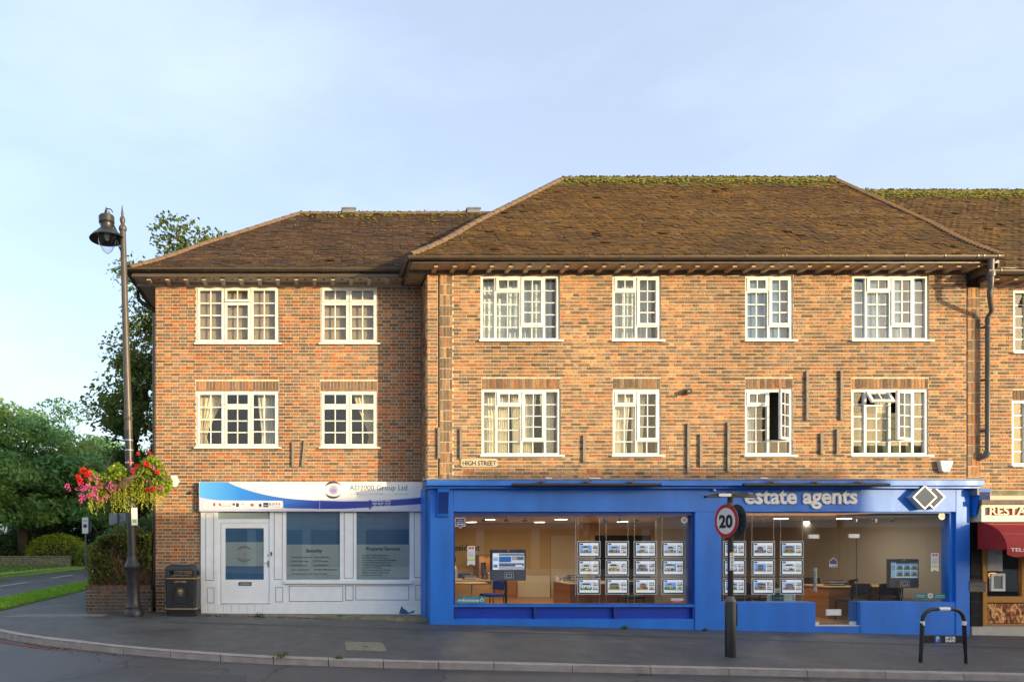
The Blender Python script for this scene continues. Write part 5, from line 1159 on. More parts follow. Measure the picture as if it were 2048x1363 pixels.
colsA = [(1154.4, 1201), (1210.8, 1257.8), (1267.3, 1314), (1322.7, 1370)]; colsB = [(1445.5, 1492), (1502.7, 1549.6), (1560, 1607)]; rows_ = [(1081, 1114.3), (1117.4, 1151), (1154.6, 1188)]
rw = ('top', 'middle', 'bottom'); k = 0
for ci, (a, b) in enumerate(colsA):
    for ri, (c, d) in enumerate(rows_): k += 1; display(a, b, c, d, k, 'framed property sheet, %s of the %s hanging column from the partition, estate agent window' % (rw[ri], ('fourth', 'third', 'second', 'first')[ci]), 'property displays left of the blue pillar')
for ci, (a, b) in enumerate(colsB):
    for ri, (c, d) in enumerate(rows_): k += 1; display(a, b, c, d, k, 'framed property sheet, %s of the %s hanging column from the glass door' % (rw[ri], ('third', 'second', 'first')[ci]), 'property displays beside the glass door')
n_ = 0
for (a, b) in colsA + colsB:
    for p in (a + 1.8, b - 1.8):
        m = MB(); m.tube([(PX(p, yd), yd + .010, PZ(1210 if a < 1400 else 1203, yd)), (PX(p, yd), yd + .010, CZ)], .0035, 5); solo('display_cable', m, 'steel', 'thin taut steel cable holding property displays in the window', 'cable', group='display cables')
m = MB(); X = PX(1151, yd); m.tube([(X, yd, PZ(1190, yd)), (X, yd, CZ)], .006, 6); solo('display_cable', m, 'acrylic', 'thin taut steel cable holding property displays in the window', 'cable', group='display cables')
# touch-screen kiosks
def kiosk(px0, px1, py0, py1, mat_, D, lab, sc, pole):
    a, b, c, d = PX(px0, D), PX(px1, D), PZ(py1, D), PZ(py0, D)
    t = thing('touch_screen', lab, 'screen', ((a + b) / 2, D, FZ))
    m = MB(); m.box(a, b, D, D + .09, c, d); part('housing', m, mat_, t, bevel=.012)
    s0, s1, s2, s3 = a + (b - a) * .05, b - (b - a) * .05, c + (d - c) * .35, d - (d - c) * .12
    m = MB(); y = D - .001
    for u0, u1_, v0, v1, col in sc: m.box(s0 + (s1 - s0) * u0, s0 + (s1 - s0) * u1_, y - .002, y, s2 + (s3 - s2) * v0, s2 + (s3 - s2) * v1, col); y -= .0006
    part('display', m, 'screen', t)
    m = MB(); xx, zz = (a + b) / 2, c + (d - c) * .16; ring(m, xx - .09, xx + .11, zz - .07, zz + .075, .006, D - .003, D); ring(m, xx - .055, xx + .07, zz - .04, zz + .04, .012, D - .003, D); part('touch_icon', m, 'acrylic', t)
    m = MB(); m.add([(xx - .03, D - .002, d - .03), (xx + .02, D - .002, d - .012), (xx + .0, D - .002, d - .045)], [(0, 1, 2)]); part('arrow_icon', m, 'acrylic', t)
    m = MB(); m.tube([(PX(pole, D + .05), D + .05, FZ + .02), (PX(pole, D + .05), D + .05, c + .05)], .03, 10); m.lathe([(.22, 0), (.22, .015), (.03, .03)], (PX(pole, D + .05), D + .05, FZ), 16); part('pole', m, 'black', t, smooth=50)
scA = [(0, 1, 0, 1, (.55, .66, .80)), (0, .17, 0, 1, (.72, .80, .92)), (.02, .15, .12, .32, (.10, .20, .38)), (.02, .16, .62, .66, (.05, .10, .22)), (.02, .16, .54, .58, (.05, .10, .22)), (.02, .16, .70, .74, (.05, .10, .22)), (.2, 1, .86, .96, (.10, .11, .14)), (.2, .58, .46, .80, (.03, .13, .42)), (.6, .98, .58, .82, (.34, .32, .33)), (.76, .98, .60, .78, (.12, .12, .13)), (.2, .98, .22, .40, (.16, .14, .13)), (.2, .70, .20, .30, (.06, .10, .28)), (.72, .92, .20, .30, (.62, .66, .80)), (.2, .98, .10, .16, (.40, .26, .18)), (.2, 1, .03, .07, (.12, .18, .28))]
scB = [(0, 1, 0, 1, (.30, .48, .58)), (.18, 1, .90, 1, (.07, .10, .12)), (.0, .16, .0, 1, (.22, .36, .45))]
for i in range(3):
    for j in range(2): scB += [(.20 + i * .27, .44 + i * .27, .10 + j * .42, .46 + j * .42, (.18, .28, .42)), (.20 + i * .27, .44 + i * .27, .10 + j * .42, .24 + j * .42, (.10, .14, .06)), (.26 + i * .27, .40 + i * .27, .20 + j * .42, .34 + j * .42, (.10, .075, .07))]
for j in range(3): scB.append((.02, .14, .55 + j * .1, .58 + j * .1, (.03, .05, .07)))
kiosk(982, 1052, 1098, 1160, 'kiosk', 15.25, 'dark blue touch screen kiosk on a pole behind the long shop window', scA, 1012)
kiosk(1779, 1838, 1117, 1175, 'kiosk_grey', 15.25, 'grey touch screen kiosk behind the window right of the glass door', scB, 1797)
# stickers and labels on the glass
gs = gy - .002
def sticker(name, lab, pieces, loc, text=()):
    t = thing(name, lab, 'sticker', loc); y = gs
    for pts, col in pieces: m = MB(); m.plate([(sx(a), sz(b)) for a, b in pts], y - .0012, y, col); y -= .0013; part('panel', m, 'print', t)
    for s, a, b, zb, h_, col, bo in text: m = MB(); m.text(s, sx(a), sx(b), sz(zb), y, .0008, bold=bo, h=h_, col=col); part('lettering', m, 'print', t)
    return t
rc = lambda a, b, c, d: [(a, d), (b, d), (b, c), (a, c)]
WH = (.78, .78, .76)
sticker('sticker', 'teal sticker reading rightmove at the lower corner of the long shop window', [(rc(917, 972, 1193, 1206.5), (.012, .25, .28)), ([(963, 1202.5), (970, 1202.5), (970, 1198.5), (966.5, 1195.5), (963, 1198.5)], WH), ([(964, 1201.5), (969, 1201.5), (969, 1199), (966.5, 1196.8), (964, 1199)], (.012, .25, .28))], (sx(945), gs, sz(1211)), [('rightmove', 918.5, 961, 1203.5, .075, WH, .02), ('find our properties on', 929, 958, 1196, .017, WH, .0)])
sticker('sticker', 'purple badge shaped sticker reading Zoopla in the upper corner of the long window', [([(912.5, 1051.5), (919, 1051.5), (923, 1056), (927, 1051.5), (933, 1051.5), (933, 1034), (912.5, 1034)], WH), ([(913.5, 1050.5), (919.5, 1050.5), (923, 1054.5), (926.5, 1050.5), (932, 1050.5), (932, 1035), (913.5, 1035)], (.085, .075, .19))], (sx(923), gs, sz(1056)), [('Zoopla', 915.5, 930, 1048.5, .035, WH, .02), ('Find all our', 917.5, 928, 1040, .016, WH, .01), ('properties on', 916, 929.5, 1043.5, .016, WH, .01)])
for a, b, c, d, lab in ((937, 953, 1091.5, 1131, 'white award ribbon sticker with red crown on the long shop window'), (1872, 1887.5, 1105.5, 1143, 'white award ribbon sticker with red crown right of the grey kiosk')):
    mid = (a + b) / 2
    sticker('sticker', lab, [([(a, d), (mid, d - 3.5), (b, d), (b, c), (a, c)], (.74, .74, .70)), ([(a + 2.5, c + 6.5), (mid, c + 4.5), (b - 2.5, c + 6.5), (b - 3, c + 1.5), (mid, c + 2.5), (a + 3, c + 1.5)], (.62, .03, .06)), (rc(a + .6, b - .6, c + 26, c + 29), (.60, .62, .05))], (sx(mid), gs, sz(d)), [('BRITISH', a + 2.5, b - 2.5, c + 14, .018, (.3, .3, .3), 0), ('PROPERTY', a + 2, b - 2, c + 16.8, .016, (.35, .35, .35), 0), ('AWARDS', a + 2, b - 2, c + 20, .020, (.2, .2, .2), .01), ('* * * * *', a + 2, b - 2, c + 24.5, .016, (.3, .3, .3), 0)])
circ = lambda x, z, r_: [(x + math.cos(2 * math.pi * i / 20) * r_, z - math.sin(2 * math.pi * i / 20) * r_) for i in range(20)]
sticker('sticker', 'teal map pin sticker with coral dot in the top corner beside the blue pillar', [([(1367, 1044), (1374.5, 1051), (1382, 1044), (1383, 1040), (1382, 1035), (1378, 1031.5), (1371, 1031.5), (1367, 1035), (1366, 1040)], (.02, .19, .22)), (circ(1374.5, 1039, 6), WH), (circ(1374.5, 1039, 4.5), (.62, .16, .11))], (sx(1374), gs, sz(1051)))
sticker('sticker', 'round white sticker with orange dot at the top right of the shop window', [([(1889, 1033), (1893.5, 1040), (1898, 1033), (1896, 1030), (1891, 1030)], (.05, .30, .28)), (circ(1894, 1031, 7), WH), (circ(1894, 1031, 4.8), (.70, .32, .14))], (sx(1894), gs - .005, sz(1040)))
sticker('sticker', 'small white and red label low down beside the blue pillar', [(rc(1347, 1373.5, 1196, 1205), (.30, .03, .03)), (rc(1347.7, 1372.8, 1196.6, 1201), WH), (rc(1347.7, 1372.8, 1201.4, 1204.5), (.62, .03, .03))], (sx(1360), gs, sz(1205)), [('NATIONAL ASSOCIATION', 1349, 1371.5, 1199.8, .016, (.1, .25, .2), 0), ('PROTECTED', 1352, 1368, 1204, .016, WH, 0)])
sticker('sticker', 'narrow teal sticker strip with white map pin under the grey kiosk', [(rc(1838.5, 1903, 1187.5, 1198), (.015, .17, .19)), (circ(1870.5, 1191, 5.6), (.45, .60, .55)), (circ(1870.5, 1191, 3), (.60, .25, .18)), (rc(1842, 1860, 1190, 1191), (.4, .55, .55)), (rc(1842, 1858, 1193, 1194), (.4, .55, .55)), (rc(1881, 1899, 1190, 1191), (.4, .55, .55)), (rc(1879, 1899, 1193, 1194), (.4, .55, .55))], (sx(1870), gs, sz(1198)))
sticker('sticker', 'small navy house shaped sticker reading Closed on the glass door', [([(1667, 1133.5), (1683, 1133.5), (1683, 1121), (1675, 1114.5), (1667, 1121)], (.50, .52, .60)), ([(1668, 1132.5), (1682, 1132.5), (1682, 1121.5), (1675, 1115.8), (1668, 1121.5)], (.05, .06, .12)), (rc(1667.5, 1682.5, 1128, 1131.5), (.60, .62, .68))], (sx(1675), gs, sz(1134)), [('Closed', 1669, 1681, 1131, .022, (.05, .06, .12), .01)])
# poster stand under the second display column
t = thing('counter_poster', 'framed teal notice with white ribbon standing behind the window by the door', 'poster', (PX(1562, 15.4), 15.4, FZ)); D = 15.4
m = MB(); ring(m, PX(1534, D), PX(1590, D), PZ(1215, D), PZ(1176, D), .03, D - .01, D + .01); part('frame', m, 'acrylic', t)
m = MB(); m.box(PX(1544, D), PX(1567, D), D - .004, D, PZ(1214, D), PZ(1184, D), (.02, .10, .12)); m.box(PX(1569, D), PX(1584, D), D - .004, D, PZ(1214, D), PZ(1184, D), (.45, .60, .58)); m.box(PX(1536, D), PX(1588, D), D + .001, D + .006, PZ(1214, D), PZ(1177, D), (.34, .46, .46)); part('sheet', m, 'print', t)
m = MB(); m.text('Connells', PX(1546, D), PX(1566, D), PZ(1196, D), D - .004, .001, h=.035, col=(.55, .62, .62)); part('lettering', m, 'print', t)
m = MB(); m.bar((PX(1538, D), D + .02, FZ), (PX(1540, D), D + .01, PZ(1214, D)), .02, .02); m.bar((PX(1586, D), D + .02, FZ), (PX(1584, D), D + .01, PZ(1214, D)), .02, .02); part('leg', m, 'acrylic_dark', t)
# furniture
def desk(x0, x1, y0, y1, h, mat_, lab, top='desk_light', drop=.0):
    t = thing('desk', lab, 'desk', ((x0 + x1) / 2, (y0 + y1) / 2, FZ))
    part('top', MB().box(x0 - .03, x1 + .03, y0 - .03, y1 + .03, FZ + h - .03, FZ + h), top, t, bevel=.004)
    for xx in (x0, x1 - .03): part('side_panel', MB().box(xx, xx + .03, y0, y1, FZ, FZ + h - .031), mat_, t)
    part('modesty_panel', MB().box(x0 + .031, x1 - .031, y0 + .02, y0 + .04, FZ + .05 + drop, FZ + h - .031), mat_, t); return t
desk(6.4, 9.6, 17.0, 18.15, .735, 'desk_wood', 'long wooden counter desk behind the hanging property displays')
desk(11.9, 13.5, 15.95, 16.8, .735, 'desk_wood', 'brown wooden desk inside behind the glass door')
desk(PX(905, 18.6) - .9, PX(985, 18.3), 18.3, 19.2, .74, 'desk_light', 'pale wooden desk with computer where a person sits')
t = thing('side_table', 'pale round ended table with white legs by the blue chair', 'table', (PX(930, 17.3), 17.4, FZ))
m = MB(); X = PX(915, 17.4); m.loft([(FZ + .70, .75, .36, .3), (FZ + .73, .75, .36, .3)], c=(X, 17.5)); part('top', m, 'desk_light', t)
for xx in (PX(946, 17.3), X - .5): m = MB(); m.tube([(xx, 17.4, FZ), (xx, 17.4, FZ + .70)], .022, 8); part('leg', m, 'acrylic', t)
t = thing('filing_cabinet', 'tall wooden cupboard against the tan back wall', 'cabinet', (PX(985, 21.6), 21.9, FZ))
part('carcass', MB().box(PX(960, 21.5), PX(1034, 21.5), 21.52, 22.3, FZ, PZ(1158, 21.5)), 'desk_wood', t); part('upper_cupboard', MB().box(PX(960, 21.5), PX(988, 21.5), 21.6, 22.3, PZ(1157.5, 21.5), PZ(1110, 21.5)), 'desk_wood', t)
for z0, z1 in ((1190, 1172), (1171, 1159)): part('drawer', MB().box(PX(1002, 21.5), PX(1033, 21.5), 21.495, 21.519, PZ(z0, 21.5), PZ(z1, 21.5)), 'desk_wood', t)
def monitor(px, D, z0, ang, lab):
    x = PX(px, D); t = thing('monitor', lab, 'monitor', (x, D, z0), rz=ang)
    part('screen', MB().box(-.26, .26, -.02, .02, .10, .44), 'black', t, world=False, bevel=.008); part('stand', MB().box(-.03, .03, .0, .04, .012, .2), 'black', t, world=False); part('foot', MB().box(-.12, .12, -.08, .10, 0, .012), 'black', t, world=False)
monitor(967, 18.9, FZ + .74, math.radians(65), 'black computer monitor turned sideways on the pale desk')
def papers(px, D, z, lab, n=5, mt='shirt'):
    t = thing('paper_stack', lab, 'papers', (PX(px, D), D, z)); zz = 0; rr = random.Random(px)
    for i in range(n): h = rr.uniform(.012, .03); part('sheaf', MB().box(-.16 + rr.uniform(-.02, .02), .16 + rr.uniform(-.02, .02), -.11, .11, zz, zz + h), 'shirt' if i % 2 else 'acrylic_dark', t, world=False); zz += h + .001
papers(938, 18.7, FZ + .74, 'loose papers piled on the pale desk'); papers(985, 18.9, FZ + .74, 'trays of paper beside the black monitor', 8)
papers(1668, 16.3, FZ + .735, 'white ring binders stacked on the desk behind the glass door', 5); papers(1150, 17.6, FZ + .735, 'silver letter trays on the counter desk', 9)
m = MB(); X = PX(1113, 17.9); m.loft([(FZ + .735, .045, .045, .02), (FZ + .86, .05, .05, .02)], c=(X, 17.9)); solo('pen_pot', m, 'alu', 'small silver pen pot on the corner of the counter desk', 'pot')
m = MB(); X = PX(1128, 17.8); m.loft([(FZ + .735, .09, .08, .03), (FZ + .79, .07, .06, .03)], c=(X, 17.8)); m.bar((X - .09, 17.77, FZ + .82), (X + .07, 17.77, FZ + .85), .05, .04); m.bar((X, 17.78, FZ + .785), (X, 17.78, FZ + .83), .03, .03); solo('telephone', m, 'steel', 'desk telephone next to the silver pen pot', 'telephone')
m = MB(); X = PX(1699, 16.4); m.loft([(FZ + .735, .10, .10, .03), (FZ + .80, .08, .07, .03)], c=(X, 16.4)); m.bar((X - .10, 16.3, FZ + .83), (X + .10, 16.3, FZ + .87), .06, .05); m.bar((X, 16.3, FZ + .79), (X, 16.3, FZ + .84), .03, .03); solo('telephone', m, 'black', 'black desk telephone behind the glass door', 'telephone')
def chair(px, D, rzd, mat_, lab, group=None):
    x = PX(px, D); t = thing('office_chair', lab, 'chair', (x, D, FZ), rz=math.radians(rzd), group=group)
    m = MB(); m.loft([(.43, .22, .22, .08), (.45, .235, .235, .09), (.49, .22, .22, .08)]); part('seat', m, mat_, t, world=False, smooth=50)
    m = MB(); vs_ = []
    for j in range(5):
        for i in range(7):
            u = i / 6 * 2 - 1; vs_.append((u * .215, .20 + .05 * (j / 4) - .035 * u * u, .58 + .27 * j / 4 - (.02 * u * u if j == 4 else 0)))
    m.add(vs_ + [(a, b + .035, c) for a, b, c in vs_], [(j * 7 + i, j * 7 + i + 1, (j + 1) * 7 + i + 1, (j + 1) * 7 + i) for j in range(4) for i in range(6)] + [(35 + j * 7 + i, 35 + (j + 1) * 7 + i, 35 + (j + 1) * 7 + i + 1, 35 + j * 7 + i + 1) for j in range(4) for i in range(6)] + [(i, 35 + i, 36 + i, i + 1) for i in range(6)] + [(28 + i, 29 + i, 64 + i, 63 + i) for i in range(6)] + [(j * 7, (j + 1) * 7, 42 + j * 7, 35 + j * 7) for j in range(4)] + [(j * 7 + 6, 41 + j * 7, 48 + j * 7, 13 + j * 7) for j in range(4)])
    part('backrest', m, mat_, t, world=False, smooth=50)
    for s in (-1, 1):
        for q in (-1, 1): m = MB(); m.tube([(s * .21, q * .21, 0), (s * .21, q * .19, .43)], .012, 8); part('leg', m, 'black', t, world=False)
        m = MB(); m.tube([(s * .215, .2, .43), (s * .218, .24, .56), (s * .218, .26, .80)], .012, 8); part('back_post', m, 'black', t, world=False)
chair(983, 17.0, -70, 'chair_blue', 'blue fabric chair with black frame beside the kiosk pole')
chair(917, 19.9, 200, 'chair_blue', 'blue chair under the seated person at the pale desk')
gch = 'black visitor chairs'
for p, D, r_ in ((1704, 15.55, 185), (1768, 15.6, 170)): chair(p, D, r_, 'black_soft', 'black visitor chair between the shop window and the brown desk', gch)
chair(1640, 17.4, 10, 'black_soft', 'black chair on the far side of the brown desk'); 
for p, D, r_ in ((1472, 15.9, 175), (1520, 16.0, 190)): chair(p, D, r_, 'black_soft', 'black chair standing behind the displays beside the glass door', gch + ' near the door')
chair(1262, 16.4, 180, 'black_soft', 'black chair in front of the long counter desk')
# seated person at the pale desk, mostly hidden by the pillar
def person(px, D):
    x = PX(px, D); root = thing('person', 'person in a pale shirt with brown hair seated at the desk behind the window', 'person', (x, D, FZ), rz=math.radians(-90))
    J = [(0, 0, .50), (0, .02, .75), (0, .01, .98), (0, -.01, 1.07), (0, -.03, 1.15), (0, -.035, 1.28), (-.19, 0, .98), (.19, 0, .98), (-.22, -.12, .76), (.22, -.12, .76), (-.15, -.34, .73), (.15, -.34, .73), (-.09, -.02, .48), (.09, -.02, .48), (-.10, -.42, .50), (.10, -.42, .50), (-.10, -.40, .08), (.10, -.40, .08), (-.10, -.52, .04), (.10, -.52, .04), (-.12, -.45, .74), (.12, -.45, .74)]
    E = [(0, 1), (1, 2), (2, 3), (3, 4), (4, 5), (2, 6), (2, 7), (6, 8), (7, 9), (8, 10), (9, 11), (10, 20), (11, 21), (0, 12), (0, 13), (12, 14), (13, 15), (14, 16), (15, 17), (16, 18), (17, 19)]
    rad = [.15, .145, .13, .055, .085, .08, .065, .065, .048, .048, .036, .036, .10, .10, .065, .065, .045, .045, .04, .04, .03, .03]
    me = bpy.data.meshes.new('body'); me.from_pydata(J, E, []); o = bpy.data.objects.new('body', me); COL.objects.link(o)
    sk = o.modifiers.new('skin', 'SKIN'); su = o.modifiers.new('sub', 'SUBSURF'); su.levels = 2; su.render_levels = 2
    bpy.context.view_layer.update()
    if not me.skin_vertices:
        bpy.context.view_layer.objects.active = o; bpy.ops.mesh.customdata_skin_add() if bpy.ops.mesh.customdata_skin_add.poll() else None
    for i, r_ in enumerate(rad): me.skin_vertices[0].data[i].radius = (r_, r_ * (.8 if i in (0, 1, 2) else 1))
    me.skin_vertices[0].data[0].use_root = True
    bpy.context.view_layer.update()
    ev = bpy.data.meshes.new_from_object(o.evaluated_get(bpy.context.evaluated_depsgraph_get())); bpy.data.objects.remove(o)
    b = bpy.data.objects.new('body', ev); COL.objects.link(b); b.parent = root
    for mm in ('skin', 'shirt', 'black_soft'): ev.materials.append(MATS[mm])
    for p in ev.polygons:
        c = p.center; p.material_index = 0 if c.z > 1.055 or (c.y < -.30 and c.z > .66) else (2 if c.z < .58 else 1); p.use_smooth = True
    m = MB(); m.lathe([(.02, .135), (.07, .12), (.102, .06), (.106, 0), (.09, -.06), (.06, -.10)], (0, -.012, 1.24), 14); part('hair', m, 'hair', root, world=False, smooth=60)
    m = MB(); m.add([(-.018, -.118, 1.20), (.018, -.118, 1.20), (0, -.145, 1.185), (0, -.12, 1.235)], [(0, 1, 2), (0, 2, 3), (1, 3, 2)]); part('nose', m, 'skin', root, world=False)
person(906, 19.6)
# ------------------------------------------------------------------ restaurant front of the end house
yw = YR - .15; wx = lambda p: PX(p, yw); wz = lambda p: PZ(p, yw)
m = MB(); m.box(wx(1942), wx(1963), yw, YR + .05, -.5, wz(1000)); bt = part('tiled_pilaster', m, 'black_tile', WB)
for k in range(6): part('tile_joint', MB().box(wx(1942), wx(1963), yw - .002, yw + .001, wz(1090 + k * 28) - .003, wz(1090 + k * 28) + .003), 'iron', bt)
m = MB(); m.box(wx(1941), wx(1963), yw - .03, YR, -.6, wz(1252)); m.box(wx(1964), 20.4, yw - .02, YR, -.7, wz(1251)); part('stone_base', m, 'pale_stone', WB)
m = MB(); ring(m, wx(1963.5), wx(2200), wz(1250), wz(1085), (.09, .09, .04, .05), yw - .03, yw + .08); m.box(wx(1972), wx(2200), yw - .025, yw + .07, wz(1204), wz(1192)); m.box(wx(2042), wx(2050), yw - .02, yw + .06, wz(1192), wz(1090)); fr_ = part('timber_window', m, 'pine_frame', WB, bevel=.006)
part('pane', MB().box(wx(1972), wx(2042), yw + .02, yw + .026, wz(1192), wz(1090)), 'glass_shop', fr_); part('pane', MB().box(wx(2050), wx(2190), yw + .02, yw + .026, wz(1192), wz(1090)), 'glass_shop', fr_)
rm = MB(); q = [(wx(1960), YR + .02, -.4), (20.4, YR + .02, -.4), (20.4, YR + .02, 2.4), (wx(1960), YR + .02, 2.4)]; q += [(a, 19, c) for a, b, c in q]; rm.add(q, [(4, 5, 6, 7), (0, 1, 5, 4), (1, 2, 6, 5), (2, 3, 7, 6), (3, 0, 4, 7)]); part('dining_room', rm, 'opp_dark', WB)
# flame poster under the window
def flame_mat():
    m, n, l, b, out = _new('flames'); g = n.new('ShaderNodeNewGeometry'); t = n.new('ShaderNodeTexNoise'); t.inputs['Scale'].default_value = 7; t.inputs['Detail'].default_value = 5; t.inputs['Distortion'].default_value = 1.6
    mp_ = n.new('ShaderNodeMapping'); mp_.inputs['Scale'].default_value = (1.4, 1, .7); r = n.new('ShaderNodeValToRGB'); e = r.color_ramp.elements
    e[0].position = .35; e[0].color = (.015, .01, .01, 1); e[1].position = .68; e[1].color = (.85, .62, .30, 1); k = e.new(.5); k.color = (.40, .10, .02, 1); k = e.new(.58); k.color = (.70, .33, .10, 1)
    l.new(g.outputs['Position'], mp_.inputs[0]); l.new(mp_.outputs[0], t.inputs['Vector']); l.new(t.outputs['Fac'], r.inputs[0]); l.new(r.outputs[0], b.inputs['Base Color']); b.inputs['Roughness'].default_value = .4
flame_mat()
solo('grill_poster', MB().box(wx(1973), wx(2190), yw - .012, yw - .002, wz(1245), wz(1206)), 'flames', 'printed panel of flames and grilled meat under the restaurant window', 'poster')
t = thing('menu_case', 'white framed menu case behind the restaurant window', 'menu case', (wx(1994), yw, wz(1182)))
m = MB(); ring(m, wx(1980), wx(2008), wz(1181), wz(1146), .05, yw - .03, yw + .015); part('frame', m, 'sign_white', t); part('sheet', MB().box(wx(1985), wx(2003), yw - .012, yw + .0, wz(1178), wz(1150), (.16, .22, .20)), 'print', t)
solo('notice', MB().box(wx(1979), wx(2009), yw + .04, yw + .045, wz(1141), wz(1095)), 'sign_white', 'plain white notice board above the menu case', 'notice')
t = thing('wall_lantern', 'amber glass lantern glowing inside the restaurant window', 'lantern', (wx(2012), yw + .3, wz(1165))); m = MB(); m.loft([(wz(1165), .04, .04, .015), (wz(1148), .06, .06, .02), (wz(1146), .03, .03, .01)], c=(wx(2014), yw + .3)); 
emit_mat('amber_glow', (1.0, .42, .06), .8); part('glass', m, 'amber_glow', t)
# sign box and awning
t = thing('restaurant_sign', 'cream sign box with raised copper letters reading RESTAURANT', 'shop sign', (wx(2080), yw - .3, wz(1045)))
y0 = yw - .30; gx = lambda p: PX(p, y0); gzz = lambda p: PZ(p, y0)
part('box', MB().box(gx(1963), 20.3, y0, YR - .01, gzz(1043), gzz(1009)), 'cream_sign', t, bevel=.006); part('cap', MB().box(gx(1960), 20.4, y0 - .04, YR - .005, gzz(1008.7), gzz(999)), 'weathered', t)
part('trim', MB().box(gx(1985), 20.4, y0 + .05, YR - .004, gzz(998.7), gzz(990)), 'pink_trim', t)
m = MB(); m.text('RESTAURANT', gx(1975), gx(2135), gzz(1029), y0 - .0, .05, bold=.018, h=.17); part('lettering', m, 'copper', t)
part('wall_band', MB().box(wx(1966), 20.4, YR - .05, YR - .006, wz(993), wz(980)), 'stone', WB)
t = thing('awning', 'red curved shop awning with scalloped edge and white telephone lettering', 'awning', (gx(2090), yw - .6, gzz(1112)))
xa, xb = PX(1957, yw - .2), 20.3; prof_ = []; n = 9
z1_, z0_ = PZ(1044, yw - .25), PZ(1098, yw - .75)
for i in range(n): a = math.pi / 2 * i / (n - 1); prof_.append((yw - .18 - .62 * math.sin(a), z0_ + (z1_ - z0_) * math.cos(a)))
m = MB(); xs = frange(xa, xb, (xb - xa) / 40); vs_ = [(x, y, z) for x in xs for (y, z) in prof_]; m.add(vs_, [(i * n + j, (i + 1) * n + j, (i + 1) * n + j + 1, i * n + j + 1) for i in range(40) for j in range(n - 1)]); m.f = [q[::-1] for q in m.f]
cl = part('cloth', m, 'awning_red', t, smooth=60)
m = MB(); m.add([(xa, y, z) for y, z in prof_] + [(xa, yw - .18, z0_)], [tuple(range(n + 1))]); part('end_panel', m, 'awning_red', t)
m = MB(); k = 90; yv = prof_[-1][0]; up = [(xa + (xb - xa) * i / k, z0_) for i in range(k + 1)]; lo = [(p[0], z0_ - .10 - .055 * abs(math.sin((p[0] - xa) * math.pi / .42))) for p in up]
m.add([(p[0], yv, p[1]) for p in lo] + [(p[0], yv, p[1]) for p in up], [(i, i + 1, i + k + 2, i + k + 1) for i in range(k)]); va = part('valance', m, 'awning_red', t)
s = va.modifiers.new('cloth', 'SOLIDIFY'); s.thickness = .004
m = MB(); fx = lambda p: PX(p, yv); m.text('TEL: 020', fx(2021), fx(2075), PZ(1102, yv), yv - .003, .002, bold=.015, h=.075); part('lettering', m, 'sign_white', t)
for i in (2, 5): yy, zz = prof_[i]; part('rib', MB().tube([(xa, yy - .004, zz + .003), (xb, yy - .004, zz + .003)], .006, 6), 'pink_trim', t)
# metal letter box beside the black pilaster
t = thing('letter_box', 'grey metal letter box with sloping lid on the black pilaster', 'letter box', (wx(1956), yw - .1, wz(1183)))
a, b = PX(1939, yw - .16), PX(1972, yw - .16); c, d = PZ(1183, yw - .16), PZ(1164, yw - .16)
m = MB(); m.box(a, b, yw - .16, yw - .002, c, d); part('case', m, 'zinc_box', t, bevel=.006); m = MB(); m.add([(a - .01, yw - .18, d), (b + .01, yw - .18, d), (b + .01, yw, d + .07), (a - .01, yw, d + .07), (a - .01, yw - .18, d - .012), (b + .01, yw - .18, d - .012)], [(0, 1, 2, 3), (4, 5, 1, 0)]); part('lid', m, 'zinc_box', t)
for i in range(7): xx = a + (b - a) * (.2 + .1 * i); part('slot', MB().box(xx - .008, xx + .008, yw - .163, yw - .1605, c + (d - c) * .55, c + (d - c) * .75), 'line_dark', t)

# ------------------------------------------------------------------ litter bin
bx_, by_ = PX(366, 15.35), 15.35; bz = gz(bx_, by_)
T = thing('litter_bin', 'black litter bin with gold bands and emblem against the brick corner', 'litter bin', (bx_, by_, bz))
q = lambda **k: None
m = MB(); m.loft([(0, .30, .26, .07), (.10, .305, .265, .07), (.13, .33, .29, .08), (.14, .33, .29, .08)]); part('base', m, 'bin_black', T, world=False, smooth=50)
m = MB(); m.loft([(.14, .325, .285, .07), (.80, .345, .30, .08), (.82, .35, .305, .085)]); body = part('body', m, 'bin_black', T, world=False, smooth=50)
for s in range(9):
    x = -.27 + .0675 * s
    if abs(x) < .16: continue
    part('rib', MB().box(x - .012, x + .012, -.302, -.285, .2, .74), 'bin_black', body, world=False)
for z in (.16, .815): m = MB(); m.loft([(z, .352, .307, .085), (z + .018, .352, .307, .085)]); part('gold_band', m, 'gold', body, world=False)
for sx_ in (-1, 1):
    for sy_ in (-1, 1): m = MB(); m.loft([(.83, .045, .05, .03), (1.0, .045, .05, .03)], c=(sx_ * .29, sy_ * .245)); part('corner_post', m, 'bin_black', T, world=False, smooth=50)
m = MB(); m.loft([(.833, .352, .307, .085), (.875, .352, .307, .085)]); part('rim', m, 'bin_black', T, world=False, smooth=50)
m = MB(); m.loft([(.985, .345, .30, .09), (1.03, .35, .305, .10), (1.09, .32, .28, .12), (1.115, .25, .21, .12)]); part('hood', m, 'bin_black', T, world=False, smooth=50)
m = MB(); m.loft([(1.115, .15, .12, .1), (1.128, .145, .115, .1)]); part('stub_plate', m, 'lead', T, world=False)
m = MB(); m.box(-.2, .2, -.31, -.27, .876, .90); part('lip', m, 'gutter_grey', T, world=False)
m = MB(); m.text('LITTER', -.13, .13, .735, -.312, .004, bold=.02, h=.038); part('lettering', m, 'gold', T, world=False)
m = MB(); ring(m, -.17, .17, .30, .68, .014, -.318, -.29); m.box(-.10, .10, -.312, -.29, .42, .64); part('badge_panel', m, 'bin_black', T, world=False)
m = MB(); rr = [(.060, 0), (.060, .004)]; m.lathe(rr, (0, -.313, .545), 20, axis='y'); part('emblem', m, 'gold', T, world=False)
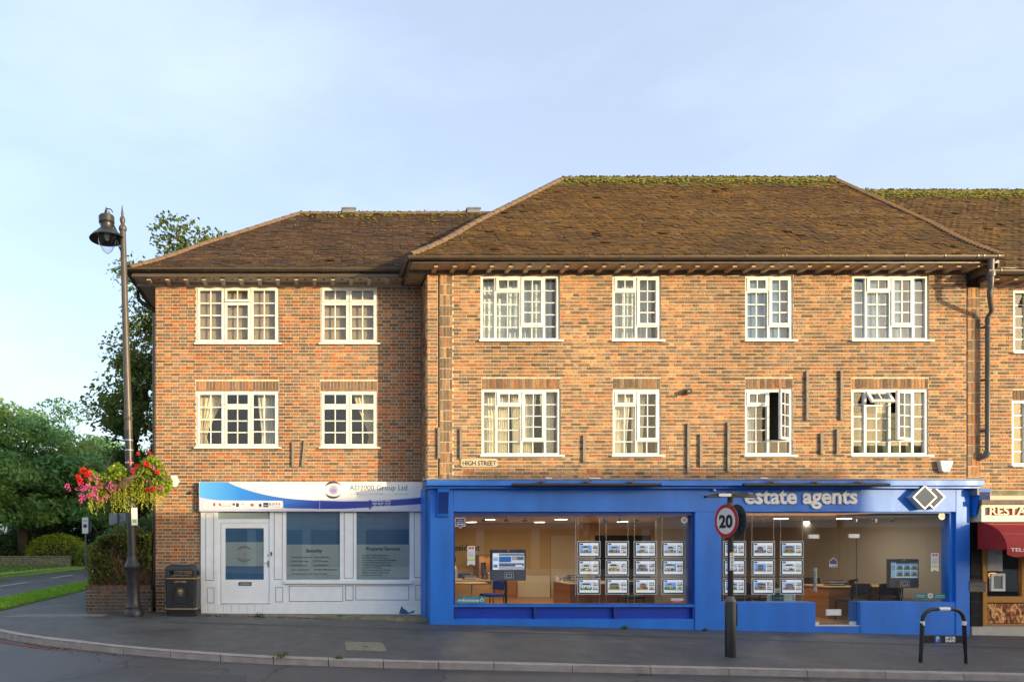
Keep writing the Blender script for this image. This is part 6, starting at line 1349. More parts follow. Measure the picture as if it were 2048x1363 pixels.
m = MB(); m.lathe([(.052, .0045), (.052, .0055)], (0, -.313, .545), 20, axis='y'); part('emblem_field', m, 'bin_black', T, world=False)
m = MB(); m.plate([(math.cos(i * .5236) * .036 * (1.1 + .15 * (i % 2)), .557 + math.sin(i * .5236) * .026) for i in range(12)], -.320, -.3188); m.box(-.007, .007, -.320, -.3188, .508, .54); m.box(-.03, .03, -.3195, -.3188, .503, .509); part('emblem_tree', m, 'gold', T, world=False)
m = MB(); m.text('Jubilee', -.055, .055, .455, -.313, .002, h=.016); part('lettering', m, 'gold', T, world=False)

# ------------------------------------------------------------------ street lamp with two flower baskets
lxp, lyp = PX(268, 15.0), 15.0; lz0 = gz(lxp, lyp); top_ = PZ(440, 15.0) - lz0; LEAN = -.029
T = thing('street_lamp', 'tall dark cast iron street lamp with hooded lantern beside the brick planter', 'street lamp', (lxp, lyp, lz0)); T.rotation_euler = (0, LEAN, 0)
pz = lambda y: PZ(y, 15.0) - lz0
L_ = lambda nm_, mb, mt, sm=50, par=None: part(nm_, mb, mt, par or T, world=False, smooth=sm)
m = MB(); m.lathe([(.20, 0), (.20, .10), (.185, .13), (.165, .16), (.17, .20), (.15, .24), (.135, .30), (.13, .95), (.145, .98), (.17, 1.02), (.175, 1.07), (.13, 1.16), (.105, 1.24), (.10, 1.27)], (0, 0, 0), 24); L_('base', m, 'iron', 30)
m = MB(); m.lathe([(.092, 1.27), (.088, pz(1000)), (.085, pz(860))], n=20); L_('lower_shaft', m, 'iron'); m = MB(); m.lathe([(.082, pz(862)), (.07, pz(640)), (.062, pz(455))], n=20); sh = L_('upper_shaft', m, 'iron_brown')
for y, r_ in ((835, .10), (838, .095), (880, .092), (900, .094), (925, .096)): m = MB(); m.lathe([(r_ * .9, -.02), (r_, -.01), (r_, .01), (r_ * .9, .02)], (0, 0, pz(y)), 18); L_('collar', m, 'iron_brown' if y < 860 else 'steel', par=sh)
m = MB(); m.lathe([(.07, 0), (.085, .03), (.085, .08), (.06, .12), (.035, .15), (.05, .19), (.062, .24), (.045, .30), (.02, .33), (.03, .36), (.022, .42), (.004, .56)], (0, 0, pz(462)), 16); L_('finial', m, 'iron_brown')
# bracket arm and lantern to the left
lc = (PX(213, 15) - PX(243, 15) - .02, 0); lzb = pz(466)
m = MB(); m.tube([(0, 0, pz(480)), (-.10, 0, pz(470)), (lc[0] * .6, 0, pz(448)), (lc[0], 0, pz(428))], .022, 8); m.tube([(0, 0, pz(560) + .5), (-.06, 0, pz(500)), (-.14, 0, pz(480)), (-.12, 0, pz(470))], .016, 8)
for k in range(5): t_ = k / 4; m.tube([(lc[0] * .3 * t_ - .05, 0, pz(474) + .1 * t_), (lc[0] * .3 * t_ - .08, .0, pz(474) + .14 * t_ + .05)], .012, 6)
a0 = (lc[0] * .9, 0, pz(424)); m.tube([(a0[0] + .10 * math.cos(a) * (1 - a / 9), 0, a0[2] + .10 * math.sin(a) * (1 - a / 9)) for a in [i * .5 for i in range(16)]], .012, 6); arm = L_('bracket', m, 'iron')
m = MB(); m.lathe([(.02, -.12), (.03, -.02), (.045, 0), (.03, .03), (.05, .06), (.03, .09), (.02, .14), (.03, .17), (.004, .26)], (lc[0], 0, pz(436)), 14); L_('lantern_finial', m, 'iron')
m = MB(); m.lathe([(.03, .36), (.15, .35), (.165, .33), (.165, .20), (.15, .19), (.14, .17), (.13, .10), (.14, .06), (.20, .03), (.22, 0), (.31, -.07), (.375, -.145), (.37, -.155), (.30, -.085), (.20, -.02), (.02, -.01)], (lc[0], 0, lzb + .03), 28); L_('hood', m, 'iron', 35)
m = MB(); m.lathe([(.225, -.075), (.215, -.14), (.185, -.22), (.15, -.30), (.10, -.39), (.04, -.45), (.002, -.465)], (lc[0], 0, lzb + .03), 24); L_('bowl', m, 'bowl', 80)
m = MB(); m.lathe([(.05, -.02), (.055, -.09), (.04, -.16), (.01, -.18)], (lc[0], 0, lzb + .03), 12); L_('lamp', m, 'sign_white')
m = MB(); m.box(-.015, .12, -.012, -.006, 0, .35); o = L_('notice_plate', MB().box(.03, .16, -.10, -.094, pz(1050), pz(1015)), 'sign_white')
L_('notice_mark', MB().box(.05, .14, -.103, -.1005, pz(1045), pz(1038), (.25, .45, .12)), 'print', None)
m = MB(); m.bar((0, -.05, pz(960)), (-.62, -.05, pz(972)), .03, .012); m.bar((0, -.05, pz(960)), (.55, -.05, pz(966)), .03, .012); L_('basket_arm', m, 'iron', None)

# ------------------------------------------------------------------ foliage tools
def leaf_mesh(name, C, D_, L, Wd, cols, mat_, parent=None, fold=.0, world=True, rng=None, flatten=0.0):
    """one small folded quad per leaf: centres C, long axes D_, lengths L, widths Wd, colours cols"""
    rng = rng or np.random.default_rng(1); n = len(C); D_ = D_ / np.linalg.norm(D_, axis=1, keepdims=True)
    up = rng.normal(size=(n, 3)); up[:, 2] += flatten * 2.2; S2 = np.cross(D_, up); S2 /= np.maximum(1e-6, np.linalg.norm(S2, axis=1, keepdims=True)); N2 = np.cross(S2, D_)
    V = np.empty((n, 4, 3)); V[:, 0] = C - D_ * L[:, None] / 2; V[:, 2] = C + D_ * L[:, None] / 2; V[:, 1] = C + S2 * Wd[:, None] / 2 + N2 * (Wd * fold)[:, None]; V[:, 3] = C - S2 * Wd[:, None] / 2 + N2 * (Wd * fold)[:, None]
    off_ = WLOC.get(parent.name, Vector((0, 0, 0))) if (parent and world) else Vector((0, 0, 0)); V = V - np.array(off_)
    me = bpy.data.meshes.new(name); me.vertices.add(n * 4); me.vertices.foreach_set('co', V.reshape(-1)); me.loops.add(n * 4); me.polygons.add(n)
    me.loops.foreach_set('vertex_index', np.arange(n * 4)); me.polygons.foreach_set('loop_start', np.arange(0, n * 4, 4)); me.polygons.foreach_set('loop_total', np.full(n, 4)); me.update(); me.validate()
    at = me.color_attributes.new('Col', 'FLOAT_COLOR', 'CORNER'); cc = np.ones((n, 4, 4)); cc[:, :, :3] = cols[:, None, :]; at.data.foreach_set('color', cc.reshape(-1))
    me.materials.append(MATS[mat_]); o = bpy.data.objects.new(name, me); COL.objects.link(o); o.parent = parent; WLOC[o.name] = off_
    return o
def pick_cols(rng, n, pal, var=.25): p = np.array(pal); return p[rng.integers(0, len(p), n)] * rng.uniform(1 - var, 1 + var, (n, 1))
def tree(name, label, base, height, trunk_h, spread, nleaf, size, pal, seed, group=None, droop=.25, flat=.5, lean=(0, 0), nl=9, rel=.35, asp=.42, flatten=.8):
    rng = np.random.default_rng(seed); r2 = random.Random(seed); t = thing(name, label, 'tree', base, group=group); b = Vector(base)
    m = MB(); top = b + Vector((lean[0], lean[1], height * .82)); P = [b + (top - b) * (i / 6) + Vector((r2.uniform(-.1, .1) * i * .4, r2.uniform(-.1, .1) * i * .4, 0)) for i in range(7)]
    m.tube([P[0] - Vector((0, 0, .3))] + P, [height * .03 * q for q in (1.5, 1.2, 1, .8, .62, .45, .3, .14)], 9); cl = []
    for i in range(nl):
        f = trunk_h / height + (1 - trunk_h / height) * (i + .3) / nl * .82; s = P[0] + (top - P[0]) * clamp(f / .95, 0, 1); a = i * 2.4 + r2.uniform(-.4, .4); k = spread * (1.05 - .75 * max(0, f - .3) ** 1.2) * r2.uniform(.75, 1.1)
        e = s + Vector((math.cos(a) * k, math.sin(a) * k, height * .14 * r2.uniform(.4, 1.3))); mid = (s + e) / 2 + Vector((0, 0, height * .04)); m.tube([s, mid, e], [height * .011, height * .007, height * .003], 6)
        for j in range(6):
            u = .35 + .13 * j; p = s.lerp(mid, u * 2) if u < .5 else mid.lerp(e, u * 2 - 1); q = p + Vector((r2.uniform(-1, 1), r2.uniform(-1, 1), r2.uniform(-.25, .7))) * spread * .34; m.tube([p, q], [height * .004, height * .0015], 5)
            cl.append((q, spread * r2.uniform(.20, .36)))
        cl.append((e, spread * r2.uniform(.22, .34)))
    for j in range(5): cl.append((top + Vector((r2.uniform(-1, 1) * spread * .25, r2.uniform(-1, 1) * spread * .25, r2.uniform(0, height * .10))), spread * r2.uniform(.16, .28)))
    part('trunk', m, 'bark', t, smooth=60)
    cen = np.array([tuple(c[0]) for c in cl]); rad = np.array([c[1] for c in cl]); w_ = rad ** 2; idx = rng.choice(len(cl), nleaf, p=w_ / w_.sum())
    g = rng.normal(size=(nleaf, 3)); g /= np.linalg.norm(g, axis=1, keepdims=True); g *= (rng.random((nleaf, 1)) ** .45); g[:, 2] *= flat
    C = cen[idx] + g * rad[idx][:, None]; out = C - np.array(b + Vector((0, 0, height * .45))); out[:, 2] *= .25; out /= np.maximum(.1, np.linalg.norm(out, axis=1, keepdims=True))
    D_ = out + rng.normal(size=(nleaf, 3)) * .8; D_[:, 2] -= droop
    L = rng.uniform(size * .6, size * 1.35, nleaf); cl_col = pick_cols(rng, len(cl), pal, .22); cols = cl_col[idx] * rng.uniform(.75, 1.25, (nleaf, 1))
    o = leaf_mesh('crown', C, D_, L, L * asp, cols, 'leaf', t, fold=.12, rng=rng, flatten=flatten); return t
G_ASH = [(.18, .36, .13), (.22, .40, .13), (.17, .34, .15), (.28, .44, .13), (.32, .43, .11)]
G_DARK = [(.11, .20, .07), (.13, .23, .075), (.09, .17, .07), (.15, .25, .07)]
gL = gz(-8, 30)
tree('ash_tree', 'broad green tree with layered feathery foliage behind the low stone wall', (PX(45, 44), 44, gL), 10.4, 2.2, 5.6, 26000, .34, G_ASH, 3, droop=.35, flat=.42, nl=13, asp=.38)
tree('ash_tree', 'green feathery tree rising between the broad tree and the lamp', (PX(190, 47), 47, gL), 9.0, 1.6, 4.6, 20000, .34, G_ASH[:4], 8, droop=.35, flat=.42, nl=12, asp=.38)
tree('ash_tree', 'darker tree at the street edge with branches cut by the picture border', (PX(-60, 41), 41, gL), 10.6, 2.0, 4.6, 16000, .34, G_ASH, 21, droop=.35, flat=.42, nl=11, asp=.38)
tree('woodland_tree', 'dark green tree filling in behind the feathery trees', (PX(110, 54), 54, gL), 7.6, 1.0, 6.0, 12000, .5, G_DARK, 31, flat=.6, nl=12, asp=.45)
tree('woodland_tree', 'low bushy dark tree behind the round clipped hedge', (PX(215, 52), 52, gL), 5.4, .4, 4.6, 8000, .45, G_DARK, 32, flat=.6, nl=9, asp=.45)
tree('birch_tree', 'tall pale green tree standing close behind the brick corner block', (PX(395, 25.5), 25.5, gL), PZ(428, 25.5) - gL - .3, 3.0, 2.9, 34000, .17, [(.17, .22, .04), (.14, .19, .04), (.21, .25, .05), (.11, .16, .04)], 41, droop=.5, flat=.95, nl=24, asp=.6)
tree('birch_tree', 'slender darker tree along the flank of the corner block', (PX(272, 27), 27, gL), PZ(640, 27) - gL, 1.0, 1.5, 7500, .19, [(.13, .19, .045), (.16, .22, .05), (.10, .16, .04)], 43, droop=.5, flat=.8, nl=16, asp=.6)
# shrubs under the trees
def shrub(name, label, c, rx_, ry_, rz2, n, size, pal, seed, cat='shrub', core='hedge_core', shell=.12, group=None):
    rng = np.random.default_rng(seed); t = thing(name, label, cat, (c[0], c[1], c[2]), group=group)
    m = MB(); m.lathe([(.80, 0), (.90, .25), (.86, .55), (.62, .84), (.28, .96), (.02, 1.0)], (0, 0, 0), 18); m.v = [(c[0] + x * rx_ * .94, c[1] + y * ry_ * .94, c[2] + z * rz2 * .94) for x, y, z in m.v]; part('stems', m, core, t, smooth=60)
    a = rng.random(n) * 2 * math.pi; v = rng.random(n) ** .8; th = v * math.pi / 2; r_ = np.sqrt(np.maximum(0, 1 - np.sin(th) ** 4)) * .95; k = 1 + rng.normal(size=n) * shell * .4
    C = np.stack([c[0] + np.cos(a) * r_ * rx_ * k, c[1] + np.sin(a) * r_ * ry_ * k, c[2] + np.sin(th) * rz2 * k], 1); D_ = np.stack([np.cos(a), np.sin(a), np.full(n, .5)], 1) + rng.normal(size=(n, 3)) * .8
    L = rng.uniform(size * .6, size * 1.3, n); leaf_mesh('leaves', C, D_, L, L * .5, pick_cols(rng, n, pal), 'leaf', t, fold=.1, rng=rng); return t
Y_G = [(.30, .38, .03), (.36, .42, .04), (.24, .33, .03), (.40, .44, .05)]
shrub('clipped_hedge', 'rounded yellow green clipped hedge behind the low stone wall', (PX(115, 42.5), 42.5, gL), 1.9, 1.3, 1.75, 9000, .11, Y_G, 5, cat='hedge')
shrub('clipped_hedge', 'smaller green clipped hedge sloping down beside the round yellow hedge', (PX(183, 41.5), 41.5, gL), 1.0, 1.2, 1.15, 4500, .11, [(.18, .27, .03), (.24, .32, .04)], 6, cat='hedge')
for i, (p, D, r_, h) in enumerate(((20, 46, 2.2, 1.8), (60, 47, 2.0, 2.2), (-20, 44, 2.2, 1.6), (150, 50, 2.4, 1.9), (200, 50, 2.2, 1.8), (245, 46, 2.2, 2.2))):
    shrub('understorey_shrub', ('dark shrub below the broad tree trunk', 'taller dark shrub in front of the iron railings', 'dark shrub at the end of the stone wall', 'wide dark shrub behind the black wheelie bins', 'dark shrub behind the zone sign', 'tall dark shrub behind the planter hedge')[i], (PX(p, D), D, gL), r_, 1.4, h, 2600, .22, G_DARK, 60 + i, group='shrubs under the trees')
# ------------------------------------------------------------------ planter wall with its hedge
PW = thing('planter_wall', 'low brown brick planter wall holding the hedge behind the street lamp', 'wall', (PX(245, 15.75), 15.75, gz(-4, 15.7)))
pa, pb_, pzt = PX(172, 15.75), XL0 - .08, PZ(1170, 15.75)
zg_ = gz(-4, 15.7)
brick_wall(PW, front_map(15.75), pa, pb_, zg_ - .2, pzt - .10, [], (BRN_P, [(.09, .075, .07), (.12, .09, .08)]), dark=.5, core=.22, near=(-4, .4), solo_n=120, zc=zg_ - .2, mort='mortar_dark')
m = MB(); nC = 38; w_ = (pb_ - pa + .02) / nC
brick_wall(PW, side_map(pa), 15.752, 19.0, zg_ - .2, pzt - .10, [], (BRN_P, BRN_P), dark=.5, core=.2, solo_n=0, flip=True, zc=zg_ - .2, mort='mortar_dark')
for i in range(nC):
    m = MB(); k = R.uniform(.7, 1.2); m.box(pa - .01 + i * w_ + .005, pa - .01 + (i + 1) * w_ - .005, 15.73, 15.96, pzt - .099, pzt + R.uniform(-.004, .004), tuple(q * k for q in R.choice([(.17, .085, .07), (.13, .075, .065), (.20, .10, .08)]))); part('coping_brick', m, 'brick', PW)
part('coping_bed', MB().box(pa, pb_, 15.74, 15.95, pzt - .1005, pzt - .02), 'mortar_dark', PW); m = MB(); m.box(pa + .2, pb_, 15.97, 19.0, zg_ - .2, pzt - .12); part('soil', m, 'soil', PW)
def hedge(x0, x1, y0, y1, z0, z1, seed, lab, n=26000):
    rng = np.random.default_rng(seed); t = thing('hedge', lab, 'hedge', ((x0 + x1) / 2, (y0 + y1) / 2, z0))
    m = MB(); m.loft([(z0, (x1 - x0) / 2 - .22, (y1 - y0) / 2 - .2, .2), (z1 - .35, (x1 - x0) / 2 - .2, (y1 - y0) / 2 - .2, .2), (z1 - .22, (x1 - x0) / 2 - .35, (y1 - y0) / 2 - .35, .2)], c=((x0 + x1) / 2, (y0 + y1) / 2)); part('stems', m, 'hedge_core', t)
    f = rng.random(n); C = np.empty((n, 3)); nn = np.zeros((n, 3)); u = rng.random(n); v = rng.random(n) ** .75
    fr_ = f < .55; tp = (f >= .55) & (f < .78); sd = f >= .78
    bul = lambda x, z: .10 * np.sin(x * 3.1 + z * 2) + .07 * np.sin(x * 7 + z * 5.3)
    C[:, 0] = x0 + (x1 - x0) * u; C[:, 1] = y0 + .08 + rng.normal(size=n) * .06 + bul(C[:, 0], v * 2); C[:, 2] = z0 + (z1 - z0) * v; nn[:, 1] = -1
    C[tp, 1] = y0 + (y1 - y0) * v[tp]; C[tp, 2] = z1 + rng.normal(size=tp.sum()) * .05 + bul(C[tp, 0], C[tp, 1]) - .04; nn[tp] = (0, 0, 1)
    C[sd, 0] = x0 + .06 + rng.normal(size=sd.sum()) * .06; C[sd, 1] = y0 + (y1 - y0) * u[sd]; nn[sd] = (-1, 0, 0)
    rnd = np.clip((x0 + .35 - C[:, 0]) / .35, 0, 1); C[:, 2] -= rnd ** 2 * .25 * (C[:, 2] - z0) / (z1 - z0)
    keep = rng.random(n) < np.where(fr_, .30 + .75 * np.clip((C[:, 2] - z0) / (z1 - z0) * 1.5, 0, 1), 1); C, nn = C[keep], nn[keep]; n2 = len(C)
    L = rng.uniform(.045, .10, n2); leaf_mesh('leaves', C, nn + rng.normal(size=(n2, 3)) * .9 + np.array([0, 0, .4]), L, L * .45, pick_cols(rng, n2, [(.10, .15, .035), (.13, .18, .04), (.17, .21, .045), (.08, .115, .03), (.22, .26, .05), (.18, .11, .045)], .3), 'leaf', t, fold=.1, rng=rng)
    m = MB(); r2 = random.Random(seed)
    for _ in range(260):
        a = Vector((r2.uniform(x0 + .1, x1), y0 + r2.uniform(.02, .2), z0 + r2.uniform(0, .3))); b = a + Vector((r2.uniform(-.45, .45), r2.uniform(-.12, .10), r2.uniform(.35, .85))); m.tube([a, (a + b) / 2 + Vector((r2.uniform(-.08, .08), -.02, 0)), b], [.009, .006, .003], 4, cap=False)
    part('twigs', m, 'twig', t, stuff=True); return t
hedge(pa + .02, pb_ - .02, 15.95, 18.6, pzt - .13, PZ(1068, 16.0), 7, 'overgrown dark hedge with bare brown twigs growing out of the brick planter')
shrub('ivy_shrub', 'dark ivy mound rising behind the planter hedge', (PX(285, 20), 20, zg_), 1.6, 1.0, PZ(1050, 20) - zg_, 4000, .10, G_DARK, 77)
# ------------------------------------------------------------------ hanging baskets
def basket(label, cx_, cy_, cz_, rx_, rz2, left, seed):
    rng = np.random.default_rng(seed); r2 = random.Random(seed); t = thing('hanging_basket', label, 'flower basket', (cx_, cy_, cz_ - .3), group='flower baskets on the lamp')
    m = MB(); m.lathe([(.05, -.30), (.20, -.24), (.30, -.12), (.33, 0), (.31, .0)], (cx_, cy_, cz_), 16); part('bowl', m, 'soil', t, smooth=60)
    n = 4200; g = rng.normal(size=(n, 3)); g /= np.linalg.norm(g, axis=1, keepdims=True); g *= rng.random((n, 1)) ** .4; C = np.array([cx_, cy_, cz_]) + g * np.array([rx_, .36, rz2]); C[:, 2] += .10 * np.sin(C[:, 0] * 9)
    leaves = rng.uniform(.05, .10, n); leaf_mesh('foliage', C, g + rng.normal(size=(n, 3)) * .7, leaves, leaves * .75, pick_cols(rng, n, [(.24, .34, .035), (.30, .40, .04), (.36, .44, .06), (.16, .25, .03)]), 'leaf', t, fold=.12, rng=rng)
    Cs, Ds = [], []
    for _ in range(70):                                         # trailing yellow-green strands
        x = cx_ + r2.uniform(-.75, .75) * rx_; y = cy_ - r2.uniform(.05, .34); z = cz_ - r2.uniform(.0, .15); ln = r2.uniform(.25, .62)
        for k in range(int(ln / .022)): Cs.append((x + r2.gauss(0, .014), y + r2.gauss(0, .014), z - k * .022)); Ds.append((r2.gauss(0, .6), r2.gauss(0, .6), -1))
    Cs, Ds = np.array(Cs), np.array(Ds); q = rng.uniform(.03, .055, len(Cs)); leaf_mesh('trailing_strands', Cs, Ds, q, q * .5, pick_cols(rng, len(Cs), [(.50, .52, .05), (.42, .46, .05), (.55, .55, .08)]), 'leaf', t, rng=rng)
    def head(x, y, z, r_, pal, n=60):
        g = rng.normal(size=(n, 3)); g /= np.linalg.norm(g, axis=1, keepdims=True); C = np.array([x, y, z]) + g * r_; q = rng.uniform(r_ * .5, r_ * .95, n); leaf_mesh('flower_head', C, g + rng.normal(size=(n, 3)), q, q * .8, pick_cols(rng, n, pal, .2), 'petal', t, rng=rng)
    RED, PNK = [(.72, .02, .02), (.62, .015, .02), (.80, .06, .04)], [(.80, .10, .36), (.85, .24, .50), (.66, .06, .26)]
    if left:
        for x, z in ((-.62, .08), (-.50, .20), (-.44, .12), (-.56, -.02), (-.40, .17)): head(cx_ + x, cy_ - .30 + r2.uniform(-.05, .05), cz_ + z, r2.uniform(.04, .065), RED)
        for _ in range(44): head(cx_ + r2.gauss(-.34, .17), cy_ - .34 + r2.uniform(-.06, .06), cz_ + r2.gauss(-.17, .13), r2.uniform(.03, .05), PNK, 22)
        for _ in range(10): head(cx_ + r2.uniform(.05, .5), cy_ - .36, cz_ + r2.uniform(-.15, .02), .03, PNK, 18)
    else:
        for x, z in ((-.18, .48), (.05, .50), (-.36, .30), (-.30, .12), (-.20, .22), (-.02, .26), (.0, .24), (.04, -.28), (.16, -.26), (.22, .10)): head(cx_ + x, cy_ - .36 + r2.uniform(-.05, .05), cz_ + z, r2.uniform(.035, .058), RED)
        for _ in range(14): head(cx_ + r2.uniform(-.35, .5), cy_ - .37, cz_ + r2.uniform(-.32, .2), r2.uniform(.025, .04), PNK, 18)
    m = MB()
    for k in range(3): a = k * 2.1; m.tube([(cx_ + math.cos(a) * .3, cy_ + math.sin(a) * .3, cz_), (cx_, cy_, cz_ + .55)], .006, 5)
    part('hanger', m, 'iron', t)
    if not left:
        m = MB()
        for k in range(6): m.tube([(cx_ - .58 + .02 * k, cy_ - .42, cz_ - .22 - .01 * k), (cx_ - .45 + .03 * k, cy_ - .44, cz_ - .06), (cx_ - .24 + .03 * k, cy_ - .42, cz_ + .04)], .007, 5)
        part('dry_stems', m, 'twig', t)
basket('flower basket spilling pink petunias and red geraniums on the lamp, away from the building', PX(222, 14.9), 14.95, PZ(962, 14.9), .56, .30, True, 5)
basket('mostly green flower basket with red flowers on the lamp, next to the alarm box', PX(300, 14.9), 14.95, PZ(955, 14.9), .46, .40, False, 6)

# ------------------------------------------------------------------ 20 mph sign post
D = 11.9; X0 = PX(1461, D); gz0 = gz(X0, D); rel = lambda y: PZ(y, D) - gz0
T = thing('speed_limit_sign', 'black post with round red bordered 20 speed limit sign before the blue pillar', 'road sign', (X0, D, gz0))
S2 = lambda nm_, mb, mt, sm=None, par=None, lab=None: part(nm_, mb, mt, par or T, world=False, smooth=sm, label=lab)
m = MB(); m.lathe([(.085, 0), (.085, rel(1203)), (.08, rel(1202))], n=20); S2('lower_post', m, 'black', 40); m = MB(); m.lathe([(.082, rel(1202)), (.078, rel(1199)), (.055, rel(1193)), (.048, rel(1191))], n=20); S2('cone', m, 'gutter_grey', 40)
m = MB(); m.lathe([(.045, rel(1193)), (.045, rel(988))], n=16); S2('upper_post', m, 'black', 40)
S2('access_door', MB().box(.04, .088, -.05, .05, rel(1250), rel(1206)), 'black')
def disc(ang, yoff, back, nm_):
    M = Matrix.Rotation(math.radians(ang), 4, 'Z'); zc = rel(1041)
    m = MB(); m.T = M; m.lathe([(.285, 0), (.285, .012)], (0, yoff, zc), 40, axis='y'); o = S2(nm_, m, 'sign_grey')
    if not back:
        m = MB(); m.T = M; m.lathe([(.280, .0125), (.280, .0145)], (0, yoff, zc), 40, axis='y'); S2('red_border', m, 'sign_red', par=o)
        m = MB(); m.T = M; m.lathe([(.222, .0150), (.222, .0162)], (0, yoff, zc), 40, axis='y'); S2('white_field', m, 'sign_white', par=o)
        m = MB(); m.T = M; m.text('20', -.165, .165, zc - .108, yoff - .0165, .002, bold=.04, h=.215); S2('numeral', m, 'black', par=o)
    else:
        m = MB(); m.T = M
        for dz in (-.13, .13): m.box(-.18, .18, yoff + .001, yoff + .03, zc + dz - .02, zc + dz + .02)
        S2('channel', m, 'sign_grey', par=o)
disc(-84, -.07, False, 'sign_plate'); disc(88, -.10, True, 'rear_plate')
m = MB(); m.lathe([(.052, 0), (.052, .05)], (0, 0, rel(1075)), 16); m.lathe([(.052, 0), (.052, .05)], (0, 0, rel(1010)), 16); S2('clip', m, 'gutter_grey')
for s, (a, b) in ((-1, ('alu', 'black')), (1, ('black', 'black'))):
    m = MB(); y = rel(989); m.add([(0, -.07, y - .04), (s * .43, -.05, y - .05), (s * .43, .05, y - .05), (0, .07, y - .04), (0, -.07, y + .02), (s * .22, -.07, y + .028), (s * .43, -.045, y - .013), (s * .43, .045, y - .013), (s * .22, .07, y + .028), (0, .07, y + .02)], [(0, 1, 2, 3), (4, 5, 8, 9), (5, 6, 7, 8), (0, 4, 5, 6, 1), (3, 2, 7, 8, 9), (1, 6, 7, 2)]); la = S2('lantern_arm', m, 'black')
    m = MB(); m.box(s * .03, s * .24, -.075, -.071, y - .03, y + .02); S2('reflector', m, a, par=la)
m = MB(); m.lathe([(.06, -.05), (.065, 0), (.06, .04)], (0, 0, rel(988)), 14); S2('lantern_hub', m, 'black', 40)
m = MB(); m.box(-.038, .030, -.052, -.0465, rel(1139), rel(1104)); nl_ = S2('number_plate', m, 'sign_white')
for i, ch in enumerate('S005A'): m = MB(); zt = rel(1104 + (i + .9) * 7); m.text(ch, -.022, .014, zt, -.0525, .001, bold=.01, h=.046); S2('numeral', m, 'black', par=nl_)
# ------------------------------------------------------------------ cycle stand
D = 11.75; X0, X1 = PX(1843, D), PX(1930, D); g0 = gz((X0 + X1) / 2, D); g1 = PZ(1217, D); r_ = .2
T = thing('cycle_stand', 'black tubular cycle stand with white bands and a small parking plate', 'cycle stand', ((X0 + X1) / 2, D, g0)); hw = (X1 - X0) / 2 + .0; H2 = g1 - g0
P = [(-hw - .02, 0, -.05), (-hw, 0, .3), (-hw + .015, 0, H2 - .2)] + [(-hw + .215 - .2 * math.cos(a), 0, H2 - .2 + .2 * math.sin(a)) for a in [math.pi / 2 * i / 6 for i in range(1, 7)]]; P += [(-x, y, z) for x, y, z in P[::-1]]
m = MB(); m.tube(P, .030, 12); part('hoop', m, 'black', T, world=False, smooth=50)
for a, b in ((P[2], (P[2][0] + .003, 0, P[2][2] - .07)), ((-P[2][0], 0, P[2][2]), (-P[2][0] - .003, 0, P[2][2] - .07)), ((-.08, 0, H2 + .0), (.10, 0, H2 + .0))): m = MB(); m.tube([a, b], .0325, 12); part('white_band', m, 'sign_white', T, world=False, smooth=50)
z0, z1 = PZ(1285, D) - g0, PZ(1270, D) - g0; pl_ = part('plate', MB().box(-hw + .03, hw - .03, -.012, .012, z0, z1), 'black', T, world=False)
nm('sign_blue', (.02, .14, .50), None, 4, .4)
part('parking_panel', MB().box(-.16, -.055, -.016, -.0125, z0 + .015, z1 - .012), 'sign_blue', T, world=False); m = MB(); m.text('P', -.128, -.083, z0 + .035, -.0165, .001, bold=.02, h=.085); part('parking_letter', m, 'sign_white', T, world=False)
part('cycle_panel', MB().box(.025, .185, -.016, -.0125, z0 + .02, z1 - .015), 'sign_white', T, world=False)
m = MB()
for cx_ in (.06, .148):
    pts = [(cx_ + math.cos(a) * .026, -.0175, z0 + .055 + math.sin(a) * .026) for a in [i * math.pi / 6 for i in range(13)]]; m.tube(pts, .003, 4)
for a, b in (((.06, .055), (.085, .095)), ((.085, .095), (.13, .095)), ((.13, .095), (.148, .055)), ((.06, .055), (.10, .055)), ((.10, .055), (.13, .095)), ((.10, .055), (.083, .105)), ((.075, .108), (.092, .105)), ((.13, .095), (.127, .112)), ((.12, .113), (.137, .111))): m.bar((a[0], -.0175, z0 + a[1]), (b[0], -.0175, z0 + b[1]), .005, .003, up=(0, 1, 0))
part('cycle_symbol', m, 'black', T, world=False)
# ------------------------------------------------------------------ verge, far bank, low wall, railings, distant signs
mb = MB(); vi = [(k.x, k.y) for k in KP if k.y > 14.6 and k.x < -6.9]
ko = offset([Vector(p) for p in vi], -.16); inn = [(-7.0 if k.y < 34 else k.x + 1.3, max(k.y, 15.6)) for k in ko]
mb.add([(k.x, k.y, gz(k.x, k.y) + .012) for k in ko] + [(x, y, gz(x, y) + .012) for x, y in inn] + [((k.x + x) / 2, (k.y + y) / 2, gz(k.x, k.y) + .05) for k, (x, y) in zip(ko, inn)], [q for i in range(len(ko) - 1) for q in ((i, i + 2 * len(ko), i + 1 + 2 * len(ko), i + 1), (i + 2 * len(ko), i + len(ko), i + 1 + len(ko), i + 1 + 2 * len(ko)))])
struct('verge', mb, 'grass_base')
def grass(x_of, n, y0, y1, hgt, seed, lab, pal):
    rng = np.random.default_rng(seed); y = y0 + (y1 - y0) * rng.random(n) ** 1.4; u = rng.random(n); X = np.array([x_of(a, b) for a, b in zip(y, u)]); z = np.array([gz(a, b) for a, b in zip(X, y)]); h = rng.uniform(hgt * .5, hgt * 1.2, n)
    C = np.stack([X, y, z + h * .45 + .02], 1); D_ = np.stack([rng.normal(size=n) * .35, rng.normal(size=n) * .35, np.ones(n)], 1)
    o = leaf_mesh('grass', C, D_, h, np.full(n, .016) + h * .08, pick_cols(rng, n, pal, .3), 'leaf', None, rng=rng); o['kind'] = 'stuff'; o['label'] = lab; o['category'] = 'grass'
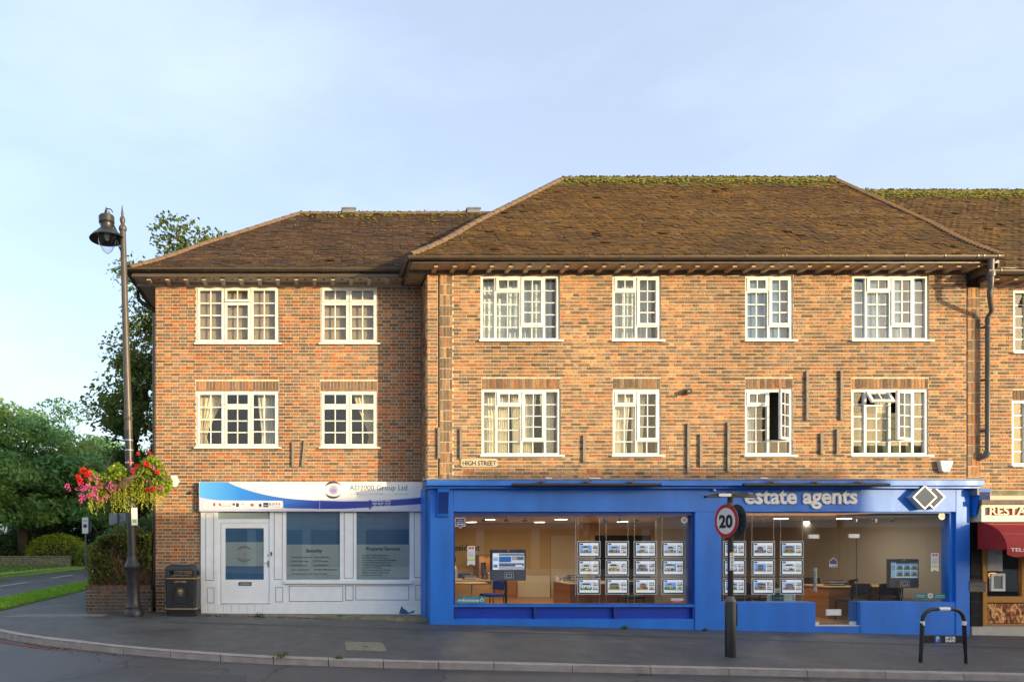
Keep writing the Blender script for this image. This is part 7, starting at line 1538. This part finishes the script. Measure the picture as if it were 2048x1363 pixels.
def vx(y, u):
    lo = float(np.interp(y, [k.y for k in ko], [k.x for k in ko])) if y > ko[0].y else -7.4
    hi = float(np.interp(y, [q[1] for q in inn], [q[0] for q in inn])); return lo + (hi - lo) * u
grass(vx, 26000, 15.4, 34, .075, 4, 'short green grass of the verge between path and side street', [(.20, .40, .03), (.26, .46, .04), (.16, .33, .03), (.30, .46, .06)])
bank = sheet(frange(-70, -14.4, 2), frange(20, 70, 2.5), lambda x, y: gL + .02 + .006 * max(0, -14.4 - x)); bank.add([(-14.4, 20, gL - .15), (-14.4, 70, gL - .15), (-14.4, 70, gL + .02), (-14.4, 20, gL + .02)], [(0, 1, 2, 3)])
bank.v = [(x + max(0, (y - 28)) * .10, y, z) for x, y, z in bank.v]; struct('grass_bank', bank, 'grass_base')
grass(lambda y, u: -14.5 + max(0, (y - 28)) * .10 - u * 6, 14000, 22, 50, .12, 9, 'grass of the far bank in front of the low stone wall', [(.085, .15, .022), (.11, .17, .03), (.07, .12, .02)])
m = MB(); n = 60
pts = [(-14.25 + max(0, y - 28) * .10, y) for y in frange(24, 52, .5)]
m.add([(x - .15, y, gL + .018) for x, y in pts] + [(x + .35 + .1 * math.sin(y * 3), y, gL - .105) for x, y in pts], [(i, i + 1, i + 1 + len(pts), i + len(pts)) for i in range(len(pts) - 1)]); m.f = [q[::-1] for q in m.f]; o = struct('leaf_litter', m, 'leaf_litter'); 
T = thing('stone_wall', 'low weathered stone wall along the far grass bank', 'wall', (PX(60, 40), 40.4, gL))
rr = random.Random(4); xa, xb = PX(-120, 40.5), PX(141, 40.5); z = gL - .1
part('core', MB().box(xa, xb - .05, 40.55, 40.85, z, gL + .56), 'mortar', T)
for row in range(4):
    x = xa
    while x < xb:
        w_ = rr.uniform(.25, .55); h0 = gL - .05 + row * .155; m = MB(); m.cham(x + .01, min(x + w_, xb) - .01, 40.5 + rr.uniform(-.03, .02), 40.8, h0 + .008, h0 + .15, .02); part('stone', m, 'stone', T); x += w_
part('coping', MB().box(xa, xb, 40.46, 40.9, gL + .575, gL + .62), 'stone', T)
T = thing('railing', 'black iron railings half hidden under the trees', 'railing', (PX(20, 45), 45, gL)); 
for k in range(34): x = PX(-40, 45) + k * .16; m = MB(); m.tube([(x, 45, gL), (x, 45, gL + 2.9)], .018, 5); part('bar', m, 'iron', T)
part('rail', MB().box(PX(-40, 45), PX(-40, 45) + 34 * .16, 44.98, 45.02, gL + 2.7, gL + 2.74), 'iron', T); part('rail', MB().box(PX(-40, 45), PX(-40, 45) + 34 * .16, 44.98, 45.02, gL + .3, gL + .34), 'iron', T)
D = 30.0; X = PX(171, D); T = thing('parking_zone_sign', 'white controlled zone parking sign on a thin pole by the side street', 'road sign', (X, D, gL))
m = MB(); m.tube([(X + .0, D, gL), (X + .0, D, PZ(1036, D))], .035, 8); part('pole', m, 'gutter_grey', T); part('plate', MB().box(X - .13, X + .13, D - .05, D - .04, PZ(1066, D), PZ(1034, D)), 'sign_white', T)
m = MB(); m.lathe([(.085, 0), (.085, .004)], (X, D - .051, PZ(1051, D)), 18, (.06, .04, .12), axis='y'); part('roundel', m, 'print', T); m = MB(); m.text('ZONE', X - .09, X + .09, PZ(1042, D), D - .051, .002, h=.06); part('lettering', m, 'black', T)
part('rear_plate', MB().box(X + .10, X + .24, D + .04, D + .05, PZ(1063, D), PZ(1040, D)), 'sign_grey', T)
D = 24.0; X = PX(235, D); T = thing('direction_sign', 'grey back of a rectangular road sign behind the hedge', 'road sign', (X, D, gL)); m = MB(); m.tube([(X + .02, D - .03, gL), (X + .02, D - .03, PZ(1026, D))], .04, 8); part('pole', m, 'gutter_grey', T)
nm('alu_back', (.26, .29, .30), (.22, .245, .255), 3, .5, metal=.2); part('plate', MB().box(PX(218, D), PX(252, D), D, D + .012, PZ(1049, D), PZ(1025, D)), 'alu_back', T)
D = 43.0; X = PX(156, D); T = thing('wheelie_bin', 'black wheelie bins by the drive under the trees', 'bin', (X, D, gL))
m = MB(); m.loft([(gL, .25, .28, .05), (gL + .95, .30, .34, .05)], c=(X, D)); part('body', m, 'black', T); m = MB(); m.loft([(gL + .95, .32, .36, .05), (gL + 1.03, .28, .30, .05)], c=(X, D)); part('lid', m, 'black', T); m = MB(); m.text('2', X - .1, X + .1, gL + .4, D - .34, .004, h=.3); part('number', m, 'sign_white', T)
# weeds at the foot of the step and kerb
for i, (p, q_, D, s) in enumerate(((517, 1235, 15.3, .10), (680, 1236, 15.3, .10), (843, 1240, 15.1, .13), (560, 1312, 11.0, .14), (677, 1316, 11.0, .07), (1250, 1266, 14.6, .07), (1410, 1272, 14.6, .06))):
    rng = np.random.default_rng(i + 90); X = PX(p, D); n = 90; g = rng.normal(size=(n, 3)) * np.array([.5, .3, .25]) * s; C = np.array([X, D, gz(X, D) + s * .3]) + g; L = rng.uniform(.03, .06, n); C[:, 2] = np.maximum(C[:, 2], gz(X, D) + .01)
    t = thing('weed', ('small weed tuft on the stone step near the white door', 'small weed tuft on the stone step below the second shop window', 'bushy weed tuft where stone step meets blue pillar', 'spreading weed growing over the kerb joint', 'flat weed in a kerb joint by the inspection cover', 'tiny weed at the foot of the long blue stall riser', 'tiny weed at the foot of the blue middle pillar')[i], 'weed', (X, D, gz(X, D)), group='weeds in the pavement'); leaf_mesh('leaves', C, rng.normal(size=(n, 3)) + np.array([0, 0, .8]), L, L * .45, pick_cols(rng, n, [(.10, .15, .03), (.14, .19, .04), (.16, .17, .05)]), 'leaf', t, rng=rng)
rng = np.random.default_rng(5); n = 900; X = np.concatenate([rng.uniform(-2.2, 2.8, 420), rng.uniform(-6.5, -2.5, 260), rng.uniform(-5, 12, 220)]); Yy = np.concatenate([15.28 + rng.normal(size=420) * .06, np.full(260, 0.0), rng.uniform(11, 15, 220)])
Yy[420:680] = np.array([float(np.interp(-x, [-k.x for k in KP], [k.y for k in KP])) - abs(rng.normal() * .12) - .05 for x in X[420:680]]); Z = np.array([gz(a, b) + (.01 if 10.95 < b and i >= 680 or i < 420 else -.105) for i, (a, b) in enumerate(zip(X, Yy))])
L = rng.uniform(.015, .05, n); L[680:] *= .6; cols = pick_cols(rng, n, [(.20, .09, .03), (.28, .14, .05), (.14, .06, .03), (.30, .24, .10)]); cols[680:] = pick_cols(rng, 220, [(.35, .33, .30), (.2, .19, .16)])
D_ = rng.normal(size=(n, 3)); D_[:, 2] *= .15; o = leaf_mesh('fallen_leaves', np.stack([X, Yy, Z], 1), D_, L, L * .7, cols, 'leaf', None, rng=rng); o['kind'] = 'stuff'; o['label'] = 'brown fallen leaves and litter specks along step and gutter'; o['category'] = 'leaves'
# ------------------------------------------------------------------ the other side of the street (behind the viewpoint; shades the ground floors and shows in the glass)
YO = -4.0
def opposite(x0, x1, h, mat_, lab, sign=None, gable=False):
    t = thing('opposite_building', lab, 'building', ((x0 + x1) / 2, YO, -.5)); b = -.8
    part('wall', MB().box(x0 + .01, x1 - .01, YO - 9, YO, b, h), mat_, t); part('parapet', MB().box(x0, x1, YO - .4, YO + .08, h + .002, h + .14), 'pale_stone', t)
    n = max(2, int((x1 - x0) / 2.6)); w_ = (x1 - x0) / n
    for i in range(n):
        c = x0 + w_ * (i + .5)
        if h > 5.2:
            f = part('window', MB().box(c - .6, c + .6, YO + .001, YO + .05, 3.6, h - .9), 'white_upvc', t); part('pane', MB().box(c - .5, c + .5, YO + .051, YO + .06, 3.7, h - 1.0), 'opp_dark', f)
        part('shop_window', MB().box(c - w_ * .42, c + w_ * .42, YO + .001, YO + .05, .3, min(2.2, h - 1.2)), 'opp_dark', t)
    part('fascia', MB().box(x0 + .1, x1 - .1, YO + .002, YO + .10, 2.3, min(3.2, h - .5)), 'render_white' if sign is None else 'sign_white', t)
    for s, xa, xb, z, hh in (sign or []):
        m = MB(); m.text(s, xa, xb, z, YO + .10, .01, bold=.012, h=hh, flip=True); part('lettering', m, 'gold', t)
    return t
opposite(-14, 5.6, 4.3, 'render_white', 'white rendered parade of shops across the street, left half', [('WA Truelove & Son Ltd', .6, 4.0, 2.78, .26), ('Funeral Directors and Monumental Masons', .6, 4.0, 2.5, .12)])
opposite(5.7, 19.0, 4.4, 'render_white', 'white rendered funeral parlour across the street', [('WA Truelove & Son', 6.8, 11.0, 2.72, .34), ('Funeral Directors and Monumental Masons', 6.6, 10.9, 2.42, .15)])
opposite(19.1, 25.6, 5.35, 'opp_brick', 'low brick shop across the street with pale fascia')
opposite(25.7, 33.4, 6.15, 'opp_brick', 'brick house across the street with three upper windows')
opposite(33.5, 37.2, 4.9, 'render_white', 'small white shop across the street')
opposite(37.3, 60, 4.0, 'opp_brick', 'single storey brick showroom across the street')
